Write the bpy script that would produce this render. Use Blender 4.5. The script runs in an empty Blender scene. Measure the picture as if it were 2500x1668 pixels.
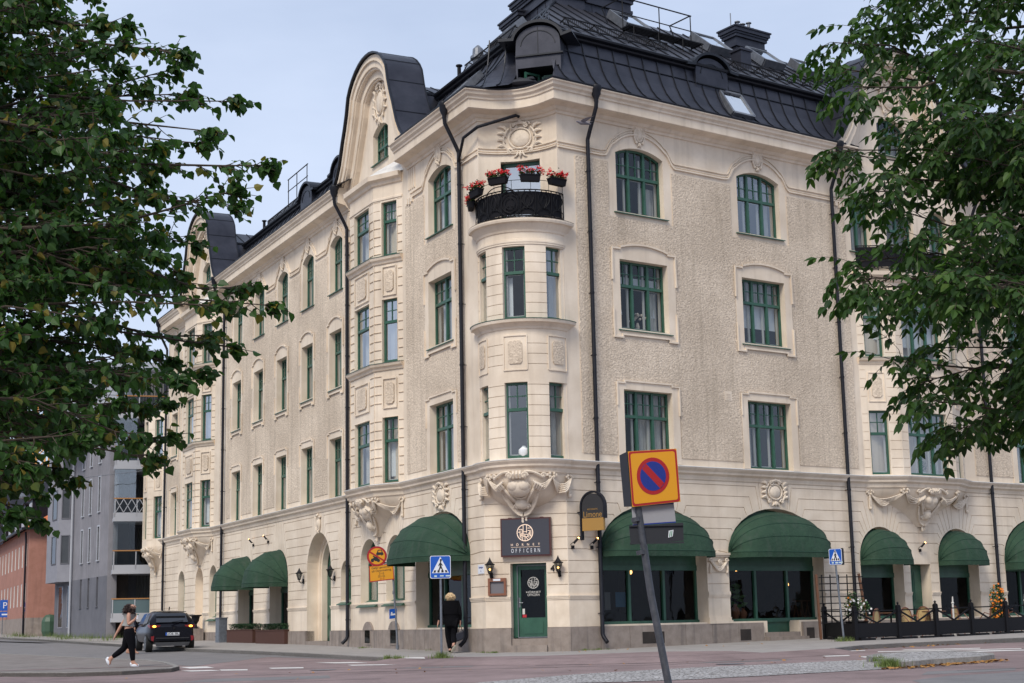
import bpy, math, random
from mathutils import Vector as V
import numpy as np
pi = math.pi; rad = math.radians; sin = math.sin; cos = math.cos
random.seed(7)
S = bpy.context.scene; COL = S.collection

# ---------------------------------------------------------------- camera
cam = bpy.data.objects.new('camera', bpy.data.cameras.new('camera')); COL.objects.link(cam); S.camera = cam
cam.data.sensor_width = 36.0; cam.data.lens = 3774.5*36/2500; cam.data.clip_start = .1; cam.data.clip_end = 2000
cam.rotation_mode = 'XYZ'
from mathutils import Matrix
cam.matrix_world = Matrix.Rotation(rad(90+10.29), 4, 'X') @ Matrix.Rotation(rad(1.198), 4, 'Z').inverted()
# ---------------------------------------------------------------- sky, sun, exposure
W = bpy.data.worlds.new('World'); S.world = W; W.use_nodes = True
nt = W.node_tree; N = nt.nodes; Lk = nt.links
bg = N['Background']; bg.inputs['Strength'].default_value = .13
sky = N.new('ShaderNodeTexSky'); sky.sky_type = 'NISHITA'; sky.sun_disc = False
SUN_EL, SUN_AZ = 46, 205     # azimuth clockwise from +Y
sky.sun_elevation = rad(SUN_EL); sky.sun_rotation = rad(SUN_AZ); sky.dust_density = 4; sky.air_density = 1.2
tc = N.new('ShaderNodeTexCoord'); mp = N.new('ShaderNodeMapping'); mp.inputs['Scale'].default_value = (1, 1, 3.2)
ns = N.new('ShaderNodeTexNoise'); ns.inputs['Scale'].default_value = 1.5; ns.inputs['Detail'].default_value = 6; ns.inputs['Roughness'].default_value = .55
cr = N.new('ShaderNodeValToRGB')
cr.color_ramp.elements[0].position = .3; cr.color_ramp.elements[0].color = (2.75, 3.4, 4.75, 1)
cr.color_ramp.elements[1].position = .75; cr.color_ramp.elements[1].color = (4.9, 5.55, 6.9, 1)
mx = N.new('ShaderNodeMixRGB'); mx.inputs[0].default_value = .88
Lk.new(tc.outputs['Generated'], mp.inputs[0]); Lk.new(mp.outputs[0], ns.inputs['Vector']); Lk.new(ns.outputs['Fac'], cr.inputs[0])
Lk.new(sky.outputs[0], mx.inputs[1]); Lk.new(cr.outputs[0], mx.inputs[2]); Lk.new(mx.outputs[0], bg.inputs[0])
sl = bpy.data.lights.new('sun', 'SUN'); sl.energy = 2.0; sl.angle = rad(20); sl.color = (1, .93, .82)
so_ = bpy.data.objects.new('sun', sl); COL.objects.link(so_)
sd = V((sin(rad(SUN_AZ))*cos(rad(SUN_EL)), cos(rad(SUN_AZ))*cos(rad(SUN_EL)), sin(rad(SUN_EL))))
so_.rotation_euler = sd.to_track_quat('Z', 'Y').to_euler(); so_.location = (0, -20, 30)
S.view_settings.view_transform = 'Standard'; S.view_settings.look = 'None'; S.view_settings.exposure = .32; S.view_settings.gamma = 1
S.cycles.max_bounces = 5; S.cycles.diffuse_bounces = 3; S.cycles.transparent_max_bounces = 12
S.cycles.use_denoising = True

# ---------------------------------------------------------------- materials
def pm(name, c1, c2=None, sc=6, rough=.7, bump=0, bs=60, metal=0, spec=.5, streak=0, streakc=None, detail=4, emit=None, es=1, bdist=.02, patch=0):
    m = bpy.data.materials.new(name); m.use_nodes = True
    t = m.node_tree; n = t.nodes; l = t.links; b = n['Principled BSDF']
    b.inputs['Roughness'].default_value = rough; b.inputs['Metallic'].default_value = metal
    b.inputs['Specular IOR Level'].default_value = spec
    b.inputs['Base Color'].default_value = (*c1, 1)
    co = n.new('ShaderNodeTexCoord')
    if c2:
        x = n.new('ShaderNodeTexNoise'); x.inputs['Scale'].default_value = sc; x.inputs['Detail'].default_value = detail; x.inputs['Roughness'].default_value = .65
        l.new(co.outputs['Object'], x.inputs['Vector'])
        r = n.new('ShaderNodeValToRGB'); r.color_ramp.elements[0].position = .32; r.color_ramp.elements[1].position = .68
        r.color_ramp.elements[0].color = (*c1, 1); r.color_ramp.elements[1].color = (*c2, 1)
        l.new(x.outputs['Fac'], r.inputs[0]); out = r.outputs[0]
        if streak:
            mpp = n.new('ShaderNodeMapping'); mpp.inputs['Scale'].default_value = (3, 3, .22)
            y = n.new('ShaderNodeTexNoise'); y.inputs['Scale'].default_value = 1.5; y.inputs['Detail'].default_value = 5
            l.new(co.outputs['Object'], mpp.inputs[0]); l.new(mpp.outputs[0], y.inputs['Vector'])
            rr = n.new('ShaderNodeValToRGB'); rr.color_ramp.elements[0].position = .52; rr.color_ramp.elements[1].position = .75
            rr.color_ramp.elements[0].color = (0, 0, 0, 1); rr.color_ramp.elements[1].color = (streak,)*3+(1,)
            l.new(y.outputs['Fac'], rr.inputs[0])
            mm = n.new('ShaderNodeMixRGB'); mm.inputs[2].default_value = (*(streakc or tuple(v*.55 for v in c1)), 1)
            l.new(rr.outputs[0], mm.inputs[0]); l.new(out, mm.inputs[1]); out = mm.outputs[0]
        if patch:       # large soft patches of weathering
            y = n.new('ShaderNodeTexNoise'); y.inputs['Scale'].default_value = .33; y.inputs['Detail'].default_value = 7; y.inputs['Roughness'].default_value = .62; l.new(co.outputs['Object'], y.inputs['Vector'])
            rr = n.new('ShaderNodeValToRGB'); rr.color_ramp.elements[0].position = .38; rr.color_ramp.elements[1].position = .62; g_ = 1-patch
            rr.color_ramp.elements[0].color = (g_, g_*.985, g_*.97, 1); rr.color_ramp.elements[1].color = (1, 1, 1, 1); l.new(y.outputs['Fac'], rr.inputs[0])
            mm = n.new('ShaderNodeMixRGB'); mm.blend_type = 'MULTIPLY'; mm.inputs[0].default_value = 1; l.new(out, mm.inputs[1]); l.new(rr.outputs[0], mm.inputs[2]); out = mm.outputs[0]
        l.new(out, b.inputs['Base Color'])
    if bump:
        z = n.new('ShaderNodeTexNoise'); z.inputs['Scale'].default_value = bs; z.inputs['Detail'].default_value = 3
        l.new(co.outputs['Object'], z.inputs['Vector'])
        bb = n.new('ShaderNodeBump'); bb.inputs['Strength'].default_value = bump; bb.inputs['Distance'].default_value = bdist
        l.new(z.outputs['Fac'], bb.inputs['Height']); l.new(bb.outputs[0], b.inputs['Normal'])
    if emit:
        b.inputs['Emission Color'].default_value = (*emit, 1); b.inputs['Emission Strength'].default_value = es
    return m
def vorn(m, sc, c_edge, thr=.06, feature='DISTANCE_TO_EDGE', bump=.5, stretch=(1, 1, 1)):
    # stones with dark joints between them
    n = m.node_tree.nodes; l = m.node_tree.links; b = n['Principled BSDF']
    co = n.new('ShaderNodeTexCoord'); mp_ = n.new('ShaderNodeMapping'); mp_.inputs['Scale'].default_value = stretch
    v = n.new('ShaderNodeTexVoronoi'); v.feature = feature; v.inputs['Scale'].default_value = sc
    l.new(co.outputs['Object'], mp_.inputs[0]); l.new(mp_.outputs[0], v.inputs['Vector'])
    v2 = n.new('ShaderNodeTexVoronoi'); v2.inputs['Scale'].default_value = sc; l.new(mp_.outputs[0], v2.inputs['Vector'])
    r = n.new('ShaderNodeValToRGB'); r.color_ramp.elements[0].position = thr*.6; r.color_ramp.elements[1].position = thr*1.6
    l.new(v.outputs['Distance'], r.inputs[0])
    mixc = n.new('ShaderNodeMixRGB'); mixc.inputs[1].default_value = (*c_edge, 1)
    src = b.inputs['Base Color'].links[0].from_socket if b.inputs['Base Color'].links else None
    hsv = n.new('ShaderNodeMixRGB'); hsv.blend_type = 'MULTIPLY'; hsv.inputs[0].default_value = .45
    if src: l.new(src, hsv.inputs[1])
    else: hsv.inputs[1].default_value = b.inputs['Base Color'].default_value
    bw = n.new('ShaderNodeRGBToBW'); l.new(v2.outputs['Color'], bw.inputs[0]); 
    ad = n.new('ShaderNodeMath'); ad.operation = 'ADD'; ad.inputs[1].default_value = .45; l.new(bw.outputs[0], ad.inputs[0]); l.new(ad.outputs[0], hsv.inputs[2])
    l.new(r.outputs[0], mixc.inputs[0]); l.new(hsv.outputs[0], mixc.inputs[2]); l.new(mixc.outputs[0], b.inputs['Base Color'])
    bb = n.new('ShaderNodeBump'); bb.inputs['Strength'].default_value = bump; bb.inputs['Distance'].default_value = .03
    l.new(r.outputs[0], bb.inputs['Height']); l.new(bb.outputs[0], b.inputs['Normal'])
    return m
M = {}
M['cream'] = pm('cream_render', (.79, .665, .52), (.875, .755, .61), 1.3, .85, .25, 25, streak=.36, streakc=(.50, .415, .325), patch=.18, bdist=.006)
M['stucco'] = pm('rough_stucco', (.56, .458, .35), (.90, .76, .60), 15, .95, .75, 19, streak=.5, streakc=(.44, .36, .27), patch=.22, detail=9, bdist=.05)
M['orn'] = pm('stone_ornament', (.64, .54, .425), (.79, .68, .55), 9, .8, .4, 40, bdist=.01)
M['flash'] = pm('pale_flashing', (.62, .60, .57), (.72, .70, .66), 5, .5)
M['granite'] = pm('plinth_granite', (.23, .185, .155), (.34, .285, .245), 3, .8, .5, 90, streak=.6, streakc=(.09, .08, .075), detail=9)
M['green'] = pm('green_paint', (.022, .082, .052), (.034, .112, .072), 4, .4)
M['white'] = pm('white_paint', (.62, .60, .56), None, rough=.5)
M['roof'] = pm('dark_roof_metal', (.026, .028, .040), (.05, .052, .068), 1.2, .46, .2, 3, metal=.4, spec=.4)
M['roofup'] = pm('upper_roof_sheen', (.045, .045, .056), (.075, .074, .088), 1.2, .4, .2, 3, metal=.45, spec=.5)  # lighter than the mansard metal: grazing sky sheen put into the colour
M['seam'] = pm('roof_seam', (.010, .012, .018), None, rough=.45, metal=.3)
M['pipe'] = pm('black_pipe', (.007, .008, .013), (.014, .015, .021), 4, .5, spec=.25)
M['iron'] = pm('black_iron', (.006, .006, .008), None, rough=.6, spec=.25)
M['ironpanel'] = pm('balcony_sheet', (.009, .009, .012), None, rough=.8, spec=.2)
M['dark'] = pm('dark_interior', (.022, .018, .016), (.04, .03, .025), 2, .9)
M['cloth'] = pm('curtain_cloth', (.48, .46, .42), (.62, .60, .56), 3, .9)
M['blind'] = pm('blind_and_skyglare', (.74, .76, .78), None, rough=.8)  # also used for the white sky reflections put into some panes as colour
M['awn'] = pm('green_canvas', (.012, .040, .021), (.022, .062, .033), 1.1, .85, .8, 6, streak=.55, streakc=(.045, .065, .05), bdist=.04)
M['awnd'] = pm('green_canvas_seam', (.012, .05, .028), None, rough=.8)
M['wood'] = pm('brown_wood', (.10, .042, .02), (.16, .07, .035), 8, .6)
M['steel'] = pm('grey_steel', (.16, .17, .19), (.24, .25, .27), 5, .45, metal=.6)
M['steelg'] = pm('galvanised_pole', (.13, .145, .17), (.2, .22, .25), 9, .5, metal=.3)
M['lampglow'] = pm('lamp_glow', (1, .6, .25), emit=(1, .5, .15), es=6)
M['lampsoft'] = pm('lantern_glow', (1, .7, .35), emit=(1, .55, .2), es=1.5)
M['cobble'] = vorn(pm('granite_setts', (.36, .35, .35), (.50, .485, .48), 3, .8, 0), 9, (.14, .13, .12), .09)
M['asph'] = pm('grey_asphalt', (.155, .148, .15), (.21, .20, .20), 1.1, .9, .5, 250, detail=9)
M['redasph'] = pm('reddish_asphalt', (.165, .12, .117), (.30, .222, .217), .55, .9, .5, 300, detail=10, streak=.3, streakc=(.17, .12, .115))
M['pave'] = pm('pavement_slab', (.27, .25, .235), (.35, .325, .305), 1.6, .85, .3, 120, detail=8)
M['oldpave'] = pm('worn_paving', (.15, .13, .12), (.23, .205, .19), 1.4, .9, .4, 60, detail=9)
M['kerb'] = pm('kerb_granite', (.19, .18, .165), (.30, .285, .265), 12, .85, .6, 80)
M['paint'] = pm('road_paint', (.72, .70, .67), (.58, .56, .54), 9, .7)
M['leafL'] = None; M['leafR'] = None
M['bark'] = pm('bark', (.035, .025, .018), (.07, .05, .035), 12, .9, .6, 30)
M['grass'] = pm('grass_blade', (.09, .15, .03), (.16, .20, .05), 5, .8)
def leafmat(name, a, b, dry, rough=.46):
    m = bpy.data.materials.new(name); m.use_nodes = True; n = m.node_tree.nodes; l = m.node_tree.links
    p = n['Principled BSDF']; g = n.new('ShaderNodeNewGeometry')
    r = n.new('ShaderNodeValToRGB'); e = r.color_ramp.elements; e[0].color = (*a, 1); e[1].color = (*b, 1); e[1].position = .9
    k = e.new(.992); k.color = (*dry, 1)
    l.new(g.outputs['Random Per Island'], r.inputs[0]); l.new(r.outputs[0], p.inputs['Base Color'])
    p.inputs['Roughness'].default_value = rough; p.inputs['Specular IOR Level'].default_value = .28
    tr = n.new('ShaderNodeBsdfTranslucent'); hs = n.new('ShaderNodeMixRGB'); hs.blend_type = 'MULTIPLY'; hs.inputs[0].default_value = 1
    hs.inputs[2].default_value = (1.5, 1.9, .7, 1); l.new(r.outputs[0], hs.inputs[1]); l.new(hs.outputs[0], tr.inputs[0])
    ms = n.new('ShaderNodeMixShader'); ms.inputs[0].default_value = .3
    l.new(p.outputs[0], ms.inputs[1]); l.new(tr.outputs[0], ms.inputs[2]); l.new(ms.outputs[0], n['Material Output'].inputs[0])
    return m
M['leafL'] = leafmat('lime_leaf', (.018, .050, .014), (.058, .125, .030), (.20, .15, .03))
M['leafR'] = leafmat('ash_leaf', (.016, .040, .012), (.050, .105, .022), (.09, .15, .03))
def glassmat(name, tint=(.82, .85, .85), refl=1.45, extra=.04):
    m = bpy.data.materials.new(name); m.use_nodes = True; n = m.node_tree.nodes; l = m.node_tree.links
    n.remove(n['Principled BSDF'])
    t = n.new('ShaderNodeBsdfTransparent'); t.inputs[0].default_value = (*tint, 1)
    g = n.new('ShaderNodeBsdfGlossy'); g.inputs['Roughness'].default_value = .02; g.inputs[0].default_value = (.9, .93, .95, 1)
    f0 = n.new('ShaderNodeLayerWeight'); f0.inputs[0].default_value = .5; f = n.new('ShaderNodeMath'); f.operation = 'POWER'; f.inputs[1].default_value = refl; l.new(f0.outputs['Facing'], f.inputs[0])
    a = n.new('ShaderNodeMath'); a.inputs[1].default_value = extra; l.new(f.outputs[0], a.inputs[0])
    oi = n.new('ShaderNodeObjectInfo'); pw = n.new('ShaderNodeMath'); pw.operation = 'POWER'; pw.inputs[1].default_value = 2.5; l.new(oi.outputs['Random'], pw.inputs[0]); ml = n.new('ShaderNodeMath'); ml.operation = 'MULTIPLY_ADD'; ml.inputs[1].default_value = .22 if name == 'window_glass' else .02; l.new(pw.outputs[0], ml.inputs[0]); l.new(a.outputs[0], ml.inputs[2]); a = ml
    x = n.new('ShaderNodeMixShader'); l.new(a.outputs[0], x.inputs[0]); l.new(t.outputs[0], x.inputs[1]); l.new(g.outputs[0], x.inputs[2])
    # old window glass is never quite flat
    co = n.new('ShaderNodeTexCoord'); z = n.new('ShaderNodeTexNoise'); z.inputs['Scale'].default_value = 1.6; l.new(co.outputs['Object'], z.inputs['Vector'])
    bb = n.new('ShaderNodeBump'); bb.inputs['Strength'].default_value = .12; bb.inputs['Distance'].default_value = .05; l.new(z.outputs['Fac'], bb.inputs['Height'])
    l.new(bb.outputs[0], g.inputs['Normal'])
    l.new(x.outputs[0], n['Material Output'].inputs[0]); return m
M['glass'] = glassmat('window_glass', refl=3.6)
M['glassm'] = glassmat('reflective_glass', (.7, .72, .73), 3, .5)
M['glassd'] = glassmat('shop_glass', (.5, .52, .52), 5.5, .012)
def col(name, c, rough=.5, **k): 
    if name not in M: M[name] = pm(name, c, None, rough=rough, **k)
    return M[name]

# ---------------------------------------------------------------- mesh building
class Fr:
    """a vertical plane of the place: s metres along d, o metres out along n, z up"""
    def __init__(s, o, d, n): s.o = V((o[0], o[1], 0)); s.d = V((d[0], d[1], 0)).normalized(); s.n = V((n[0], n[1], 0)).normalized()
    def P(s, a, o, z): return s.o + s.d*a + s.n*o + V((0, 0, z))
class Loc:
    def P(s, a, o, z): return V((a, -o, z))      # local axes: s = x, o = towards -y
LOC = Loc()
class MB:
    def __init__(s): s.v = []; s.f = []; s.m = []
    def add(s, vs, fs, mi=0):
        b = len(s.v); s.v += [tuple(v) for v in vs]; s.f += [tuple(b+i for i in f) for f in fs]; s.m += [mi]*len(fs); return s
    def box(s, F, s0, s1, o0, o1, z0, z1, mi=0):
        return s.add([F.P(a, o, z) for a in (s0, s1) for o in (o0, o1) for z in (z0, z1)], [(0,1,3,2),(4,6,7,5),(0,4,5,1),(2,3,7,6),(0,2,6,4),(1,5,7,3)], mi)
    def bar(s, a, b, w, h=None, mi=0, up=V((0, 0, 1))):
        a = V(a); b = V(b); d = (b-a); h = h or w
        if d.length < 1e-6: return s
        x = d.cross(up)
        if x.length < 1e-6: x = d.cross(V((0, 1, 0)))
        x = x.normalized()*w/2; y = x.cross(d).normalized()*h/2
        return s.add([a-x-y, a+x-y, a+x+y, a-x+y, b-x-y, b+x-y, b+x+y, b-x+y], [(0,3,2,1),(4,5,6,7),(0,1,5,4),(1,2,6,5),(2,3,7,6),(3,0,4,7)], mi)
    def tube(s, pts, r, seg=8, mi=0, cap=True, r2=None):
        pts = [V(p) for p in pts]; n = len(pts); rs = r if isinstance(r, (list, tuple)) else [r+(0 if r2 is None else (r2-r)*i/(n-1)) for i in range(n)]
        vs = []; prev = None
        for i, p in enumerate(pts):
            d = (pts[min(i+1, n-1)]-pts[max(i-1, 0)])
            d = d.normalized() if d.length > 1e-9 else V((0, 0, 1))
            x = (prev - d*prev.dot(d)) if prev is not None else d.cross(V((0, 0, 1)))
            if x.length < 1e-4: x = d.cross(V((0, 1, 0)))
            x.normalize(); prev = x; y = d.cross(x)
            vs += [p + (x*cos(2*pi*k/seg)+y*sin(2*pi*k/seg))*rs[i] for k in range(seg)]
        fs = [(i*seg+k, i*seg+(k+1) % seg, (i+1)*seg+(k+1) % seg, (i+1)*seg+k) for i in range(n-1) for k in range(seg)]
        if cap: fs += [tuple(range(seg))[::-1], tuple((n-1)*seg+k for k in range(seg))]
        return s.add(vs, fs, mi)
    def lathe(s, c, prof, seg=16, a0=0, a1=2*pi, mi=0):
        c = V(c); full = abs(a1-a0-2*pi) < 1e-6; k = seg if full else seg+1
        vs = [c+V((r*cos(a0+(a1-a0)*j/seg), r*sin(a0+(a1-a0)*j/seg), z)) for r, z in prof for j in range(k)]
        fs = [(i*k+j, i*k+(j+1) % k, (i+1)*k+(j+1) % k, (i+1)*k+j) for i in range(len(prof)-1) for j in range(seg)]
        return s.add(vs, fs, mi)
    def ball(s, c, r, seg=8, rings=5, mi=0, ax=None):
        c = V(c); rx, ry, rz = r if isinstance(r, (tuple, list)) else (r, r, r)
        ax = ax or (V((1, 0, 0)), V((0, 1, 0)), V((0, 0, 1)))
        vs = []
        for i in range(rings+1):
            t = pi*i/rings
            for j in range(seg): vs.append(c+ax[0]*(rx*sin(t)*cos(2*pi*j/seg))+ax[1]*(ry*sin(t)*sin(2*pi*j/seg))+ax[2]*(rz*cos(t)))
        return s.add(vs, [(i*seg+j, i*seg+(j+1) % seg, (i+1)*seg+(j+1) % seg, (i+1)*seg+j) for i in range(rings) for j in range(seg)], mi)
    def sweep(s, path, prof, mi=0, caps=True):
        """path [(x,y)] walked so that outside is on its right; prof [(out,z)]"""
        k = len(prof); vs = []
        for p, nn in zip(path, mitres(path)):
            vs += [V((p[0]+nn[0]*o, p[1]+nn[1]*o, z)) for o, z in prof]
        n = len(path)
        fs = [(i*k+j, (i+1)*k+j, (i+1)*k+j+1, i*k+j+1) for i in range(n-1) for j in range(k-1)]
        if caps: fs += [tuple(range(k)), tuple(range((n-1)*k, n*k))[::-1]]
        return s.add(vs, fs, mi)
    def strip(s, F, pts, w, o0, o1, mi=0):
        """a raised fillet of width w along (s,z) points of plane F"""
        L, R = offset2(pts, w/2); n = len(pts)
        vs = [F.P(a, o0, z) for a, z in L]+[F.P(a, o1, z) for a, z in L]+[F.P(a, o1, z) for a, z in R]+[F.P(a, o0, z) for a, z in R]
        fs = [(q*n+i, q*n+i+1, (q+1)*n+i+1, (q+1)*n+i) for q in range(3) for i in range(n-1)]+[(0, n, 2*n, 3*n), (n-1, 2*n-1, 3*n-1, 4*n-1)]
        return s.add(vs, fs, mi)
    def panel(s, F, outer, holes=(), o0=0, o1=.1, mi=0):
        cu = bpy.data.curves.new('t', 'CURVE'); cu.dimensions = '2D'; cu.fill_mode = 'BOTH'; cu.extrude = .5
        for lp in [outer]+list(holes):
            sp = cu.splines.new('POLY'); sp.points.add(len(lp)-1); sp.use_cyclic_u = True
            for q, (a, z) in zip(sp.points, lp): q.co = (a, z, 0, 1)
        ob = bpy.data.objects.new('t', cu); me = bpy.data.meshes.new_from_object(ob)
        vs = [F.P(v.co.x, o1 if v.co.z > 0 else o0, v.co.y) for v in me.vertices]
        s.add(vs, [tuple(p.vertices) for p in me.polygons], mi)
        bpy.data.objects.remove(ob); bpy.data.curves.remove(cu); bpy.data.meshes.remove(me); return s
    def text(s, F, txt, a, z, size, o, mi=0, dr=1, align='CENTER', depth=.004, sx=1, rot=0):
        cu = bpy.data.curves.new('t', 'FONT'); cu.body = txt; cu.size = size; cu.align_x = align; cu.align_y = 'CENTER'; cu.extrude = depth/2
        ob = bpy.data.objects.new('t', cu); me = bpy.data.meshes.new_from_object(ob)
        cr_, sr_ = cos(rot), sin(rot)
        vs = [F.P(a+dr*(v.co.x*sx*cr_-v.co.y*sr_), o+v.co.z, z+v.co.x*sx*sr_+v.co.y*cr_) for v in me.vertices]
        s.add(vs, [tuple(p.vertices) for p in me.polygons], mi)
        bpy.data.objects.remove(ob); bpy.data.curves.remove(cu); bpy.data.meshes.remove(me); return s
    def build(s, name, mats, parent=None, smooth=False):
        me = bpy.data.meshes.new(name); off = V((0, 0, 0)); p = parent
        while p is not None: off += p.location; p = p.parent
        me.from_pydata([tuple(V(v)-off) for v in s.v] if off.length > 0 else s.v, [], s.f)
        for m in (mats if isinstance(mats, (list, tuple)) else [mats]): me.materials.append(M[m] if isinstance(m, str) else m)
        if len(me.materials) > 1: me.polygons.foreach_set('material_index', s.m)
        if smooth:
            me.polygons.foreach_set('use_smooth', [True]*len(me.polygons)); me.set_sharp_from_angle(angle=rad(40))
        me.update(); o = bpy.data.objects.new(name, me); COL.objects.link(o); o.parent = parent; return o
def mitres(path):
    n = len(path); out = []
    def nr(a, b):
        dx, dy = b[0]-a[0], b[1]-a[1]; L = math.hypot(dx, dy) or 1; return (dy/L, -dx/L)
    for i in range(n):
        a = nr(path[i-1], path[i]) if i > 0 else None; b = nr(path[i], path[i+1]) if i < n-1 else None
        a = a or b; b = b or a
        k = 1+a[0]*b[0]+a[1]*b[1]; k = max(k, .25); out.append(((a[0]+b[0])/k, (a[1]+b[1])/k))
    return out
def offset2(pts, w):
    n = len(pts); m = mitres(pts)
    return [(p[0]+q[0]*w, p[1]+q[1]*w) for p, q in zip(pts, m)], [(p[0]-q[0]*w, p[1]-q[1]*w) for p, q in zip(pts, m)]
def slot(pts, w=.022):
    L, R = offset2(pts, w/2); return L+R[::-1]
def tag(o, label=None, cat=None, group=None, kind=None):
    if label: o['label'] = label
    if cat: o['category'] = cat
    if group: o['group'] = group
    if kind: o['kind'] = kind
    return o
def thing(name, loc, label, cat, group=None, rz=0):
    o = bpy.data.objects.new(name, None); COL.objects.link(o); o.location = loc; o.rotation_euler = (0, 0, rz); o.empty_display_size = .3
    return tag(o, label, cat, group)
def copy_tree(o, parent=None):
    c = o.copy(); COL.objects.link(c); c.parent = parent
    for ch in list(o.children): copy_tree(ch, c)
    return c
def arc(cx, cz, a, b, t0, t1, n):
    return [(cx+a*cos(t0+(t1-t0)*i/n), cz+b*sin(t0+(t1-t0)*i/n)) for i in range(n+1)]
def gz(x, y): return -.85+.00726*(x-.3)+.0153*(y-45.3)

# ---------------------------------------------------------------- the planes of the place
PL = (-.924, 45.640); PR = (1.484, 45.0)
dL = (sin(rad(-26.337)), cos(rad(-26.337))); dR = (sin(rad(54.569)), cos(rad(54.569)))
FL = Fr(PL, dL, (-dL[1], dL[0])); FR = Fr(PR, dR, (dR[1], -dR[0]))
cd = (PR[0]-PL[0], PR[1]-PL[1]); FC = Fr(PL, cd, (cd[1], -cd[0])); CW = math.hypot(*cd)
C0 = (.43, 45.9); AX = math.atan2(-.9698, -.2439)      # centre and axis of the round corner oriel
def lp(s, o=0): p = FL.P(s, o, 0); return (p.x, p.y)
def rp(s, o=0): p = FR.P(s, o, 0); return (p.x, p.y)
def cyl(t, r): return (C0[0]+r*cos(AX+t), C0[1]+r*sin(AX+t))       # t > 0 towards the right
# ================================================================ THE CORNER BUILDING
B = thing('corner_building', (PR[0], PR[1], gz(*PR)), 'cream corner apartment house with dark mansard roof, curved gables and round corner oriel', 'building')
def aop(s0, s1, zb, zs, top, n=16, door=None):       # arched opening, with a deeper door part if wanted
    c = (s0+s1)/2; a = (s1-s0)/2
    return [(s0, zb)]+[(c-a*cos(pi*i/n), zs+(top-zs)*sin(pi*i/n)) for i in range(n+1)]+[(s1, zb)]+([(door[1], zb), (door[1], -.64), (door[0], -.64), (door[0], zb)] if door else [])
def rop(s0, s1, z0, z1): return [(s0, z0), (s0, z1), (s1, z1), (s1, z0)]
def seg(s0, s1, zs, top, n=10):           # shallow segment arch from s0 to s1
    h = top-zs; c = (s0+s1)/2; a = (s1-s0)/2; r = (a*a+h*h)/(2*h); t = math.asin(a/r)
    return [(c+r*sin(-t+2*t*i/n), zs-(r-h)+r*cos(-t+2*t*i/n)) for i in range(n+1)]
def sop(s0, s1, z0, zs, top): return [(s0, z0)]+seg(s0, s1, zs, top)+[(s1, z0)]

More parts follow.
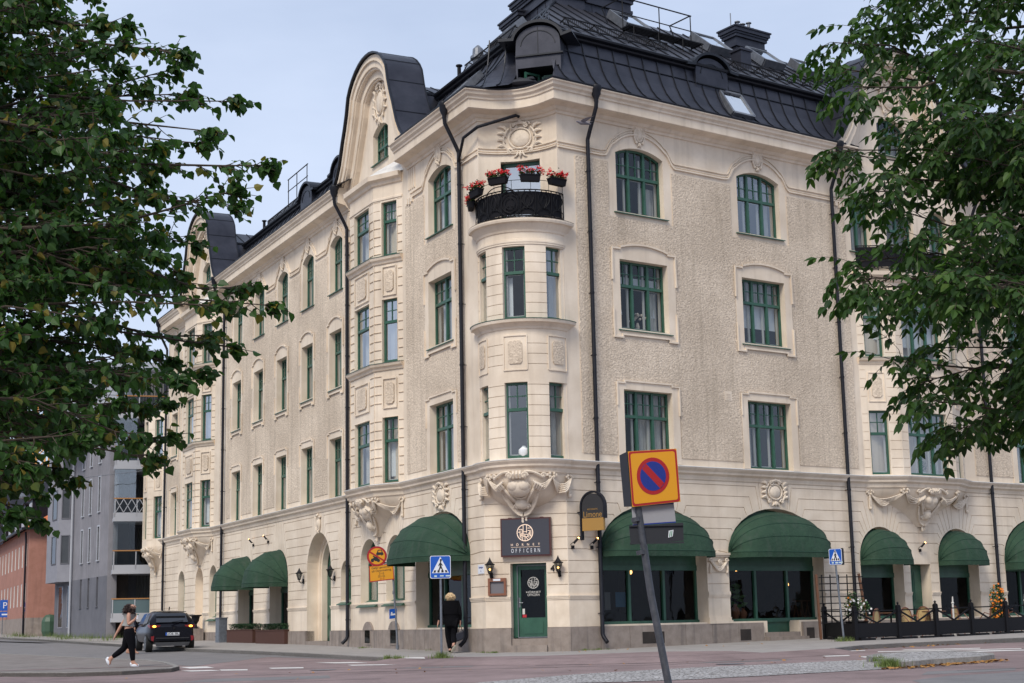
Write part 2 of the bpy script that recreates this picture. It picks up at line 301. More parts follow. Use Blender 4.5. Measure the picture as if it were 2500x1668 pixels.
def window(F, s0, s1, z0, z1, lights=2, top=None, rec=.2, tr=.64, name='window', cloth=None, sill=True, munt=2, sillw=.12, sillmat='green', fine=True, gm='glass'):
    """one window: green frame with its glazing bars, glass, white inner sash, curtain, sill"""
    topf = (lambda a: z1) if top is None else (lambda a, q=seg(s0, s1, z1, top, 20): float(np.interp(a, [p[0] for p in q], [p[1] for p in q])))
    m = MB(); fw = .07; o1 = -rec; o0 = -rec-.07
    zt = z0+(z1-z0)*tr
    m.box(F, s0, s0+fw, o0, o1, z0, z1); m.box(F, s1-fw, s1, o0, o1, z0, z1); m.box(F, s0+fw, s1-fw, o0, o1, z0, z0+fw+.01)
    if top is None: m.box(F, s0+fw, s1-fw, o0, o1, z1-fw, z1)
    else: m.strip(F, [(a, z-.035) for a, z in seg(s0, s1, z1, top, 12)], .075, o0, o1)
    W_ = s1-s0; xs = [s0+W_*i/lights for i in range(1, lights)]
    if tr < 1: m.box(F, s0+fw, s1-fw, o0-.01, o1+.03, zt-.045, zt+.045)
    for x in xs: m.box(F, x-.045, x+.045, o0, o1+.02, z0+fw+.01, topf(x)-.03)
    if tr < 1 and munt:
        ed = [s0]+xs+[s1]
        for a, b in zip(ed[:-1], ed[1:]):
            c = (a+b)/2; m.box(F, c-.014, c+.014, o0+.01, o1-.01, zt+.04, topf(c)-.04)
            zm = (zt+z1)/2+.03*(top is not None); m.box(F, a+.05, b-.05, o0+.012, o1-.012, zm-.014, zm+.014)
    w = m.build(name, 'green', B)
    g = MB(); gl = [(s0+.02, z0+.02), (s0+.02, z1-.02)]+([(a, z-.02) for a, z in seg(s0, s1, z1, top)[1:-1]] if top else [])+[(s1-.02, z1-.02), (s1-.02, z0+.02)]
    g.add([F.P(a, -rec-.035, z) for a, z in gl], [tuple(range(len(gl)))]); g.build('pane', gm, w)
    if fine:
        i = MB(); q = .05
        ed = [s0]+xs+[s1]
        for a, b in zip(ed[:-1], ed[1:]):
            for x in (a+.05, b-.05-.055): i.box(F, x, x+.055, -rec-.17, -rec-.12, z0+.05, z1-.02)
        i.box(F, s0+.04, s1-.04, -rec-.171, -rec-.12, zt-.05, zt+.05) if tr < 1 else None
        i.box(F, s0+.04, s1-.04, -rec-.171, -rec-.12, z0+.03, z0+.12)
        i.build('inner_sash', 'white', w)
    if cloth:
        c = MB()
        for kind, a, b, za, zb in cloth:
            a = s0+W_*a; b = s0+W_*b; za = z0+(z1-z0)*za; zb = z0+(z1-z0)*zb
            if kind == 'c':
                n = max(6, int(abs(b-a)/.035)); vs = [F.P(a+(b-a)*k/n, -rec-.3+.025*sin(k*1.9)+.01*sin(k*.7), z) for k in range(n+1) for z in (za, zb)]
                c.add(vs, [(2*k, 2*k+1, 2*k+3, 2*k+2) for k in range(n)], 0)
            else: c.add([F.P(a, -rec-.24, za), F.P(a, -rec-.24, zb), F.P(b, -rec-.24, zb), F.P(b, -rec-.24, za)], [(0, 1, 2, 3)], 1)
        c.build('curtain', ['cloth', 'blind'], w)
    if sill:
        k = MB(); k.add([F.P(s0-sillw, .09, z0-.05), F.P(s1+sillw, .09, z0-.05), F.P(s1+sillw, -rec, z0+.02), F.P(s0-sillw, -rec, z0+.02),
                         F.P(s0-sillw, .09, z0-.075), F.P(s1+sillw, .09, z0-.075), F.P(s1+sillw, -rec, z0-.04), F.P(s0-sillw, -rec, z0-.04)],
                        [(0,1,2,3),(4,5,1,0),(7,6,5,4),(0,3,7,4),(1,2,6,5)])
        k.build('window_sill', sillmat, w)
    return w
def curt(r, big=False):
    k = r.random(); out = []
    if k < .75: out += [('c', .02, .2+.12*r.random(), .0, 1)]
    if k > .25: out += [('c', .8-.12*r.random(), .98, .0, 1)]
    if r.random() < .3: out += [('b', .03, .97, .35+.4*r.random(), .98)]
    if r.random() < .25: out += [('c', .2, .8, .0, .98)]
    return out
RN = random.Random(11)

# ---- openings of the two street fronts (s, z on the plane)
R_UP = [(2.27, 4.2), (7.4, 9.33)]
L_COL = [(12.13, 13.47), (15.41, 16.75), (18.66, 20.0), (21.92, 23.26), (25.2, 26.54)]
L_UP = [(2.05, 3.9)]+L_COL+[(36.5, 37.7)]
R_ALL = R_UP+[(21.0, 22.9), (25.6, 27.5)]
F2 = (4.68, 6.87); F3 = (8.75, 10.92); F4 = (12.45, 14.34, 14.58)
R_G = [dict(s=(1.16, 5.37), zb=-.12, zs=1.95, top=3.4), dict(s=(6.28, 10.5), zb=-.12, zs=1.95, top=3.42, door=(7.85, 9.27)), dict(s=(12.25, 14.36), zb=-.14, zs=1.88, top=2.93),
       dict(s=(16.2, 18.35), zb=-.14, zs=1.88, top=2.93), dict(s=(19.85, 24.0), zb=-.14, zs=1.95, top=3.4), dict(s=(25.2, 29.3), zb=-.14, zs=1.95, top=3.4)]
L_G = [dict(s=(1.02, 5.25), zb=-.12, zs=2.0, top=3.45), dict(s=(6.2, 7.85), zb=.78, zs=2.1, top=2.95), dict(s=(8.62, 10.28), zb=.78, zs=2.1, top=2.95),
       dict(s=(11.25, 12.3), zb=.9, zs=1.8, top=2.32), dict(s=(13.38, 16.1), zb=-1.1, zs=2.14, top=3.5), dict(s=(18.44, 20.85), zb=-.14, zs=1.9, top=3.1),
       dict(s=(23.1, 25.4), zb=-.14, zs=1.9, top=3.05), dict(s=(28.9, 30.15), zb=.5, zs=2.25, top=2.88), dict(s=(31.25, 32.65), zb=-.14, zs=2.15, top=2.85), dict(s=(34.7, 35.95), zb=.3, zs=2.2, top=2.83)]
GG_R = 15.35; GG_L = [8.45, 31.85]
def ops(G): return [aop(g['s'][0], g['s'][1], g['zb'], g['zs'], g['top'], door=g.get('door')) for g in G]
def uops(cols, skip=()):
    r = []
    for a, b in cols:
        r += [rop(a, b, *F2), rop(a, b, *F3), sop(a, b, *F4)]
    return r
gab_up_R = [sop(12.75, 13.8, 12.5, 14.25, 14.45), rop(14.62, 16.08, 11.95, 14.05), sop(16.9, 17.95, 12.5, 14.25, 14.45)]
RDOOR = rop(14.72, 15.75, -.72, 1.68)
for F, G, U, xtra, s_end in ((FR, R_G, R_ALL, gab_up_R, 31), (FL, L_G, L_UP, [], 42)):
    m = MB(); m.panel(F, [(0, 4.3), (0, 15.7), (s_end, 15.7), (s_end, 4.3)] if F is FR else [(0, 4.3), (0, 15.7), (38.75, 15.7), (38.75, 11.3), (42, 11.3), (42, 4.3)], uops(U)+xtra, -.4, 0); m.build('upper_wall', 'cream', B)
    m = MB(); lo = ops(G)
    hh = lo+([RDOOR] if F is FR else [])
    m.panel(F, [(0, -1.2), (0, 4.3), (s_end, 4.3), (s_end, -1.2)], [h for h in hh], -.55, -.03); m.build('lower_wall', 'cream', B)
    # banded render coat, with the joints left open; joints turn down into the arches
    slots = []; blockers = [aop(g['s'][0]-.012, g['s'][1]+.012, g['zb']-.02, g['zs'], g['top']+.012) for g in G]+([rop(14.7, 15.77, -.8, 1.7)] if F is FR else [])
    def crosses(pa, pb):
        ax0, ax1 = min(p[0] for p in pa), max(p[0] for p in pa); bx0, bx1 = min(p[0] for p in pb), max(p[0] for p in pb)
        if ax1 < bx0 or bx1 < ax0: return False
        for i in range(len(pa)):
            a, b = pa[i], pa[(i+1) % len(pa)]
            for j in range(len(pb)):
                c, d = pb[j], pb[(j+1) % len(pb)]
                o = lambda p, q, r: (q[0]-p[0])*(r[1]-p[1])-(q[1]-p[1])*(r[0]-p[0])
                if o(a, b, c)*o(a, b, d) < 0 and o(c, d, a)*o(c, d, b) < 0: return True
        return False
    def try_slot(path, w=.022):
        for q in ([path, path[1:-1], path[1:], path[:-1]] if len(path) > 2 else [path]):
            if len(q) < 2: continue
            P_ = slot(q, w)
            if any(z > 4.27 or x < .005 or x > s_end-.005 for x, z in P_): continue
            if any(crosses(P_, s_) for s_ in slots) or any(crosses(P_, b_) for b_ in blockers): continue
            slots.append(P_); return
    zk = [.36*0+.70+.34*i for i in range(1, 11)]
    O = sorted([(g['s'][0], g['s'][1], g['zb'], g['zs'], g['top'], False) for g in G]+([(14.72, 15.75, -.72, 1.68, 1.68, True)] if F is FR else []))
    edges = [(-9, 0, 0, 0, 0, True)]+O+[(s_end, s_end+9, 0, 0, 0, True)]
    for A, Bq in zip(edges[:-1], edges[1:]):
        mid = (A[1]+Bq[0])/2; lo_s, hi_s = A[1], Bq[0]
        if A[0] == -9: mid = 0.0; 
        if Bq[0] == s_end: mid = s_end
        for z in zk:
            ends = []
            for (o, sg) in ((A, -1), (Bq, 1)):
                if o[0] == -9: ends.append([(.02, z)]); continue
                if o[0] >= s_end: ends.append([(s_end-.02, z)]); continue
                edge = o[1] if sg < 0 else o[0]
                if o[5] and z < o[4]+.05: ends.append([(edge-sg*.03, z)]); continue
                if o[5]: ends.append([(mid, z)] if False else [((o[0]+o[1])/2+sg*-.002, z)]); continue
                c = (o[0]+o[1])/2; a = (o[1]-o[0])/2; b = o[4]-o[3]
                if z <= o[3]-.02: ends.append([(edge-sg*.03, z)]); continue
                fr = (z-(o[3]-.34))/(4.1-o[3]+.34)
                ph = rad(8+64*fr); I = (c-sg*(a+.03)*cos(ph), o[3]+(b+.03)*sin(ph))
                if I[1] > z-.02: 
                    ph = math.asin(max(0, min(.95, (z-.06-o[3])/(b+.03)))) if b > 0 else 0; I = (c-sg*(a+.03)*cos(ph), o[3]+(b+.03)*sin(ph))
                dx = -sg*cos(ph)*.62; dz = sin(ph)+.05; t = (z-I[1])/dz; J = (I[0]+dx*t, z)
                lim = mid+sg*.03
                if (J[0]-lim)*sg < 0:
                    u = (lim-I[0])/(J[0]-I[0]) if abs(J[0]-I[0]) > 1e-6 else 1; J = (lim, I[1]+(z-I[1])*u); ends.append([I, J, None]); continue
                ends.append([I, J])
            a_, b_ = ends
            if a_[-1] is None or b_[-1] is None:
                for e in (a_, b_):
                    if len(e) >= 2:
                        e = [p for p in e if p]
                        if abs(e[0][1]-e[1][1]) > .05 or abs(e[0][0]-e[1][0]) > .05: try_slot(e)
                continue
            path = a_ + b_[::-1]
            if path[-1][0]-path[0][0] < .08: continue
            try_slot(path)
    for g in G:                                     # joints standing on the crown of each arch
        c = (g['s'][0]+g['s'][1])/2; a = (g['s'][1]-g['s'][0])/2; b = g['top']-g['zs']
        for q in (-.42, -.2, .2, .42):
            x = c+q*min(a, 1.5)*.9; z = g['zs']+b*math.sqrt(max(0, 1-((x-c)/a)**2))+.04; try_slot([(x, z), (x+q*.25, 4.24)], .018)
    m = MB(); low = -.165
    segs = []; cur = 0.0
    doors = sorted([(g['s'][0], g['s'][1]) for g in G if g['zb'] < low]+([(14.72, 15.75)] if F is FR else []))
    # the coat is one panel; openings that reach the plinth are notches in its lower edge
    outer = [(0, low)]; outer = [(s_end, low), (s_end, 4.29), (0, 4.29), (0, low)]
    holes = []
    notch = []
    for g in sorted(G, key=lambda g: g['s'][0]):
        if g['zb'] <= -.1: notch.append(aop(g['s'][0], g['s'][1], low, g['zs'], g['top']))
        else: holes.append(aop(g['s'][0], g['s'][1], g['zb'], g['zs'], g['top']))
    if F is FR: notch.append(rop(14.72, 15.75, low, 1.68))
    for nn in sorted(notch, key=lambda q: q[0][0]): outer += nn
    m.panel(F, outer, holes+slots, -.03, 0); m.build('banded_coat', 'cream', B)
    # plinth
    m = MB(); cur = 0
    dd = [(a, b) for a, b in doors]
    if F is FR: dd = [(7.62, 9.35)]+dd
    else: dd = dd
    for a, b in sorted(dd)+[(s_end, s_end)]:
        m.box(F, cur, a, -.3, .035, -1.3, -.175)
        nb_ = max(1, round((a-cur)/1.15)); wb = (a-cur)/nb_
        for i in range(nb_): m.box(F, cur+wb*i+.006, cur+wb*(i+1)-.006, .0, .05, -1.3, -.17)
        cur = b
    m.build('plinth', 'granite', B)
    # base course
    m = MB(); cur = 0
    for g in sorted(G, key=lambda g: g['s'][0])+[dict(s=(s_end, s_end), zb=-1)]:
        if g['zb'] > .7: continue
        br = [(cur, g['s'][0])]
        if F is FR and cur < 15 < g['s'][0]: br = [(cur, 14.72), (15.75, g['s'][0])]
        for a, b in br:
            if b-a > .1: m = MB(); m.box(F, a, b, 0, .035, .66, .70); m.box(F, a, b, 0, .02, .62, .66); m.box(F, a, b, 0, .05, .70, .735); m.build('base_course', 'cream', B)
        cur = g['s'][1]

# ---- rough stucco fields with the smooth window surrounds left out
def stucco(F, fields, holes, name='rough_stucco'):
    m = MB()
    for f in fields: m.panel(F, f, [h for h in holes if min(p[0] for p in f) < h[0][0] < max(p[0] for p in f)], 0, .022)
    m.build(name, 'stucco', B)
def sfield(a, b, cols, zlow=4.87, zmax=13.98, ex=.33):
    """outline of a stucco field, stepping round the f2 windows below and the f4 windows above"""
    lowr = []; up = []
    for c0, c1 in cols:
        lowr += [(c0-ex+.05, zlow), (c0-ex+.05, F2[1]+.24), (c1+ex, F2[1]+.24), (c1+ex, zlow)]
        up = [(c1+ex, zmax), (c1+ex, F4[0]-.2), (c0-ex, F4[0]-.2), (c0-ex, zmax)]+up
    return [(a, zlow)]+lowr+[(b, zlow), (b, zmax)]+up+[(a, zmax)]
def surr_h(c0, c1, ex=.33): return rop(c0-ex+.02, c1+ex, F3[0]-.3, F3[1]+.36)
stucco(FR, [sfield(.66, 12.45, R_UP)], [surr_h(*c) for c in R_UP]); stucco(FR, [sfield(18.6, 30.5, R_ALL[2:])], [surr_h(*c) for c in R_ALL[2:]])
stucco(FL, [sfield(1.2, 5.85, L_UP[:1])], [surr_h(*L_UP[0])]); stucco(FL, [sfield(11.3, 27.4, L_COL, ex=.22)], [surr_h(*c, ex=.22) for c in L_COL])
stucco(FL, [sfield(28.0, 28.6, [])], []); stucco(FL, [sfield(35.9, 38.3, [L_UP[-1]], ex=.22)], [surr_h(*L_UP[-1], ex=.22)])

# ---- windows of the flat fronts
def surround3(F, c0, c1, w):
    m = MB(); e = .33 if c1-c0 > 1.6 else .22; a, b = c0-e+.03, c1+e-.02; z0, z1 = F3[0]-.28, F3[1]+.32; k = .32*(b-a)/2.5
    out = [(a, z0), (a+k, z0), (a+k, z0+.09), (b-k, z0+.09), (b-k, z0), (b, z0), (b, z1), (b-k, z1)]+[(x, z) for x, z in reversed(seg(a+k, b-k, z1+.06, z1+.2, 8))]+[(a+k, z1), (a, z1)]
    m.panel(F, out, [rop(c0, c1, *F3)], 0, .035)
    pts = [(a, z0+.0), (a, z1), (a+k, z1)]+seg(a+k, b-k, z1+.06, z1+.2, 8)+[(b-k, z1), (b, z1), (b, z0)]
    m.strip(F, [(a-.02, z1-1.0), (a, z1), (a+k, z1)], .05, .035, .085); m.strip(F, seg(a+k, b-k, z1+.06, z1+.2, 8), .055, .035, .095); m.strip(F, [(b-k, z1), (b, z1), (b+.02, z1-1.0)], .05, .035, .085)
    m.strip(F, [(a, z0+.9), (a, z0), (a+k, z0), (a+k, z0+.09), (b-k, z0+.09), (b-k, z0), (b, z0), (b, z0+.9)], .05, .035, .08)
    m.build('surround', 'cream', w)
def surround2(F, c0, c1, w):
    m = MB(); e = .3 if c1-c0 > 1.6 else .2; a, b = c0-e+.03, c1+e-.02; z1 = F2[1]+.2; k = .3*(b-a)/2.5
    out = [(a, 4.66), (a, z1), (a+k, z1), (a+k, z1+.06), (b-k, z1+.06), (b-k, z1), (b, z1), (b, 4.66), (c1, 4.66), (c1, F2[1]), (c0, F2[1]), (c0, 4.66)]
    m.panel(F, out, [], 0, .035); m.strip(F, [(a, z1-.7), (a, z1), (a+k, z1), (a+k, z1+.06), (b-k, z1+.06), (b-k, z1), (b, z1), (b, z1-.9)], .045, .035, .075)
    m.build('surround', 'cream', w)
for F, cols in ((FR, R_ALL), (FL, L_UP)):
    for i, (a, b) in enumerate(cols):
        n = 3 if b-a > 1.87 and F is FR else 2
        big = F is FR or i == 0
        c2 = curt(RN); c3 = curt(RN); c4 = curt(RN)
        if F is FL and i > 0: c2 = [('c', .02, .98, 0, 1)]; c3 = [('c', .02, .98, 0, 1)] ; c4 = [('c', .02, .98, 0, 1)]
        if F is FL and i == 0: c2 = [('c', .02, .98, 0, 1)]; c3 = [('c', .02, .5, 0, 1), ('c', .75, .98, 0, 1)]; c4 = [('c', .02, .3, 0, .62), ('c', .7, .98, 0, .62)]
        if F is FR and i == 1: c3 = [('b', .03, .97, .28, .63), ('c', .03, .97, .66, .98)]; c4 = [('c', .86, .98, 0, 1)]
        if F is FR and i == 0: c3 = [('c', .1, .22, 0, .62), ('c', .8, .98, 0, .62), ('b', .03, .97, .7, .8)]; c4 = [('c', .66, .98, 0, .55)]; c2 = [('c', .5, .98, 0, 1)]
        w = window(F, a, b, *F2, lights=n, cloth=c2, sill=False); surround2(F, a, b, w)
        w = window(F, a, b, *F3, lights=n, cloth=c3); surround3(F, a, b, w)
        w = window(F, a, b, F4[0], F4[1], lights=n, top=F4[2], cloth=c4)
for a, b in ((12.75, 13.8), (16.9, 17.95)): window(FR, a, b, 12.5, 14.25, top=14.45, lights=2, cloth=[('c', .6, .98, 0, 1)])
window(FR, 14.62, 16.08, 11.95, 14.05, lights=2, tr=.75, sill=False, name='balcony_door', cloth=[('c', .02, .98, 0, 1)])

# ---- horizontal mouldings that follow the whole plan
tL = 1.24; tR = 1.24
def oriel_arc(r, n=22, lo=-tL, hi=tR): return [cyl(lo+(hi-lo)*i/n, r) for i in range(n+1)]
BAYL = lambda c: [(c+2.3, 0), (c+1.15, .62), (c-1.15, .62), (c-2.3, 0)]
BAYR = [(12.75, 0), (14.0, .62), (16.75, .62), (18.0, 0)]
pathS = [lp(42)]+[lp(*q) for q in BAYL(31.85)]+[lp(*q) for q in BAYL(8.45)]+[lp(.19)]+oriel_arc(1.43)+[rp(.19)]+[rp(*q) for q in BAYR]+[rp(31)]
STR = [(-.02, 4.2), (.03, 4.24), (.05, 4.32), (.06, 4.36), (.14, 4.42), (.15, 4.48), (.22, 4.56), (.23, 4.60), (-.02, 4.64)]
m = MB(); m.sweep(pathS, STR); m.build('string_course', 'cream', B)
m = MB(); m.sweep(pathS, [(.0, 4.655), (.24, 4.615), (.24, 4.595), (.0, 4.60)]); m.build('flashing', 'flash', B)
SAG = .42
def concave(o=0, n=12):
    """the hollow corner above the oriel: an arc between the two fronts, o metres in front of the wall"""
    a = V(PL+(0,)); b = V(PR+(0,)); w = CW; r = (w*w/4+SAG*SAG)/(2*SAG); t = math.asin(w/2/r)
    return [(lambda u: FC.P(w/2+r*sin(u), -SAG+(r-r*cos(u)), 0).xy[:])(-t+2*t*i/n) for i in range(n+1)]
CORN = [(-.05, 15.18), (.05, 15.2), (.07, 15.27), (.13, 15.30), (.2, 15.38), (.47, 15.44), (.5, 15.46), (.5, 15.72), (.54, 15.74), (.55, 15.80), (.62, 15.86), (.64, 15.93), (.69, 15.97), (.69, 16.01), (-.3, 16.08)]
mid_path = [lp(s) for s in (5.65,)]+concave()+[rp(12.65)]
cornices = [mid_path, [lp(29.05), lp(11.25)], [lp(38.8), lp(34.65)], [rp(18.05), rp(31)]]
m = MB()
for p in cornices: m.sweep(p, CORN)
m.build('cornice', 'cream', B)
m = MB()
for p in ([lp(5.05)]+concave()+[rp(12.0)], [lp(28.3), lp(11.95)], [lp(38.8), lp(35.4)], [rp(18.75), rp(31)]): m.sweep(p, [(.70, 16.0), (.715, 16.05), (.66, 16.08), (.45, 16.07), (.45, 16.12), (.40, 16.2), (-.3, 16.25)])
m.build('gutter_edge', 'seam', B)
# hollow corner wall above the oriel, with the balcony door in it
def gridwall(pts_of, ts, zs, openf, depth=.22, roff=lambda t, z: 0):
    """wall on a curved plan: cells (t,z); open cells get reveals. pts_of(t, o) -> (x,y)"""
    m = MB(); nt_, nz = len(ts), len(zs)
    idx = {}
    def vtx(i, j, o):
        k = (i, j, round(o, 4))
        if k not in idx: idx[k] = len(m.v); m.v.append((*pts_of(ts[i], o), zs[j]))
        return idx[k]
    op = [[openf((ts[i]+ts[i+1])/2, (zs[j]+zs[j+1])/2) for j in range(nz-1)] for i in range(nt_-1)]
    ro = [[0 if op[i][j] else roff((ts[i]+ts[i+1])/2, (zs[j]+zs[j+1])/2) for j in range(nz-1)] for i in range(nt_-1)]
    def F_(*q): m.f.append(q); m.m.append(0)
    for i in range(nt_-1):
        for j in range(nz-1):
            r = ro[i][j]
            if op[i][j]: r = -depth
            else: F_(vtx(i, j, r), vtx(i+1, j, r), vtx(i+1, j+1, r), vtx(i, j+1, r))
            if i+1 < nt_-1:
                r2 = -depth if op[i+1][j] else ro[i+1][j]
                if r2 != r: F_(vtx(i+1, j, r), vtx(i+1, j, r2), vtx(i+1, j+1, r2), vtx(i+1, j+1, r))
            if j+1 < nz-1:
                r2 = -depth if op[i][j+1] else ro[i][j+1]
                if r2 != r: F_(vtx(i, j+1, r), vtx(i+1, j+1, r), vtx(i+1, j+1, r2), vtx(i, j+1, r2))
    return m
_cr = (CW*CW/4+SAG*SAG)/(2*SAG); _ct = math.asin(CW/2/_cr)
def cpt(t, o=0): return FC.P(CW/2+(_cr-o)*sin(t), -SAG+_cr-(_cr-o)*cos(t), 0).xy[:]
dt = .63/_cr
ts = sorted(set([-_ct+2*_ct*i/14 for i in range(15)]+[-dt, dt]))
m = gridwall(cpt, ts, [11.5, 11.8, 13.93, 15.3], lambda t, z: abs(t) < dt and 11.8 < z < 13.93, .25); m.build('hollow_corner_wall', 'cream', B)
da = FC.P(CW/2-.64, -SAG-.02, 0); FD = Fr((da.x, da.y), FC.d.xy, FC.n.xy)
window(FD, 0, 1.28, 11.8, 13.94, lights=1, tr=.97, munt=0, rec=.17, name='balcony_door', sill=False, cloth=[('b', .02, .98, .02, .97)], gm='glassm')  # white sheet behind the pane imitates the bright sky reflection
m = MB(); FQ = FD
for w_, o_ in ((.05, .05),):
    m.strip(FQ, [(-.28, 12.6), (-.28, 14.25), (.15, 14.25), (.15, 14.34), (1.13, 14.34), (1.13, 14.25), (1.56, 14.25), (1.56, 12.9)], .045, -.05, .06)
m.build('door_surround', 'cream', B)
# ---- wave moulding under the cornice: three fillets rising over every top floor window
def wave(F, a, b, cols, zb=14.52, rise=.36, flat=None):
    def path(dz):
        pts = [(a, zb+dz)]
        for c0, c1 in cols:
            c = (c0+c1)/2; h = (c1-c0)/2; e = .2 if h > .8 else .12
            x0 = c-h-e-.28; x1 = c+h+e+.28
            pts += [(x0-.12, zb+dz)]+[(x0+.42*k/6, zb+dz+rise*.62*(.5-.5*cos(pi*k/6))) for k in range(1, 7)]
            s_ = seg(x0+.42, x1-.42, 0, rise*.55, 12); pts += [(x, zb+dz+rise*.62+z) for x, z in s_[1:-1]]
            pts += [(x1-.42+.42*k/6, zb+dz+rise*.62*(.5+.5*cos(pi*k/6))) for k in range(0, 7)]+[(x1+.12, zb+dz)]
        return pts+[(b, zb+dz)]
    m = MB()
    for dz, w_, t_ in ((.11, .028, .045), (.02, .022, .032), (-.05, .05, .06)): m.strip(F, path(dz), w_, 0, t_)
    return m
m = wave(FR, .02, 12.5, R_UP, zb=14.2, rise=.75); m.build('wave_moulding', 'cream', B)
m = wave(FR, 18.2, 30.8, R_ALL[2:], zb=14.2, rise=.75); m.build('wave_moulding', 'cream', B)
m = wave(FL, .02, 5.4, L_UP[:1], zb=14.2, rise=.75); m.build('wave_moulding', 'cream', B)
m = wave(FL, 11.5, 28.6, L_COL, zb=14.2, rise=.7); m.build('wave_moulding', 'cream', B)
m = MB()
for o_, z_ in ((.045, 14.34), (.035, 14.25), (.06, 14.18)): m.sweep([cpt(t, 0) for t in ts], [(0, z_-.02), (o_, z_-.015), (o_, z_+.015), (0, z_+.02)])
m.build('wave_moulding', 'cream', B)
for F, ss in ((FR, (12.35,)), (FL, (5.5, 11.6, 28.3))):
    for s0 in ss:
        m = MB()
        for k in range(4): m.box(F, s0+(-.02+.16*k if F is FR else -.5+.16*k), s0+(.07+.16*k if F is FR else -.41+.16*k), 0, .035, 14.45, 15.15)
        for k in range(3): m.box(F, s0-.35+.2*k, s0-.22+.2*k, 0, .07, 13.98-.05*(k == 1), 14.16)
        m.build('fluted_frieze', 'cream', B)

# ---- bays with slanting sides
def bay(F, plan, z0, z1, tops, front, name, side=None, lights=1, cap=None):
    """plan: four (s,o) corners; front window span; one window per slanting side"""
    P4 = [F.P(a, o, 0).xy[:] for a, o in plan]
    if plan[0][0] > plan[3][0]: pass
    rev = F is FL
    for k in range(3):
        a, b = P4[k], P4[k+1]; d = (b[0]-a[0], b[1]-a[1]); Ln = math.hypot(*d); n = (d[1], -d[0])
        G = Fr(a, d, n)
        if k == 1:
            ww = front; c = Ln/2; w0, w1 = c-ww/2, c+ww/2; nl = lights
        else:
            w0, w1 = (.26, .94) if k == 0 else (Ln-.94, Ln-.26); nl = 1
        if k == 0 and Ln < 1.1: w0, w1 = .2, .62
        m = MB(); hs = [rop(w0, w1, a0, a1) for a0, a1 in tops]
        gr = []
        zz = z0+.36
        while zz < z1-.7:
            inw = any(a0-.1 < zz < a1+.02 for a0, a1 in tops); inp = any(a1+.3 < zz < a1+1.62 for a0, a1 in tops[:-1])
            if inw or inp: gr += [slot([(.02, zz), (w0-.04, zz)], .02), slot([(w1+.04, zz), (Ln-.02, zz)], .02)]
            zz += .305
        m.panel(G, [(0, z0), (0, z1), (Ln, z1), (Ln, z0)], hs, -.3, -.02); m.panel(G, [(0, z0), (0, z1), (Ln, z1), (Ln, z0)], hs+gr, -.02, 0)
        m.build('bay_wall', 'cream', B)
        for q, (a0, a1) in enumerate(tops):
            cl = [('c', .05, .95, 0, 1)] if (rev and k != 2) else curt(RN)
            if rev and k == 2: cl = [[('b', .05, .95, .1, .62)], [('b', .03, .97, .02, .98)], [('b', .05, .95, .66, .98), ('c', .05, .2, 0, .6), ('c', .8, .95, 0, .6)]][q % 3]  # upper-floor white sheets are added to imitate sky reflected in the glass
            if not rev and k == 0: cl = [[('c', .3, .5, 0, .6)], [('b', .05, .95, .3, .98)], []][q % 3]
            if not rev and k == 1: cl = [[('c', .8, .97, 0, .6)], [('b', .03, .97, .2, .98)], []][q % 3]
            window(G, w0, w1, a0, a1, lights=nl, rec=.12, cloth=cl, sill=(q > 0), sillw=.04, gm='glassm' if rev and k == 2 and q == 1 else 'glass')
            if q < len(tops)-1:
                p = MB(); c = (w0+w1)/2; hw = (w1-w0)/2-.05; zc = (a1+tops[q+1][0])/2-.13; hz = .5
                p.strip(G, [(c-hw, zc-hz), (c-hw, zc+hz), (c+hw, zc+hz), (c+hw, zc-hz), (c-hw-.02, zc-hz)], .03, 0, .03)
                p.build('relief_panel', 'cream', B); p = MB(); u = hw*.62; v_ = hz*.72; e = .08
                p.panel(G, [(c-u+e, zc-v_), (c-u, zc-v_+e), (c-u, zc+v_-e), (c-u+e, zc+v_), (c+u-e, zc+v_), (c+u, zc+v_-e), (c+u, zc-v_+e), (c+u-e, zc-v_)], [], 0, .03)
                p.build('stucco_panel', 'stucco', B)
    # floor of the bay and ledges
    m = MB(); m.add([(*p, z0) for p in P4]+[(*p, z1) for p in P4], [(0, 1, 2, 3), (4, 5, 6, 7)])
    m.build('bay_floor', 'cream', B)
    LG = lambda zt: [(0, zt-.24), (.03, zt-.22), (.06, zt-.14), (.13, zt-.1), (.16, zt-.03), (.16, zt), (0, zt+.02)]
    for a0, a1 in tops[1:]:
        m = MB(); m.sweep(P4, LG(a0-.05)); m.build('ledge', 'cream', B)
        m = MB(); m.sweep(P4, [(0, a0-.015), (.18, a0-.045), (.18, a0-.06), (0, a0-.04)]); m.build('ledge_flashing', 'green', B)
    return P4
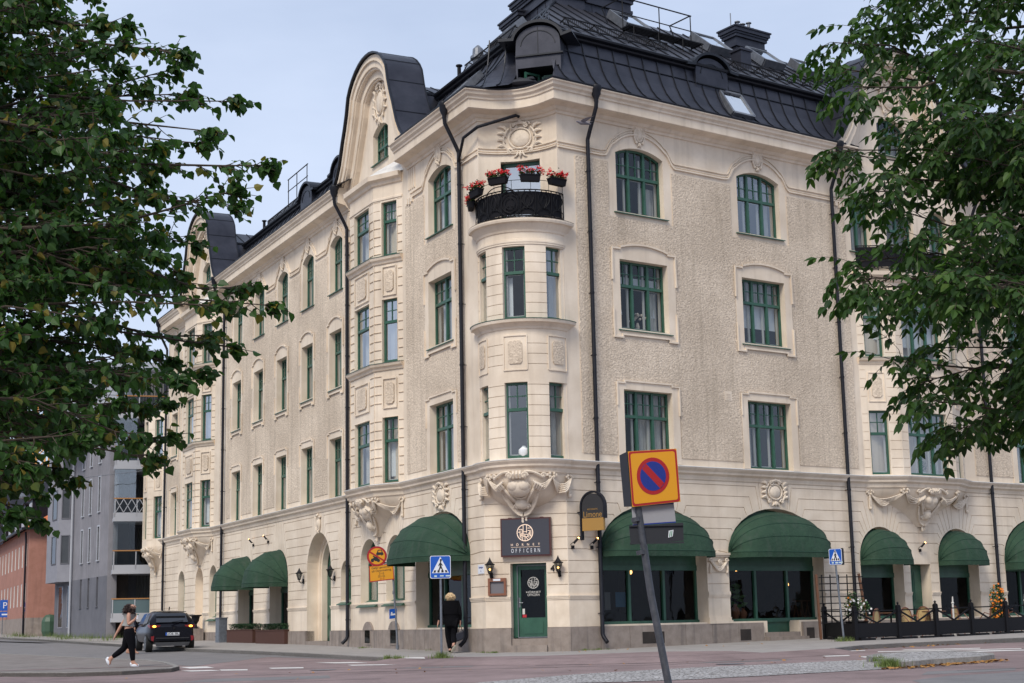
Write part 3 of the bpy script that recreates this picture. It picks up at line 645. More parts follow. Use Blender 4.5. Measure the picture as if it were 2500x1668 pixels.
for c in GG_L:
    P4 = bay(FL, BAYL(c), 4.25, 15.1, [F2, F3, (12.45, 14.35)], 1.45, 'bay')
    m = MB(); m.sweep(P4, [(0, 14.42), (.03, 14.43), (.03, 14.5), (0, 14.52)]); m.sweep(P4, [(0, 14.95), (.06, 14.98), (.1, 15.08), (.22, 15.14), (.24, 15.3), (0, 15.32)]); m.build('ledge', 'cream', B)
    m = MB(); q = [FL.P(a, 0, 0).xy[:] for a in (c+1.9, c+.9, c-.9, c-1.9)]
    P5 = [FL.P(a, o, 15.32) for a, o in ((c+2.45, 0), (c+1.2, .8), (c-1.2, .8), (c-2.45, 0))]; P6 = [FL.P(a, o, 15.62) for a, o in ((c+2.1, 0), (c+.95, .4), (c-.95, .4), (c-2.1, 0))]; P7 = [FL.P(a, -.12, 15.92) for a in (c+1.7, c+.75, c-.75, c-1.7)]
    m.add(P5+P6+P7, [(i+4*j, i+1+4*j, i+5+4*j, i+4+4*j) for j in range(2) for i in range(3)]); m.build('bay_roof', 'flash', B)
P4 = bay(FR, BAYR, 4.25, 11.5, [F2, F3], 2.05, 'bay', lights=3)
m = MB(); m.sweep(P4, [(0, 11.0), (.03, 11.01), (.03, 11.1), (0, 11.12)]); m.sweep(P4, [(0, 11.36), (.06, 11.4), (.14, 11.5), (.24, 11.58), (.26, 11.72), (0, 11.75)]); m.build('ledge', 'cream', B)
m = MB(); m.add([(*p, 11.74) for p in P4], [(0, 1, 2, 3)]); m.build('balcony_floor', 'granite', B)
# far end of the long left front: one more bay beyond the last downpipe
bay(FL, [(41.9, 0), (41.3, .62), (40.3, .62), (39.0, 0)], 4.25, 11.3, [F2, F3], .7, 'bay')

# ---- round corner oriel
ow = [(-1.19, -.70), (-.245, .245), (.70, 1.19)]
ts = sorted(set([round(-tL-.04+i*(2*tL+.08)/34, 4) for i in range(35)]+[x for w in ow for x in w]+[x for w in ow for x in (w[0]+.045, w[1]-.045)]))
gz_ = []; z = 4.98
while z < 11.0: gz_.append(z); z += .304
pan = (7.22, 8.28)
zs = sorted(set([4.2, 4.66, 6.88, 8.75, 10.95, 11.5, *pan]+[x for g in gz_ for x in (g-.009, g+.009)]))
def o_open(t, z): return (4.66 < z < 6.88 or 8.75 < z < 10.95) and any(a < t < b for a, b in ow)
def o_roff(t, z):
    inw = any(a-.0 < t < b for a, b in ow)
    if (pan[0] < z < pan[1]) and inw: return -.0
    if any(abs(z-g) < .012 for g in gz_) and not (pan[1] < z < 8.75) and not inw and (z < 6.9 or 7.25 < z): return -.028
    return 0
m = gridwall(lambda t, o: cyl(t, 1.43+o), ts, zs, o_open, .2, o_roff); m.build('oriel_wall', 'cream', B)
for zt, R_, rr in ((8.73, .25, 8.5), (11.74, .27, 11.42)):
    m = MB(); m.sweep(oriel_arc(1.43, 26, -tL-.1, tR+.1), [(0, rr-.06), (.03, rr-.04), (.05, rr+.02), (R_-.1, zt-.12), (R_-.02, zt-.1), (R_, zt-.04), (R_, zt), (-.5 if zt > 10 else 0, zt+.02)]); m.build('ledge', 'cream', B)
m = MB(); m.sweep(oriel_arc(1.43, 26, -tL-.1, tR+.1), [(0, 8.77), (.27, 8.735), (.27, 8.72), (0, 8.75)]); m.build('ledge_flashing', 'green', B)
m = MB(); m.sweep(oriel_arc(1.43, 26), [(0, 11.0), (.025, 11.0), (.025, 11.05), (.04, 11.06), (.04, 11.11), (.02, 11.12), (.02, 11.16), (0, 11.17)]); m.build('ledge', 'cream', B)
m = MB(); m.add([(*p, 11.755) for p in oriel_arc(1.7, 22, -tL-.12, tR+.12)]+[(*FC.P(CW/2, -.6, 0).xy[:], 11.755)], [tuple(range(24))]); m.build('balcony_floor', 'granite', B)
for i, (a, b) in enumerate(ow):
    pa, pb = cyl(a, 1.43), cyl(b, 1.43); d = (pb[0]-pa[0], pb[1]-pa[1]); G = Fr(pa, d, (d[1], -d[0])); Ln = math.hypot(*d)
    c3 = [[('c', .05, .95, 0, 1)], [('b', .05, .33, .02, .6)], [('c', .6, .95, 0, 1)]][i]; c2 = [[('c', .05, .95, 0, 1)], [], [('c', .55, .95, 0, 1)]][i]
    window(G, 0, Ln, 8.77, 10.95, lights=1, rec=.1, cloth=c3, sill=False); window(G, 0, Ln, 4.67, 6.88, lights=1, rec=.1, cloth=c2, sill=False)
    p = MB(); fr = lambda u, z, o: (*cyl(a+(b-a)*u, 1.43+o), z)
    def cstrip(p, pts, w, o):
        L_, R_2 = offset2([(u*Ln, z) for u, z in pts], w/2); n = len(pts)
        vs = [fr(u/Ln, z, 0) for u, z in L_]+[fr(u/Ln, z, o) for u, z in L_]+[fr(u/Ln, z, o) for u, z in R_2]+[fr(u/Ln, z, 0) for u, z in R_2]
        p.add(vs, [(q*n+k, q*n+k+1, (q+1)*n+k+1, (q+1)*n+k) for q in range(3) for k in range(n-1)])
    cstrip(p, [(.0, 7.24), (.0, 8.26)], .035, .03); cstrip(p, [(1, 7.24), (1, 8.26)], .035, .03)
    cstrip(p, [(k/6, 7.24) for k in range(7)], .035, .03); cstrip(p, [(k/6, 8.26) for k in range(7)], .035, .03); p.build('relief_panel', 'cream', B)
    p = MB(); n = 8; us = [.2+.6*k/n for k in range(n+1)]
    lo_ = [7.42+(.07 if k in (0, n) else 0) for k in range(n+1)]; hi_ = [8.1-(.07 if k in (0, n) else 0) for k in range(n+1)]
    vs = [fr(u, z, .03) for u, z in zip(us, lo_)]+[fr(u, z, .03) for u, z in zip(us, hi_)]+[fr(u, z, 0) for u, z in zip(us, lo_)]+[fr(u, z, 0) for u, z in zip(us, hi_)]
    k2 = n+1; p.add(vs, [(k, k+1, k2+k+1, k2+k) for k in range(n)]+[(k, k+1, 2*k2+k+1, 2*k2+k) for k in range(n)]+[(k2+k, k2+k+1, 3*k2+k+1, 3*k2+k) for k in range(n)]+[(0, k2, 3*k2, 2*k2), (n, k2+n, 3*k2+n, 2*k2+n)])
    p.build('stucco_panel', 'stucco', B)
# underside bowl of the oriel
m = MB(); m.lathe((C0[0], C0[1], 0), [(1.43, 4.3), (1.40, 4.05), (1.30, 3.82), (1.14, 3.6), (.93, 3.42), (.74, 3.3), (.5, 3.2), (0, 3.1)], 40, AX-tL-.3, AX+tR+.3); m.build('oriel_corbel', 'cream', B, True)

# ---- ground floor corner face
CDOOR = (.76, 1.84, -.47, 1.68)
m = MB(); m.panel(FC, [(0, -1.2), (0, 4.3), (CW, 4.3), (CW, -1.2), (CDOOR[1], -1.2), (CDOOR[1], CDOOR[3]), (CDOOR[0], CDOOR[3]), (CDOOR[0], -1.2)], [], -.5, -.03)
m.panel(FC, [(0, -.16), (0, 4.29), (CW, 4.29), (CW, -.16), (CDOOR[1], -.16), (CDOOR[1], CDOOR[3]), (CDOOR[0], CDOOR[3]), (CDOOR[0], -.16)],
        [slot([(.01, z), (CDOOR[0]-.03, z)]) for z in [.70+.34*i for i in range(1, 3)]]+[slot([(CDOOR[1]+.03, z), (CW-.01, z)]) for z in [.70+.34*i for i in range(1, 3)]]+[slot([(.01, z), (CW-.01, z)]) for z in [.70+.34*i for i in range(3, 11)]], -.03, 0)
for a, b in ((0, CDOOR[0]), (CDOOR[1], CW)):
    m.box(FC, a, b, 0, .035, .66, .70); m.box(FC, a, b, 0, .02, .62, .66); m.box(FC, a, b, 0, .05, .70, .735)
m.build('corner_wall', 'cream', B)
m = MB()
for a, b in ((-.04, CDOOR[0]), (CDOOR[1], CW+.04)): m.box(FC, a, b, -.4, .052, -1.25, -.168)
for k, (z, o) in enumerate(((-.47, .0), (-.66, .16))): m.box(FC, CDOOR[0]+.002, CDOOR[1]-.002, -.5, -.02+o, z-.6, z)
m.build('plinth', 'granite', B)
# ---------------------------------------------------------------- mansard roof
MAN = [(.60, 16.05), (.28, 16.2), (.02, 16.42), (-.22, 16.72), (-.42, 17.1), (-.58, 17.55), (-.68, 18.02)]
def man_o(z): return float(np.interp(z, [p[1] for p in MAN], [p[0] for p in MAN]))
def isect(p, d, q, e):
    k = d[0]*e[1]-d[1]*e[0]; t = ((q[0]-p[0])*e[1]-(q[1]-p[1])*e[0])/k; return (p[0]+d[0]*t, p[1]+d[1]*t)
def corner_pts(o, oL=None):
    """plan of the roof corner at offset o (negative = inwards): two points, or one once the hips have met"""
    oL = o if oL is None else oL; pl, pr, pc = FL.P(0, oL, 0), FR.P(0, o, 0), FC.P(0, o, 0)
    a = isect(pl.xy, dL, pc.xy, cd); b = isect(pr.xy, dR, pc.xy, cd)
    if (b[0]-a[0])*cd[0]+(b[1]-a[1])*cd[1] <= 0: a = b = isect(pl.xy, dL, pr.xy, dR)
    return a, b
def roofrun(prof, paths, name, mat='roof', mb=None):
    m = mb or MB()
    for p in paths: m.sweep(p, prof, caps=False)
    if mb is None: return m.build(name, mat, B)
    return m
Lend, Rend = 38.8, 31
runs = [[lp(6.15), lp(.0), FC.P(1.16, 0, 0).xy[:]], [FC.P(2.42, 0, 0).xy[:], rp(.0), rp(13.05)], [lp(29.55), lp(10.75)], [lp(Lend), lp(34.15)], [rp(17.65), rp(Rend)]]
MANL = [(o if z < 16.3 else o-.72*(z-16.2)/1.82, z) for o, z in MAN]
Lruns = [runs[0]]+[runs[2], runs[3]]; Rruns = [runs[1], runs[4]]
roofrun(MAN, Rruns, 'mansard_roof'); roofrun(MANL, Lruns, 'mansard_roof')
m = MB()
EV = [(-.66, 17.98), (-.56, 18.02), (-.54, 18.06), (-.58, 18.1), (-.48, 18.14), (-.46, 18.2), (-.5, 18.24), (-.9, 18.22)]
for q in ([rp(.3), rp(13.05)], runs[4]): m.sweep(q, EV)
for q in ([lp(6.15), lp(.5)], runs[2], runs[3]): m.sweep(q, [(o-.72, z) for o, z in EV])
m.build('eaves_moulding', 'seam', B)
m = MB()      # standing seams of the curved slope
def seams(F, ss, prof, w=.03, h=.035):
    for s in ss:
        for (o0, z0), (o1, z1) in zip(prof[:-1], prof[1:]): m.bar(F.P(s, o0+h/2, z0+h/2), F.P(s, o1+h/2, z1+h/2), w, h)
seams(FR, [.35+.62*i for i in range(21)]+[17.9+.62*i for i in range(21)], MAN)
seams(FL, [.35+.62*i for i in range(10)]+[11.0+.62*i for i in range(30)]+[34.6+.62*i for i in range(7)], MANL)
for F, a, b in ((FR, .2, 13), (FR, 17.7, 31)):
    m.box(F, a, b, -.60, -.545, 17.55, 17.57)
# upper slopes
O1, Z1, O2, Z2 = -.62, 18.2, -5.0, 21.45
upf = lambda o: Z1+(Z2-Z1)*(O1-o)/(O1-O2)
O1L = -1.34; lof = lambda o: O1L+(O2-O1L)*(O1-o)/(O1-O2); upfL = lambda o: Z1+(Z2-Z1)*(O1L-o)/(O1L-O2)
us = MB()
offs = [O1+(O2-O1)*i/24 for i in range(25)]
for a, b in zip(offs[:-1], offs[1:]):
    (al, ar), (bl, br) = corner_pts(a, lof(a)), corner_pts(b, lof(b)); za, zb = upf(a), upf(b)
    us.add([(*lp(Lend, lof(a)), za), (*al, za), (*bl, zb), (*lp(Lend, lof(b)), zb)], [(0, 1, 2, 3)])
    us.add([(*rp(Rend, a), za), (*ar, za), (*br, zb), (*rp(Rend, b), zb)], [(0, 1, 2, 3)])
    if al != ar: us.add([(*al, za), (*ar, za), (*br, zb), (*bl, zb)], [(0, 1, 2, 3)])
# the slopes behind the ridge, down towards the yard
(rl, rr) = corner_pts(O2); (yl, yr) = corner_pts(-9.5)
us.add([(*lp(Lend, O2), Z2), (*rl, Z2), (*yl, 18.2), (*lp(Lend, -9.5), 18.2)], [(0, 1, 2, 3)]); us.add([(*rp(Rend, O2), Z2), (*rr, Z2), (*yr, 18.2), (*rp(Rend, -9.5), 18.2)], [(0, 1, 2, 3)])
us.build('upper_roof', 'roofup', B)
def useam(F, s, o0, o1):
    if F is FL: o0, o1 = lof(o0), lof(o1); m.bar(F.P(s, o0, upfL(o0)+.02), F.P(s, o1, upfL(o1)+.02), .03, .05)
    else: m.bar(F.P(s, o0, upf(o0)+.02), F.P(s, o1, upf(o1)+.02), .03, .05)
def hip_o(F, s):      # offset at which the hip crosses this s
    best = O2
    for a in offs:
        c = corner_pts(a, lof(a))[0 if F is FL else 1]; v = (V((*c, 0))-F.o).dot(F.d)
        if v > s: best = a; break
    return best
for F, e in ((FR, Rend), (FL, Lend)):
    s = .55
    while s < e:
        o1 = hip_o(F, s)
        if o1 < O1-.1: useam(F, s, O1, o1)
        s += .62
seams(FC, (.25, .8), MAN)
for i in range(7):      # seams of the little corner slope
    t = (i+.5)/7; (al, ar) = corner_pts(O1, O1L); p = V((*al, upf(O1)+.02)).lerp(V((*ar, upf(O1)+.02)), t)
    e = O1-(2.3)*(1-abs(t-.5)*2)*.95; n3 = FC.n*(e-O1); q = p+V((n3.x, n3.y, upf(e)-upf(O1))); m.bar(p, q, .03, .05)
hip = [(corner_pts(a, lof(a)), upf(a)) for a in offs]
m.tube([(*h[0][0], h[1]+.03) for h in hip], .035, 6); m.tube([(*h[0][1], h[1]+.03) for h in hip], .035, 6)
m.build('roof_seams', 'seam', B)
# snow rails
def snow(F, a, b, o=-1.45):
    r = MB(); z = upf(o)
    if F is FL: o = -2.0; z = upfL(o)
    for k in (0.06, .3): r.bar(F.P(a, o, z+k), F.P(b, o, z+k), .035)
    n = int((b-a)/.075)
    for i in range(n+1): r.bar(F.P(a+(b-a)*i/n, o, z+.06), F.P(a+(b-a)*i/n, o, z+.3), .018)
    i = a+.1
    while i < b: r.bar(F.P(i, o+.25, z-.15), F.P(i, o, z+.3), .03); r.bar(F.P(i, o-.3, z+.22), F.P(i, o, z+.3), .03); i += 1.2
    r.build('snow_rail', 'iron', B)
snow(FR, 1.5, 5.9); snow(FR, 8.9, 12.9); snow(FL, 1.2, 5.2); snow(FL, 12.5, 14.8); snow(FL, 22.5, 28)
# skylights
def skylight(F, s0, s1, P0, P1, fr='steel'):
    """P0 lower (o,z), P1 upper (o,z) points of the tilted frame"""
    nv = V((0, 0, 0)); d = F.P(0, P1[0], P1[1])-F.P(0, P0[0], P0[1]); n = F.d.cross(d).normalized()
    if n.dot(F.n) < 0: n = -n
    A = [F.P(s0, *P0), F.P(s1, *P0), F.P(s1, *P1), F.P(s0, *P1)]; k = MB(); t = .14
    def beam(p, q, w=.09): 
        x = (q-p).normalized(); y = n.cross(x)*w/2; k.add([p-y-n*.15, p+y-n*.15, p+y+n*t, p-y+n*t, q-y-n*.15, q+y-n*.15, q+y+n*t, q-y+n*t], [(0,1,2,3),(4,7,6,5),(0,4,5,1),(1,5,6,2),(2,6,7,3),(3,7,4,0)])
    for i in range(4): beam(A[i], A[(i+1) % 4])
    w = k.build('skylight', fr, B); g = MB(); g.add([p+n*.1 for p in A], [(0, 1, 2, 3)]); g.build('pane', 'glassm', w)
    g = MB(); g.add([p+n*.06 for p in A], [(0, 1, 2, 3)]); g.build('blind', 'blind', w)
skylight(FR, 7.35, 8.3, (.0, 16.46), (-.62, 17.4))
for a in (5.45, 9.3, 12.0, 14.35): skylight(FR, a, a+1.05, (-3.0, upf(-3.0)+.2), (-3.95, upf(-3.95)+.3))
skylight(FL, 1.6, 2.5, (.05, 16.42), (-.95, 17.4))
skylight(FL, 3.9, 4.8, (-2.8, upfL(-2.8)+.2), (-3.7, upfL(-3.7)+.25))
# eyebrow dormers on the curved slope
def eyebrow(F, c, hw=.9, h=.52):
    if F is FL: F = Fr(F.P(0, -.6, 0).xy, F.d.xy, F.n.xy)
    k = MB(); sh = arc(c, 17.98, hw*.8, h, pi, 0, 14)
    face = [(c-hw*.8, 17.1)]+sh+[(c+hw*.8, 17.1)]
    k.panel(F, face, [], -1.6, -.52); k.build('eyebrow_dormer', 'roof', B)
    k = MB(); pr = [(c-hw-.25, 18.12), (c-hw-.05, 18.14)]+arc(c, 18.02, hw*.92, h+.1, pi*.93, pi*.07, 14)+[(c+hw+.05, 18.14), (c+hw+.25, 18.12)]
    k.strip(F, pr, .09, -2.2, -.42); k.strip(F, arc(c, 17.9, .5, .4, pi, 0, 12), .03, -.53, -.50); k.box(F, c-.7, c+.6, -.53, -.47, 17.50, 17.54); k.build('eyebrow_moulding', 'seam', B)
eyebrow(FR, 7.0)
for c in (15.6, 19.7): eyebrow(FL, c)
# corner dormer with an open green window
DF = FC; (ca, cb) = corner_pts(-.62); mid = 1.87; hw_ = .72
m = MB()
m.box(DF, mid-hw_, mid+hw_, -1.9, -.42, 16.9, 17.4); m.box(DF, mid-hw_, mid-hw_+.06, -1.9, -.42, 16.0, 16.9); m.box(DF, mid+hw_-.06, mid+hw_, -1.9, -.42, 16.0, 16.9)
m.panel(DF, [(mid-hw_, 17.4)]+arc(mid, 17.75, hw_-.02, .5, pi, 0, 18)+[(mid+hw_, 17.4)], [], -2.6, -.42)
m.build('corner_dormer', 'roof', B)
m = MB(); m.strip(DF, [(mid-1.25, 17.86)]+arc(mid, 17.74, .80, .62, pi*.95, pi*.05, 20)+[(mid+1.1, 17.92)], .09, -2.8, -.30)
m.strip(DF, arc(mid, 17.6, .55, .48, pi*.98, pi*.02, 16), .025, -.45, -.40); m.box(DF, mid-.72, mid+.8, -.5, -.36, 17.26, 17.31); m.box(DF, mid-.01, mid+.01, -.43, -.405, 17.33, 18.2); m.build('dormer_moulding', 'seam', B)
m = MB(); m.box(DF, mid-.68, mid+.68, -1.85, -1.8, 16.0, 16.95); m.build('dormer_back', 'dark', B)
window(DF, mid+.0, mid+.62, 16.1, 16.72, lights=1, tr=.97, munt=0, rec=.85, name='dormer_window', sill=False, cloth=[('b', .03, .97, .02, .97)])
m = MB(); A = V(DF.P(mid-.08, -.9, 0)); A2 = Fr(A.xy, (DF.d*-.62+DF.n*.7).xy, (DF.n*.62+DF.d*.7).xy)
for q in ((0, .06, 16.1, 16.8), (.5, .56, 16.1, 16.8)): m.box(A2, q[0], q[1], -.03, .03, q[2], q[3])
m.box(A2, .06, .5, -.03, .03, 16.1, 16.17); m.box(A2, .06, .5, -.03, .03, 16.73, 16.8)
w = m.build('casement', 'green', B); g = MB(); g.box(A2, .06, .5, -.005, .005, 16.17, 16.73); g.build('pane', 'glass', w)
m = MB(); q = random.Random(4); m.ball(DF.P(1.55, .1, 16.22), (.42, .22, .14), 12, 6)
for k in range(9): m.ball(DF.P(1.3+.06*k, .1+q.gauss(0, .05), 16.28+q.random()*.05), (.12, .1, .07), 7, 5)
o = m.build('folded_tarpaulin', col('dark_tarp', (.02, .02, .025), .7), None, True); tag(o, 'crumpled dark tarpaulin lying on the gutter before the corner dormer', 'tarpaulin')
# chimneys
def chimney(F, s0, s1, o0, o1, z0, z1, name='chimney', caps=True, slopez=None):
    k = MB(); k.box(F, s0, s1, o0, o1, z0, z1); 
    for i, (e, a, b) in enumerate(((.08, z1-.5, z1-.38), (.03, z1-.38, z1-.12), (.10, z1-.12, z1), (.14, z1, z1+.08), (.19, z1+.08, z1+.22), (.23, z1+.22, z1+.28))): k.box(F, s0-e, s1+e, o0-e, o1+e, a, b)
    k.add([F.P(s0-.2, o0-.2, z1+.28), F.P(s1+.2, o0-.2, z1+.28), F.P(s1+.2, o1+.2, z1+.28), F.P(s0-.2, o1+.2, z1+.28), F.P(s0+.2, (o0+o1)/2, z1+.4), F.P(s1-.2, (o0+o1)/2, z1+.4)], [(0, 1, 5, 4), (2, 3, 4, 5), (1, 2, 5), (3, 0, 4)])
    for i in range(int((s1-s0)/.6)+1): k.box(F, s0+.6*i, s0+.6*i+.02, o1, o1+.02, z0, z1-.5)
    return k.build(name, 'roof', B)
ch = chimney(FR, 12.3, 13.75, -5.3, -4.7, 20.4, 21.92)
k = MB()
for i, (s, h, r) in enumerate(((12.35, .55, .02), (12.7, .25, .06), (12.95, .2, .07), (13.3, .33, .06), (13.5, .18, .05))):
    k.tube([FR.P(s, -5, 22.3), FR.P(s, -5, 22.3+h)], r, 8); 
    if r > .05: k.lathe(FR.P(s, -5, 22.3+h), [(r*1.9, 0), (r*1.9, .03), (0, .08)], 8)
k.build('flue_cap', 'steel', ch)
chimney(FR, 4.75, 7.1, -6.2, -4.75, 20.3, 22.05); chimney(FL, 3.7, 6.6, -6.0, -4.75, 20.3, 22.05)
chimney(FL, 13.2, 14.6, -3.4, -2.2, 18.6, 20.2); chimney(FL, 6.0, 7.2, -5.6, -4.6, 20.6, 21.5)
k = MB(); k.box(FR, 9.95, 10.45, -2.6, -2.1, 18.9, 19.95); k.box(FR, 9.9, 10.5, -2.65, -2.05, 19.95, 20.03); k.build('roof_vent', 'roof', B)
k = MB(); c = FL.P(9.2, -4.4, 0); k.lathe((c.x, c.y, 0), [(.2, 20.6), (.2, 21.0), (.3, 21.05), (.3, 21.15), (.22, 21.2), (.2, 21.45), (.05, 21.6), (0, 21.6)], 12); k.build('roof_vent', 'steel', B)
# roof walkway with guard rail
k = MB(); 
def rail(F, a, b, o, z0, h, posts, f=.035):
    for p in posts: k.bar(F.P(p, o, z0-.2), F.P(p, o, z0+h), f)
    k.bar(F.P(a, o, z0+h), F.P(b, o, z0+h), f); k.bar(F.P(a, o, z0+h*.5), F.P(b, o, z0+h*.5), f*.8)
rail(FR, 4.9, 8.1, -2.6, upf(-2.6)+.15, 1.15, (4.95, 6.6, 8.05))
for s in (4.95, 8.05): k.bar(FR.P(s, -2.6, upf(-2.6)+1.3), FR.P(s, -3.7, upf(-2.6)+1.3), .035); k.bar(FR.P(s, -3.7, upf(-2.6)+1.3), FR.P(s, -3.4, upf(-3.4)), .03)
for o in (-2.55, -2.45, -2.35, -2.25, -2.15): k.box(FR, 4.8, 8.2, o-.03, o+.03, upf(-2.6)+.1, upf(-2.6)+.14)
for s in (5.0, 6.1, 7.2, 8.1): k.bar(FR.P(s, -2.1, upf(-2.1)-.05), FR.P(s, -2.1, upf(-2.6)+.1), .03); k.bar(FR.P(s, -2.1, upf(-2.6)+.1), FR.P(s, -2.65, upf(-2.6)+.1), .04)
k.build('roof_walkway', 'iron', B)
k = MB(); rail(FL, 21.2, 24.0, -1.7, 18.9, 1.1, (21.3, 22.7, 23.9)); k.build('roof_walkway', 'iron', B)
k = MB(); 
for s, o, z in ((7.0, -2.6, 19.0), (30.5, -2.6, 19.0)): k.tube([FL.P(s, o, z), FL.P(s, o, z+.75)], .07, 8); k.tube([FL.P(s, o, z+.75), FL.P(s, o, z+.8)], .12, 8)
k.build('roof_vent', 'iron', B)

# ---------------------------------------------------------------- curved gables
BELLW = [(15.72, 4.0), (15.97, 3.8), (16.15, 3.45), (16.45, 3.1), (16.9, 2.8), (17.3, 2.62), (17.65, 2.47), (18.1, 2.24), (18.6, 2.03), (18.95, 1.93), (19.2, 1.85), (19.45, 1.66), (19.7, 1.38), (19.9, 1.05), (20.04, .7), (20.12, .35), (20.14, 0)]
def bell(c, dz=0): 
    l = [(c-w, z+dz) for z, w in BELLW]; return l+[(2*c-x, z) for x, z in l[-2::-1]]
def inset(pts, d): return offset2(pts, d)[0]
def gable(F, c, wins, hatch=False):
    """bell gable: stepped mouldings round a sunk field"""
    out = bell(c)
    def ring(d0, d1, o0, o1):
        a = inset(out, d0) if d0 else out; b = inset(out, d1)
        zl = 15.74; a = [(x, max(z, zl)) for x, z in a]; b = [(x, max(z, zl)) for x, z in b]
        m.panel(F, a+b[::-1], [], o0, o1)
    m = MB(); ring(0, .16, -.3, .36); ring(.155, .22, -.3, .40); ring(.22, .45, -.3, .33); ring(.445, .52, -.3, .27); ring(.515, .8, -.3, .12); ring(.795, .86, -.3, .06)
    # cornice stubs the curves land on
    m.build('gable_moulding', 'cream', B)
    m = MB(); hs = [sop(*w) for w in wins]
    fld = [(x, max(z, 15.62)) for x, z in inset(out, .7)]; m.panel(F, fld, hs, -.45, -.12); m.build('gable_wall', 'cream', B)
    for w in wins: 
        F2_ = Fr((F.P(0, -.12, 0)).xy, F.d.xy, F.n.xy); window(F2_, w[0], w[1], w[2], w[3], lights=2, top=w[4], rec=.18, tr=.5, cloth=[('c', .03, .97, 0, .98)], sillmat='green', sillw=.05)
    # bell-shaped roof behind the gable
    m = MB(); sp = MB(); shp = [(x, z) for x, z in offset2(out, -.07)[0]]
    for o0, o1, sc in ((-.95, .44, 1.0),):
        a = [F.P(x, o1, z) for x, z in shp]; b = [F.P(x, o0, z) for x, z in shp]; n = len(shp)
        m.add(a+b, [(i, i+1, n+i+1, n+i) for i in range(n-1)])
        m.add([F.P(x, o0, z) for x, z in shp], [tuple(range(n))])
    sp.strip(F, shp, .07, .40, .47); sp.strip(F, shp, .05, -.97, -.93)
    for i in range(2, n-2, 3): sp.bar(F.P(*[shp[i][0], .44, shp[i][1]]), F.P(shp[i][0], -.95, shp[i][1]), .03)
    # lower roof behind it running back into the mansard
    w1, z1, zr = 1.98, 18.35, 19.35
    q = [(c-3.2, 16.3), (c-2.6, 17.1), (c-2.15, 17.8), (c-w1, z1), (c, zr), (c+w1, z1), (c+2.15, 17.8), (c+2.6, 17.1), (c+3.2, 16.3)]
    a = [F.P(x, -.93, z) for x, z in q]; b = [F.P(x, -4.8, z) for x, z in q]; n = len(q); m.add(a+b, [(i, i+1, n+i+1, n+i) for i in range(n-1)])
    for o in (-1.5, -2.1, -2.7, -3.3):
        for i in (1, 2, 3, 4, 5, 6): sp.bar(F.P(q[i][0], o, q[i][1]+.02), F.P(q[i+1][0], o, q[i+1][1]+.02), .03)
    for i in (3, 5): sp.bar(F.P(q[i][0], -.93, q[i][1]), F.P(q[i][0], -4.5, q[i][1]), .09)
    m.build('gable_roof', 'roof', B, True); sp.build('gable_roof_seams', 'seam', B)
    # cornice returns under the feet
gable(FL, GG_L[0], [(7.72, 9.18, 16.35, 17.45, 17.72)]); gable(FL, GG_L[1], [(31.12, 32.58, 16.35, 17.45, 17.72)])
gable(FR, GG_R, [(14.6, 16.1, 16.35, 17.45, 17.72)])

# ---------------------------------------------------------------- downpipes
def pipe(F, s, ztop, zbot, head=True, off=.14, kink=None):
    """black downpipe with a rain head under the gutter, joint rings, clamps and a shoe"""
    k = MB(); r = .062
    if head:
        k.lathe(F.P(s, .62, 0), [(.0, 16.08), (.17, 16.08), (.19, 16.0), (.15, 15.92), (.14, 15.8), (.07, 15.66), (.065, 15.55)], 12)
        pts = [F.P(s, .62, 15.6), F.P(s, .6, 15.4), F.P(s, off+.12, 14.75), F.P(s, off, 14.5)]
        if kink: pts = [F.P(s+kink, .62, 15.6), F.P(s+kink*.95, .58, 15.3), F.P(s+.1*kink, off+.55, 14.45), F.P(s, off+.5, 14.2)]
        k.tube(pts, r, 10)
        top = 14.5 if not kink else 14.2
    else: top = ztop
    o = off+(.5 if kink else 0)
    k.tube([F.P(s, o, top), F.P(s, o, zbot+.25), F.P(s, o+.05, zbot+.14), F.P(s, o+.2, zbot)], r, 10)
    z = zbot+.8
    while z < top: k.tube([F.P(s, o, z), F.P(s, o, z+.05)], r+.012, 10); k.bar(F.P(s-.03, 0, z+.02), F.P(s-.03, o, z+.02), .02); z += 1.9
    return k.build('downpipe', 'pipe', B, True)
pipe(FR, 1.08, 0, -.62); pipe(FR, 11.75, 0, -.5); pipe(FR, 19.25, 0, -.4); pipe(FL, 1.12, 0, -.66); pipe(FL, 11.3, 0, -.62, off=.12); pipe(FL, 27.7, 0, -.4); pipe(FL, 38.6, 0, -.3)
k = MB(); k.tube([FC.P(CW/2+.02, -SAG+.2, 15.28), FC.P(CW/2-.05, -SAG+.3, 15.3), FC.P(.1, .35, 14.9), FL.P(.4, .3, 14.75), FL.P(1.12, .16, 14.2)], .05, 8); k.build('downpipe', 'pipe', B, True)
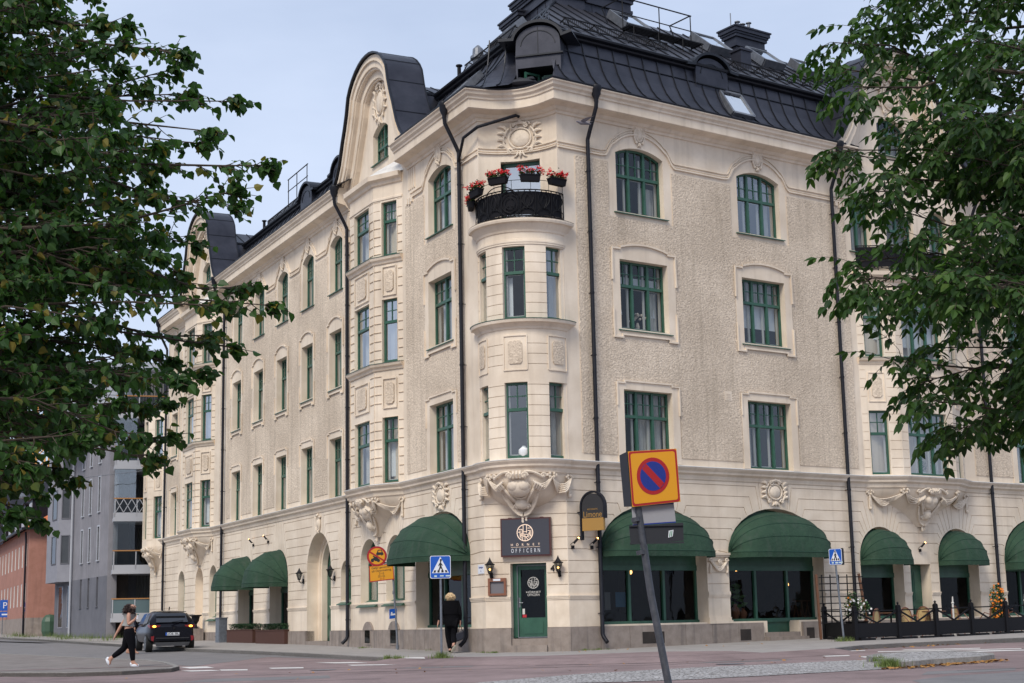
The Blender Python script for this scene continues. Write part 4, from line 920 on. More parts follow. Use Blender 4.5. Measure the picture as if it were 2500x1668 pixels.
# ---------------------------------------------------------------- inside of the building: dark rooms
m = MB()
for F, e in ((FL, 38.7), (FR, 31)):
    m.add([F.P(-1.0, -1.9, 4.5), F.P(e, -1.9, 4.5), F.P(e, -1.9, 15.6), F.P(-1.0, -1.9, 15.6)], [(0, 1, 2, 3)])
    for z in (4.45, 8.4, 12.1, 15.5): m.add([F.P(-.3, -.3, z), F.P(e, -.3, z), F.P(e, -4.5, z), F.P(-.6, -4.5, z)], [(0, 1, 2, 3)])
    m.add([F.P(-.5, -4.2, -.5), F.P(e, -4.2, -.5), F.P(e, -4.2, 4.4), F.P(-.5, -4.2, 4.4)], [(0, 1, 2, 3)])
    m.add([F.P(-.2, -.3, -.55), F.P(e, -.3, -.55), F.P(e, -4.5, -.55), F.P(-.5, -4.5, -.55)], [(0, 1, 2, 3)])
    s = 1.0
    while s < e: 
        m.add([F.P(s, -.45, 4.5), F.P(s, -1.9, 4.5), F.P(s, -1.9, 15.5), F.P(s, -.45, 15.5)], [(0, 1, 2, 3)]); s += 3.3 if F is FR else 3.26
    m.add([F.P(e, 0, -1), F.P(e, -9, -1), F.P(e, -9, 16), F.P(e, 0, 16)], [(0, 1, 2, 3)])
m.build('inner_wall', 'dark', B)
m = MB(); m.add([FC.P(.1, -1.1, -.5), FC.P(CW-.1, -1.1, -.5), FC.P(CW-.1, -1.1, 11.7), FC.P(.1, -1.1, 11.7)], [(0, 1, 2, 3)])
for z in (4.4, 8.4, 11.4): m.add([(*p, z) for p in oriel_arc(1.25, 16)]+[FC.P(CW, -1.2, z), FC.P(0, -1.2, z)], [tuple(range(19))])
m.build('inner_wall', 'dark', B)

# ---------------------------------------------------------------- shop fronts under the arches
def shopfront(F, g, muls, o=-.5, hz=1.52, door=None, bot=-.1, glass='glassd', grid=False):
    s0, s1 = g['s']; m = MB(); c = (s0+s1)/2; f = .07; tt = g['zs']+.1
    m.panel(F, [(s0, hz)]+aop(s0, s1, hz, g['zs'], g['top'])[1:-1]+[(s1, hz)], [], o-.06, o)
    m.box(F, s0, s1, o-.09, o+.03, hz-.06, hz+.1); m.box(F, s0, s1, o-.06, o+.06, bot-.06, bot+.06)
    m.box(F, s0, s0+f, o-.09, o, bot, hz); m.box(F, s1-f, s1, o-.09, o, bot, hz)
    for x in muls: m.box(F, x-.045, x+.045, o-.09, o+.02, bot if not (door and door[0]-.1 < x < door[1]+.1) else -.6, hz)
    if door: m.box(F, door[0], door[1], o-.07, o, -.62, bot+.02)
    w = m.build('shop_window', 'green', B)
    q = MB(); q.add([F.P(s0, o-.05, bot), F.P(s0, o-.05, hz), F.P(s1, o-.05, hz), F.P(s1, o-.05, bot)], [(0, 1, 2, 3)]); q.build('pane', glass, w)
    return w
shopfront(FR, R_G[0], (2.65, 4.01)); shopfront(FR, R_G[1], (7.85, 9.27), door=(7.85, 9.27)); shopfront(FR, R_G[2], (), o=-.45, hz=1.3); shopfront(FR, R_G[3], (), o=-.45, hz=1.3)
shopfront(FR, R_G[4], (21.3, 22.6)); shopfront(FR, R_G[5], (27,))
shopfront(FL, L_G[0], (2.6, 3.95), o=-.45); shopfront(FL, L_G[5], (19.6,), bot=-.1, hz=1.45); shopfront(FL, L_G[6], (24.2,), bot=-.1, hz=1.45)
m = MB()
for a, b in ((7.62, 9.35),): m.box(FR, a, b, -.8, .3, -1.2, -.62); m.box(FR, a+.1, b-.1, -.8, .02, -.62, -.48)
m.build('door_step', 'granite', B)
m = MB(); m.box(FR, 14.72, 15.75, -.5, .3, -1.2, -.6); m.build('door_step', 'granite', B)
# arched windows of the left front
def archwin(F, g, o=-.3):
    s0, s1 = g['s']; m = MB(); c = (s0+s1)/2; a = (s1-s0)/2; b = g['top']-g['zs']
    ring = aop(s0, s1, g['zb'], g['zs'], g['top']); inn = aop(s0+.08, s1-.08, g['zb']+.08, g['zs'], g['top']-.08)
    m.panel(F, ring, [inn], o-.07, o); m.box(F, c-.035, c+.035, o-.07, o+.01, g['zb'], g['zs']+.1); m.strip(F, arc(c, g['zs']-.1, a, .28, pi, 0, 12), .07, o-.07, o+.01)
    for x in (-.5, -.25, .25, .5): m.box(F, c+x*a*1.2-.012, c+x*a*1.2+.012, o-.05, o-.01, g['zs']+.1, g['zs']+b*math.sqrt(1-(x*1.2)**2)-.04)
    for z in (g['zs']+.38, g['zs']+.6): hw = a*math.sqrt(max(0, 1-((z-g['zs'])/b)**2)); m.box(F, c-hw, c+hw, o-.05, o-.012, z-.012, z+.012)
    w = m.build('arched_window', 'green', B)
    q = MB(); q.panel(F, aop(s0+.03, s1-.03, g['zb']+.03, g['zs'], g['top']-.03), [], o-.045, o-.04); q.build('pane', 'glass', w)
    q = MB(); n = 30; q.add([F.P(s0+(s1-s0)*k/n, o-.2+.02*sin(k*1.8), z) for k in range(n+1) for z in (g['zb'], g['zs']-.05)], [(2*k, 2*k+1, 2*k+3, 2*k+2) for k in range(n)]); q.build('curtain', 'cloth', w)
    q = MB(); P0 = g['zb']; q.add([F.P(s0-.07, .16, P0-.14), F.P(s1+.07, .16, P0-.14), F.P(s1, o, P0+.08), F.P(s0, o, P0+.08), F.P(s0-.07, .16, P0-.17), F.P(s1+.07, .16, P0-.17), F.P(s1+.02, 0, P0-.17), F.P(s0-.02, 0, P0-.17)], [(0,1,2,3),(4,5,1,0),(0,3,7,4),(1,5,6,2),(4,7,6,5)]); q.build('window_sill', 'green', w)
for i in (1, 2, 3, 7, 9): archwin(FL, L_G[i])
# house doors
def housedoor(F, s0, s1, z0, z1, o, arch=0, mat='green'):
    m = MB(); m.box(F, s0, s1, o-.06, o, z0, z1); c = (s0+s1)/2
    for a, b in ((s0+.08, c-.04), (c+.04, s1-.08)):
        for za, zb in ((z0+.15, z0+.85), (z0+1.0, z1-.15)):
            m.box(F, a, b, o, o+.02, za, zb); m.box(F, a+.06, b-.06, o+.02, o+.035, za+.06, zb-.06)
    if arch: m.panel(F, aop(s0, s1, z1, z1, z1+arch), [], o-.06, o)
    return m.build('door', mat, B)
housedoor(FL, 13.5, 16.0, -.6, 2.1, -.75, 1.2); housedoor(FR, 14.74, 15.73, -.6, 1.66, -.42)
m = MB(); g = L_G[4]; m.panel(FL, aop(13.38, 16.1, -1.1, 2.14, 3.5), [aop(13.7, 15.8, -1.0, 2.1, 3.2)], -.72, -.5); m.panel(FL, aop(13.38, 16.1, -1.1, 2.14, 3.5), [aop(13.56, 15.92, -1.0, 2.12, 3.35)], -.5, -.45); m.build('door_arch', 'cream', B)
m = MB(); m.box(FL, 13.38, 16.1, -.8, .06, -1.2, -.55); m.build('door_step', 'granite', B)
m = MB(); g = L_G[8]; m.panel(FL, aop(31.25, 32.65, -.5, 2.15, 2.85), [], -.5, -.45); m.build('niche_back', 'cream', B)
# restaurant door in the corner face
zd0, zd1 = -.44, 1.64
m = MB(); a, b = .90, 1.80; o = -.3
m.box(FC, CDOOR[0], a, o-.05, o+.04, zd0, CDOOR[3]); m.box(FC, b, CDOOR[1], o-.05, o+.04, zd0, CDOOR[3]); m.box(FC, a, b, o-.05, o+.04, 1.6, CDOOR[3])
for q in ((a, a+.09, zd0, 1.6), (b-.09, b, zd0, 1.6), (a+.09, b-.09, 1.5, 1.6), (a+.09, b-.09, zd0, .12)): m.box(FC, q[0], q[1], o-.045, o, q[2], q[3])
m.box(FC, a+.16, b-.16, o, o+.015, zd0+.1, .02)
dr = m.build('door', 'green', B)
q = MB(); q.box(FC, a+.09, b-.09, o-.03, o-.02, .12, 1.5); q.build('pane', 'glassd', dr)
q = MB(); q.tube([FC.P(a+.045, o, .55), FC.P(a+.045, o+.06, .55), FC.P(a+.16, o+.06, .55)], .012, 6); q.box(FC, a+.02, a+.07, o, o+.01, .42, .7); q.bar(FC.P(a, o+.045, zd0), FC.P(a, o+.045, 1.62), .02); q.bar(FC.P(a, o+.045, 1.62), FC.P(b, o+.045, 1.62), .02); q.bar(FC.P(a, o+.045, zd0), FC.P(b, o+.045, zd0), .03); q.build('handle', 'steel', dr)
def emblem(mb, F, c, z, r, o, mi, dr=1):
    """round monogram: ring, and the letters of the name set inside it"""
    n = 32; L = r*.05
    mb.strip(F, arc(c, z, r, r, 0, 2*pi, n), L*2, o, o+.006, mi)
    t = r*.075
    def ln(pts): mb.strip(F, [(c+dr*x*r, z+y*r) for x, y in pts] if dr > 0 else [(c+dr*x*r, z+y*r) for x, y in pts], t, o, o+.006, mi)
    ln([(-.22, .93), (-.22, -.02), (.22, -.02), (.22, .93)][:2]); ln([(.22, .93), (.22, -.02)]); ln([(-.22, .12), (.22, .12)])
    ln([(-.8, .42), (-.35, .42), (-.35, -.4)]); ln([(-.62, .3), (-.62, -.55)]); ln([(-.88, .08), (-.62, .08)]); ln([(-.5, -.12), (-.5, -.72)]); ln([(-.5, -.12), (-.12, -.12), (-.12, -.3), (-.5, -.3)])
    ln([(-.3, -.45), (-.3, -.9)]); ln([(-.3, -.45), (0, -.45)]); ln([(0, -.2), (0, -.95)]); ln([(0, -.2), (.35, -.2), (.35, -.5), (0, -.5)]); ln([(.1, -.5), (.38, -.86)])
    ln([(.35, .55), (.75, .55)]); ln([(.35, .25), (.6, .25), (.6, -.1)]); ln([(.5, .0), (.5, -.65)]); ln([(.5, .0), (.76, -.5)]); ln([(.76, .3), (.76, -.5)])
q = MB(); emblem(q, FC, 1.36, 1.12, .16, o-.019, 0); q.text(FC, 'HÖRNET', 1.36, .85, .075, o-.017, sx=1.5); q.text(FC, 'OFFICERN', 1.36, .77, .095, o-.017, sx=.85); q.box(FC, 1.02, 1.09, o-.02, o-.014, .22, .38); q.build('door_lettering', 'white', dr)
q = MB(); q.box(FC, 1.02, 1.14, o-.02, o-.012, -.0+.13, .21); q.build('red_sticker', col('red_label', (.45, .02, .03)), dr)

# ---------------------------------------------------------------- awnings
def awning(F, c, hw, z0, h, proj, lab, txt=None, drp=.17, sq=1.0, back=.02):
    root = thing('awning', F.P(c, 0, z0), lab, 'awning', 'green canvas awnings over the ground floor arches')
    m = MB(); ribs = 5; nphi = 26; na = 12
    def pt(ph, al, k=1):
        cs = cos(ph); sn = abs(sin(ph)); e = 1-.35*(1-al/(pi/2))*sq
        x = (abs(cs)**e)*(1 if cs > 0 else -1)*hw*k; y = sn**e
        return F.P(c+x, back+proj*y*cos(al)*k, z0+h*y*sin(al)*k)
    bulge = lambda al: 1-.018*abs(sin(al/(pi/2)*(ribs-1)*pi))
    vs = [pt(pi*j/nphi, pi/2*i/na, bulge(pi/2*i/na)) for i in range(na+1) for j in range(nphi+1)]
    m.add(vs, [(i*(nphi+1)+j, i*(nphi+1)+j+1, (i+1)*(nphi+1)+j+1, (i+1)*(nphi+1)+j) for i in range(na) for j in range(nphi)])
    m.build('canopy', 'awn', root, True)
    r = MB()
    for i in range(ribs): r.tube([pt(pi*j/nphi, pi/2*i/(ribs-1), 1.0) for j in range(nphi+1)], .013, 4)
    r.build('rib', 'awnd', root)
    v = MB(); fr = [pt(pi*j/nphi, 0) for j in range(nphi+1)]
    v.add(fr+[p-V((0, 0, drp)) for p in fr], [(j, j+1, nphi+2+j, nphi+1+j) for j in range(nphi)]); v.build('valance', 'awn', root)
    if txt:
        t, a0, dr_, sz = txt; x = MB()
        # lettering lies on the slanting canopy front
        x.text(Fr(F.P(a0, proj*.93, 0).xy, F.d.xy, F.n.xy), t, 0, z0-.085, sz, .012+.0, dr=dr_); x.build('lettering', 'white', root)
    return root
awning(FL, 3.13, 2.12, 2.0, 1.36, 1.5, 'green awning over the wide arch left of the corner, behind the nearest crossing sign', sq=.6)
aw1 = awning(FL, 19.65, 1.2, 1.75, 1.33, 1.45, 'right one of two green lettered awnings above brown planters', sq=.6)
aw2 = awning(FL, 24.25, 1.15, 1.75, 1.28, 1.45, 'left one of two green lettered awnings, nearest the parked car', sq=.6)
awning(FR, 3.26, 2.1, 2.0, 1.27, .95, 'wide green awning behind the no parking sign')
awning(FR, 8.39, 2.11, 2.0, 1.29, .95, 'wide green awning over the shop door, right of the carved pier')
awning(FR, 13.3, 1.06, 1.8, 1.03, .8, 'narrow green awning above the flower trellis')
awning(FR, 17.27, 1.08, 1.8, 1.04, .8, 'narrow faded green awning above the orange flowers')
awning(FR, 21.9, 2.08, 1.75, 1.6, .95, 'green lettered awning at the right edge of the picture', txt=('Ristorante', 20.95, 1, .24), drp=.26)
for F, c, root in ((FL, 19.65, aw1), (FL, 24.25, aw2)):
    x = MB(); G = Fr(F.P(c+.78, .93, 0).xy, (F.d*1-F.n*.85).xy, (F.n*1+F.d*.85).xy); x.text(G, 'NO', 0, 2.0, .30, .06, dr=-1); x.build('lettering', 'white', root)

# ---------------------------------------------------------------- carved ornament
def tb(mb, Q, pts, r, r2=None, seg=6): mb.tube([Q(u, v, o) for u, v, o in pts], r, seg, r2=r2)
def volute(mb, Q, u, v, r, turns=1.4, d=1, o=.03, th=.035, a0=0):
    n = int(14*turns); tb(mb, Q, [(u+d*r*(1-i/n*.85)*cos(a0+2*pi*turns*i/n), v+r*(1-i/n*.85)*sin(a0+2*pi*turns*i/n), o+.03*i/n) for i in range(n+1)], th, th*.5)
    mb.ball(Q(u, v, o+.02), th*1.1, 6, 4)
def leaf(mb, Q, u0, v0, u1, v1, r, bow=.1, o=.02):
    n = 7; du, dv = u1-u0, v1-v0
    pts = [(u0+du*i/n-dv*bow*sin(pi*i/n)*1.0, v0+dv*i/n+du*bow*sin(pi*i/n), o+r*.6*sin(pi*i/n)) for i in range(n+1)]
    mb.tube([Q(*p) for p in pts], [max(.006, r*sin(pi*(i+.6)/(n+1.2))) for i in range(n+1)], 6)
def cart(Q, w, h, rich=1):
    """cartouche in local (u,v) metres, origin at its centre: shield, rim, scrolls, leaves"""
    m = MB(); rx, rz = w*.24, h*.24
    c = Q(0, h*.02, 0); ex = (Q(.1, 0, 0)-Q(0, 0, 0)).normalized(); ey = (Q(0, 0, .1)-Q(0, 0, 0)).normalized(); ez = (Q(0, .1, 0)-Q(0, 0, 0)).normalized()
    m.ball(c, (rx, .10, rz), 18, 10, ax=(ex, ey, ez)); tb(m, Q, [(rx*1.12*cos(2*pi*i/24), h*.02+rz*1.12*sin(2*pi*i/24), .035) for i in range(25)], .03)
    for d in (-1, 1):
        volute(m, Q, d*w*.16, h*.36, w*.09, 1.3, d, .05, .035, pi if d < 0 else 0) if rich else None
        tb(m, Q, [(d*w*(.26+.14*sin(pi*i/8)), h*(.3-.62*i/8), .04) for i in range(9)], .035)
        volute(m, Q, d*w*.25, -h*.33, w*.08, 1.2, -d, .04, .03)
        for k in range(4 if rich else 1): leaf(m, Q, d*w*(.3+.02*k), h*(.2-.14*k), d*w*(.54), h*(.34-.18*k), .055, .25*d)
        leaf(m, Q, d*w*.06, -h*.3, d*w*.16, -h*.48, .035, -.2*d)
    tb(m, Q, [(w*(-.17+.34*i/6), h*(.38+.05*sin(pi*i/6)), .07) for i in range(7)], .05); m.ball(Q(0, h*.47, .05), h*.05, 8, 5); leaf(m, Q, 0, -h*.3, 0, -h*.5, .05, 0)
    return m
def QF(F, s, z, sg=1): return lambda u, v, o: F.P(s+sg*u, o, z+v)
for s in (3.24, 8.37, 21.95, 26.5): cart(QF(FR, s, 15.02), .52, .78, 0).build('window_cartouche', 'orn', B, True)
for s in [2.98]+[(a+b)/2 for a, b in L_COL]+[37.1]: cart(QF(FL, s, 15.0), .5, .78, 0).build('window_cartouche', 'orn', B, True)
cart(QF(FR, 8.42, 3.93), 1.1, .9).build('arch_cartouche', 'orn', B, True); cart(QF(FR, 3.27, 3.93), 1.1, .9).build('arch_cartouche', 'orn', B, True); cart(QF(FR, 21.95, 3.93), 1.1, .9).build('arch_cartouche', 'orn', B, True)
cart(QF(FL, 3.13, 3.93), 1.15, .92).build('arch_cartouche', 'orn', B, True); cart(QF(FL, 14.74, 3.82), .55, .75, 0).build('keystone', 'orn', B, True)
cart(QF(FC, CW/2, 14.65), 1.35, 1.25).build('corner_cartouche', 'orn', B, True) if False else None
def QC(u, v, o):
    p = cpt(u/_cr, o); return V((*p, 14.62+v))
cart(QC, 1.35, 1.2).build('corner_cartouche', 'orn', B, True)
for F, c in ((FL, GG_L[0]), (FL, GG_L[1]), (FR, GG_R)): 
    G = Fr(F.P(0, -.12, 0).xy, F.d.xy, F.n.xy); cart(QF(G, c, 18.5), 1.25, 1.7).build('gable_cartouche', 'orn', B, True)
# pier capital between the two wide arches
for bx in ([(.02, .10, 1.92, 1.99), (0, .06, 1.86, 1.92)], [(0, .04, .72, .8)], [(.03, .07, -.17, -.08), (0, .035, -.08, .02)]):
    m = MB()
    for e, o, za, zb in bx: m.box(FR, 5.37-e, 6.28+e, 0, o, za, zb)
    m.build('pier_moulding', 'cream', B)
m = MB(); Q = QF(FR, 5.83, 1.6)
for k in range(3): tb(m, Q, [(-.3+.6*i/8, .1-(.16+.05*k)*sin(pi*i/8), .05+.01*k) for i in range(9)], .028)
for d in (-1, 1): volute(m, Q, d*.32, .14, .08, 1.3, d, .05, .03); leaf(m, Q, d*.32, .05, d*.34, -.22, .04, .1*d); m.ball(Q(d*.34, -.2, .04), .05, 6, 4)
volute(m, Q, 0, .1, .07, 1.2, 1, .07, .03); m.build('pier_garland', 'orn', B, True)
# drapery and shield consoles
def drape(m, Q, u0, v0, u1, v1, sag, n=4, r=.024, o=.04):
    for k in range(n):
        s_ = sag*(.45+.55*k/(n-1)); tb(m, Q, [(u0+(u1-u0)*i/12, v0+(v1-v0)*i/12-s_*abs(sin(pi*i/12))**.9, o+.03*sin(pi*i/12)+.015*k) for i in range(13)], r)
def knot(m, Q, u, v, o=.06, r=.05):
    for k in range(6): m.ball(Q(u+.13*cos(k*1.05), v+.05*sin(k*2.1), o), r, 6, 4)
def tassel(m, Q, u, v, l, o=.04):
    for d in (-.03, 0, .03): tb(m, Q, [(u+d*.6, v, o), (u+d, v-l*.5, o+.01), (u+d*1.6, v-l, o)], .022)
    m.ball(Q(u, v-l, o), .06, 6, 5)
def console(Q, W_, rich=True, cs=.9, side=.95, low=-1.15, QB=None):
    """Q(u,v,o): u across, v from the underside of the ledge downwards"""
    QB = QB or Q
    m = MB()
    ex = (Q(.1, -.5, 0)-Q(-.1, -.5, 0)).normalized(); ez = (Q(0, -.3, 0)-Q(0, -.65, 0)).normalized(); ey = ex.cross(ez); 
    if ey.dot(Q(0, -.4, .3)-Q(0, -.4, 0)) < 0: ey = -ey
    m.ball(Q(0, -.5, .02), (.38*cs, .15, .28*cs), 20, 12, ax=(ex, ey, ez))
    for d in (-1, 1): m.ball(Q(d*.15*cs, -.42, .03), (.23*cs, .15, .2*cs), 14, 10, ax=(ex, ey, ez))
    tb(m, Q, [((.37+.03*cos(2*t))*cs*cos(t), -.5+.29*cs*sin(t)+(.05*(1-abs(cos(t))) * -1 if sin(t) > 0 else 0), .05) for t in [2*pi*i/28 for i in range(29)]], .03)
    # head scroll
    for k in (-.09, 0, .09): tb(m, Q, [(k, -.02, .1), (k, -.1, .16), (k, -.2, .12)], .05)
    for d in (-1, 1):
        volute(m, Q, d*.2, -.14, .09, 1.4, d, .14, .04); tb(m, Q, [(d*(.2+.5*i/8), -.02-.2*sin(pi*(.5+i/16))**2*0-.16*(i/8)**1.5+.03*sin(pi*i/8), .08) for i in range(9)], .04)
        volute(m, Q, d*.72, -.15, .09, 1.3, d, .06, .035)
        for k in range(4): tb(m, Q, [(d*(.42+.06*k), -.28-.03*k, .1), (d*(.5+.06*k), -.36-.03*k, .15), (d*(.46+.06*k), -.46-.03*k, .1)], .04)
        tb(m, Q, [(d*(.5-.28*(i/8)), -.45-.42*(i/8), .06+.03*sin(pi*i/8)) for i in range(9)], .045, .035)
        drape(m, Q, d*.5, -.3, d*side, -.16, .3, 4); knot(m, Q, d*side, -.12)
        if W_ > side+.25: drape(m, Q, d*side, -.16, d*W_, -.22, .42, 5); knot(m, Q, d*W_, -.16, .04, .04); tassel(m, Q, d*W_, -.2, .5)
        else: tassel(m, Q, d*W_, -.2, .4)
        volute(m, QB, d*.17, low+.16, .08, 1.3, d, .1, .035)
        for k in range(4): tb(m, QB, [(d*(.42+.03*k)*(1-i/10)+d*.02, (-.62-.0*k)+(low+.62-.1*k*.3)*abs(sin(pi/2*i/10))**.8, .05+.02*k) for i in range(11)], .032)
    m.ball(QB(0, low+.28, .05), (.22, .16, .2), 12, 8); 
    for k in range(9): m.ball(QB(.07*cos(k*2.1), low-.06-.025*k, .05), .045, 6, 4)
    return m
def rbowl(z): return float(np.interp(z, [3.1, 3.2, 3.3, 3.42, 3.6, 3.82, 4.05, 4.3], [.0, .5, .74, .93, 1.14, 1.30, 1.40, 1.43]))
def QO(u, v, o):
    z = 4.28+v; t = u/1.4; r = rbowl(z)
    if abs(u) > 1.35: r = 1.43
    p = V((*cyl(t, r+o), z)); f = (p-FC.P(0, 0, 0)).dot(FC.n)
    if f < o+.02 and abs(u) < 1.3: p = p+FC.n*(o+.02-f)
    return p
def QOB(u, v, o): return FC.P(CW/2+u, .10+o+max(0, (v+1.15)*.55), 4.28+v)
console(QO, 1.62, QB=QOB, side=.98).build('oriel_console', 'orn', B, True)
# canted bay consoles: a tapering underside, then the same carving
def bayunder(F, plan, sg=1):
    m = MB(); c = (plan[0][0]+plan[3][0])/2; k = [(1, 4.26), (.97, 4.16), (.90, 4.02), (.77, 3.86), (.58, 3.7), (.40, 3.52), (.26, 3.32), (.16, 3.1), (.08, 2.95)]
    mid = []
    for (a, o), (b, q) in zip(plan[:-1], plan[1:]): mid += [(a, o), ((a+b)/2, (o+q)/2*1.02)]
    mid.append(plan[3]); n = len(mid)
    vs = [F.P(c+(a-c)*e, o*(e**.7)+.0, z) for e, z in k for a, o in mid]; m.add(vs, [(i*n+j, i*n+j+1, (i+1)*n+j+1, (i+1)*n+j) for i in range(len(k)-1) for j in range(n-1)])
    m.build('bay_corbel', 'cream', B, True)
    def Q(u, v, o):
        z = 4.24+v; e = float(np.interp(z, [q[1] for q in k[::-1]], [q[0] for q in k[::-1]])); hw = abs(plan[1][0]-c); fw = abs(plan[0][0]-c)
        od = plan[1][1]*e**.7
        au = abs(u)
        if au > hw*e: od *= max(0, 1-(au-hw*e)/max(.05, (fw-hw)*e))
        return F.P(c+u, max(0, od)+o, z)
    QB = lambda u, v, o: F.P(c+u, .06+o+max(0, (v+1.15)*.5), 4.24+v)
    console(Q, fw_:=abs(plan[0][0]-c)-.12, cs=.85, side=abs(plan[1][0]-c), QB=QB).build('bay_console', 'orn', B, True)
for pl in (BAYL(GG_L[0]), BAYL(GG_L[1])): bayunder(FL, pl)
bayunder(FR, BAYR)
bayunder(FL, [(41.9, 0), (41.3, .62), (40.3, .62), (39.0, 0)])
m = MB(); m.box(FL, 38.8, 42, -4, -.0, 11.3, 11.42); m.box(FL, 41.95, 42.0, -4, 0, -1, 11.3); m.build('terrace_slab', 'cream', B)

# ---------------------------------------------------------------- balconies
def balcony(pt, T0, T1, z0, h, crest, name='balcony'):
    """pt(t,o): metres along the rail. black sheet behind wrought bars"""
    m = MB(); n = 40; Lt = T1-T0
    top = lambda t: z0+h+crest*math.exp(-((t-(T0+T1)/2+Lt*.1)/.35)**2)
    vs = [(*pt(T0+Lt*i/n, -.03)[:2], z) for i in range(n+1) for z in (z0+.1, z0+h-.04)]; m.add(vs, [(2*i, 2*i+1, 2*i+3, 2*i+2) for i in range(n)])
    root = m.build(name, 'ironpanel', B)
    m = MB(); P = lambda t, z, o=.0: (*pt(t, o)[:2], z)
    for z, r in ((z0+.06, .018), (z0+h, .02)): m.tube([P(T0+Lt*i/n, z) for i in range(n+1)], r, 5)
    def cv(pts, r=.013): m.tube([P(t, z, .01) for t, z in pts], r, 5)
    k = 7; w = Lt/k
    for i in range(k+1): t = T0+w*i; m.tube([P(t, z0-.05), P(t, z0+h)], .016, 5)
    for i in range(k):
        c = T0+w*(i+.5); q = w/2*.9
        if i in (k//2-1, k//2+1): pass
        if i == k//2:
            for rr in (1.0, .72, .45): cv([(c+q*1.5*rr*sin(a), z0+h*.52+h*.46*rr*cos(a)) for a in [2*pi*j/24+.2 for j in range(24)]])
            for d in (-1, 1): cv([(c+d*(.04+.1*sin(j/8*pi)), z0+h*(.2+.25*j/8)) for j in range(9)]); cv([(c+d*q*.5*cos(j/8*pi), z0+h*.9+.06*sin(j/8*pi)) for j in range(9)])
        else:
            for d in (-1, 1):
                cv([(c+d*q*(.25+.55*abs(sin(j/12*pi*1.1))), z0+h*(.98-.62*j/12)) for j in range(13)])
                cv([(c+d*q*.35*sin(j/10*pi), z0+h*(.36+.5*j/10)) for j in range(11)])
            cv([(c+q*.95*cos(a), z0+h*.2+h*.16*sin(a)) for a in [2*pi*j/14 for j in range(15)]])
    cv([(T0+Lt*(.5-.1)+.55*math.sin(a), z0+h*.75+(.36)*cos(a)) for a in [-1.35+2.7*j/16 for j in range(17)]], .016)
    m.build('ironwork', 'iron', root)
    return root
bp = lambda t, o=0: cyl(t/1.45, 1.45+o)
bal = balcony(bp, -1.30*1.45, 1.22*1.45, 11.80, .86, .1)
m = MB(); m.tube([(*cyl(-1.2+2.4*i/24, 1.45), 12.96) for i in range(25)], .009, 5)
for i in range(0, 25, 4): m.tube([(*cyl(-1.2+2.4*i/24, 1.45), 12.6), (*cyl(-1.2+2.4*i/24, 1.45), 12.96)], .007, 4)
m.build('upper_rail', 'iron', bal)
rp_pts = [FR.P(a, o, 0).xy for a, o in ((12.95, 0), (13.95, .7), (16.8, .7), (17.8, 0))]
_L = [0]; 
for a, b in zip(rp_pts[:-1], rp_pts[1:]): _L.append(_L[-1]+(b-a).length)
def bp2(t, o=0):
    t = max(0, min(_L[-1]-1e-4, t)); k = max(i for i in range(3) if _L[i] <= t); a, b = rp_pts[k], rp_pts[k+1]; u = (t-_L[k])/(_L[k+1]-_L[k]); p = a.lerp(b, u); return (p.x, p.y)
balcony(bp2, 0, _L[-1], 11.8, .86, 0)
# geranium boxes
def flowerbox(loc, az, w, lab):
    r = thing('flower_box', loc, lab, 'flower box', 'geranium boxes hung on the corner balcony', az)
    r2 = random.Random(int(loc[0]*1000) % 997)
    m = MB(); h = .19
    m.add([(-w/2, -.08, 0), (w/2, -.08, 0), (w/2, .08, 0), (-w/2, .08, 0), (-w/2-.03, -.11, h), (w/2+.03, -.11, h), (w/2+.03, .11, h), (-w/2-.03, .11, h)], [(0,3,2,1),(0,1,5,4),(1,2,6,5),(2,3,7,6),(3,0,4,7)]); m.bar((-w/2-.03, -.11, h), (w/2+.03, -.11, h), .025); m.bar((-w/2-.03, .11, h), (w/2+.03, .11, h), .025)
    o = m.build('box', 'ironpanel', None); o.parent = r
    m = MB()
    for i in range(260):
        p = V((r2.uniform(-w/2-.05, w/2+.05), r2.uniform(-.13, .13), h+abs(r2.gauss(.03, .09)))); a = r2.uniform(0, 6.28); s = r2.uniform(.025, .05); t = r2.uniform(-.6, .6)
        x = V((cos(a), sin(a), t))*s; y = V((-sin(a), cos(a), .3))*s; m.add([p-x, p+y*.8, p+x, p-y*.8], [(0, 1, 2, 3)])
    o = m.build('leaves', 'grass2', None); o.parent = r
    m = MB()
    for i in range(34):
        p = V((r2.uniform(-w/2-.14, w/2+.14), r2.uniform(-.16, .12), h+.1+r2.uniform(-.02, .13)))
        for k in range(16):
            q = p+V((r2.gauss(0, .026), r2.gauss(0, .026), r2.gauss(0, .02))); a = r2.uniform(0, 6.28); x = V((cos(a), sin(a), r2.uniform(-.5, .5)))*.018; y = V((-sin(a)*.4, cos(a)*.4, 1))*.017; m.add([q-x, q-y, q+x, q+y], [(0, 1, 2, 3)])
    o = m.build('blossoms', 'red', None); o.parent = r
    return r
M['grass2'] = pm('geranium_leaf', (.03, .09, .02), (.07, .16, .04), 30, .6); M['red'] = pm('red_petal', (.55, .008, .01), (.75, .02, .03), 20, .6)
names = ['geranium box at the far left end of the corner balcony, lowest of five', 'second geranium box from the left on the corner balcony', 'middle geranium box on the corner balcony, left of the bright door', 'fourth geranium box from the left, just right of the balcony door', 'geranium box at the right end of the corner balcony']
for t, z, nm in zip((-1.27, -.84, -.24, .38, .93), (12.45, 12.66, 12.84, 12.86, 12.82), names):
    p = cyl(t, 1.6); flowerbox((*p, z), AX+t+pi/2, .55, nm)
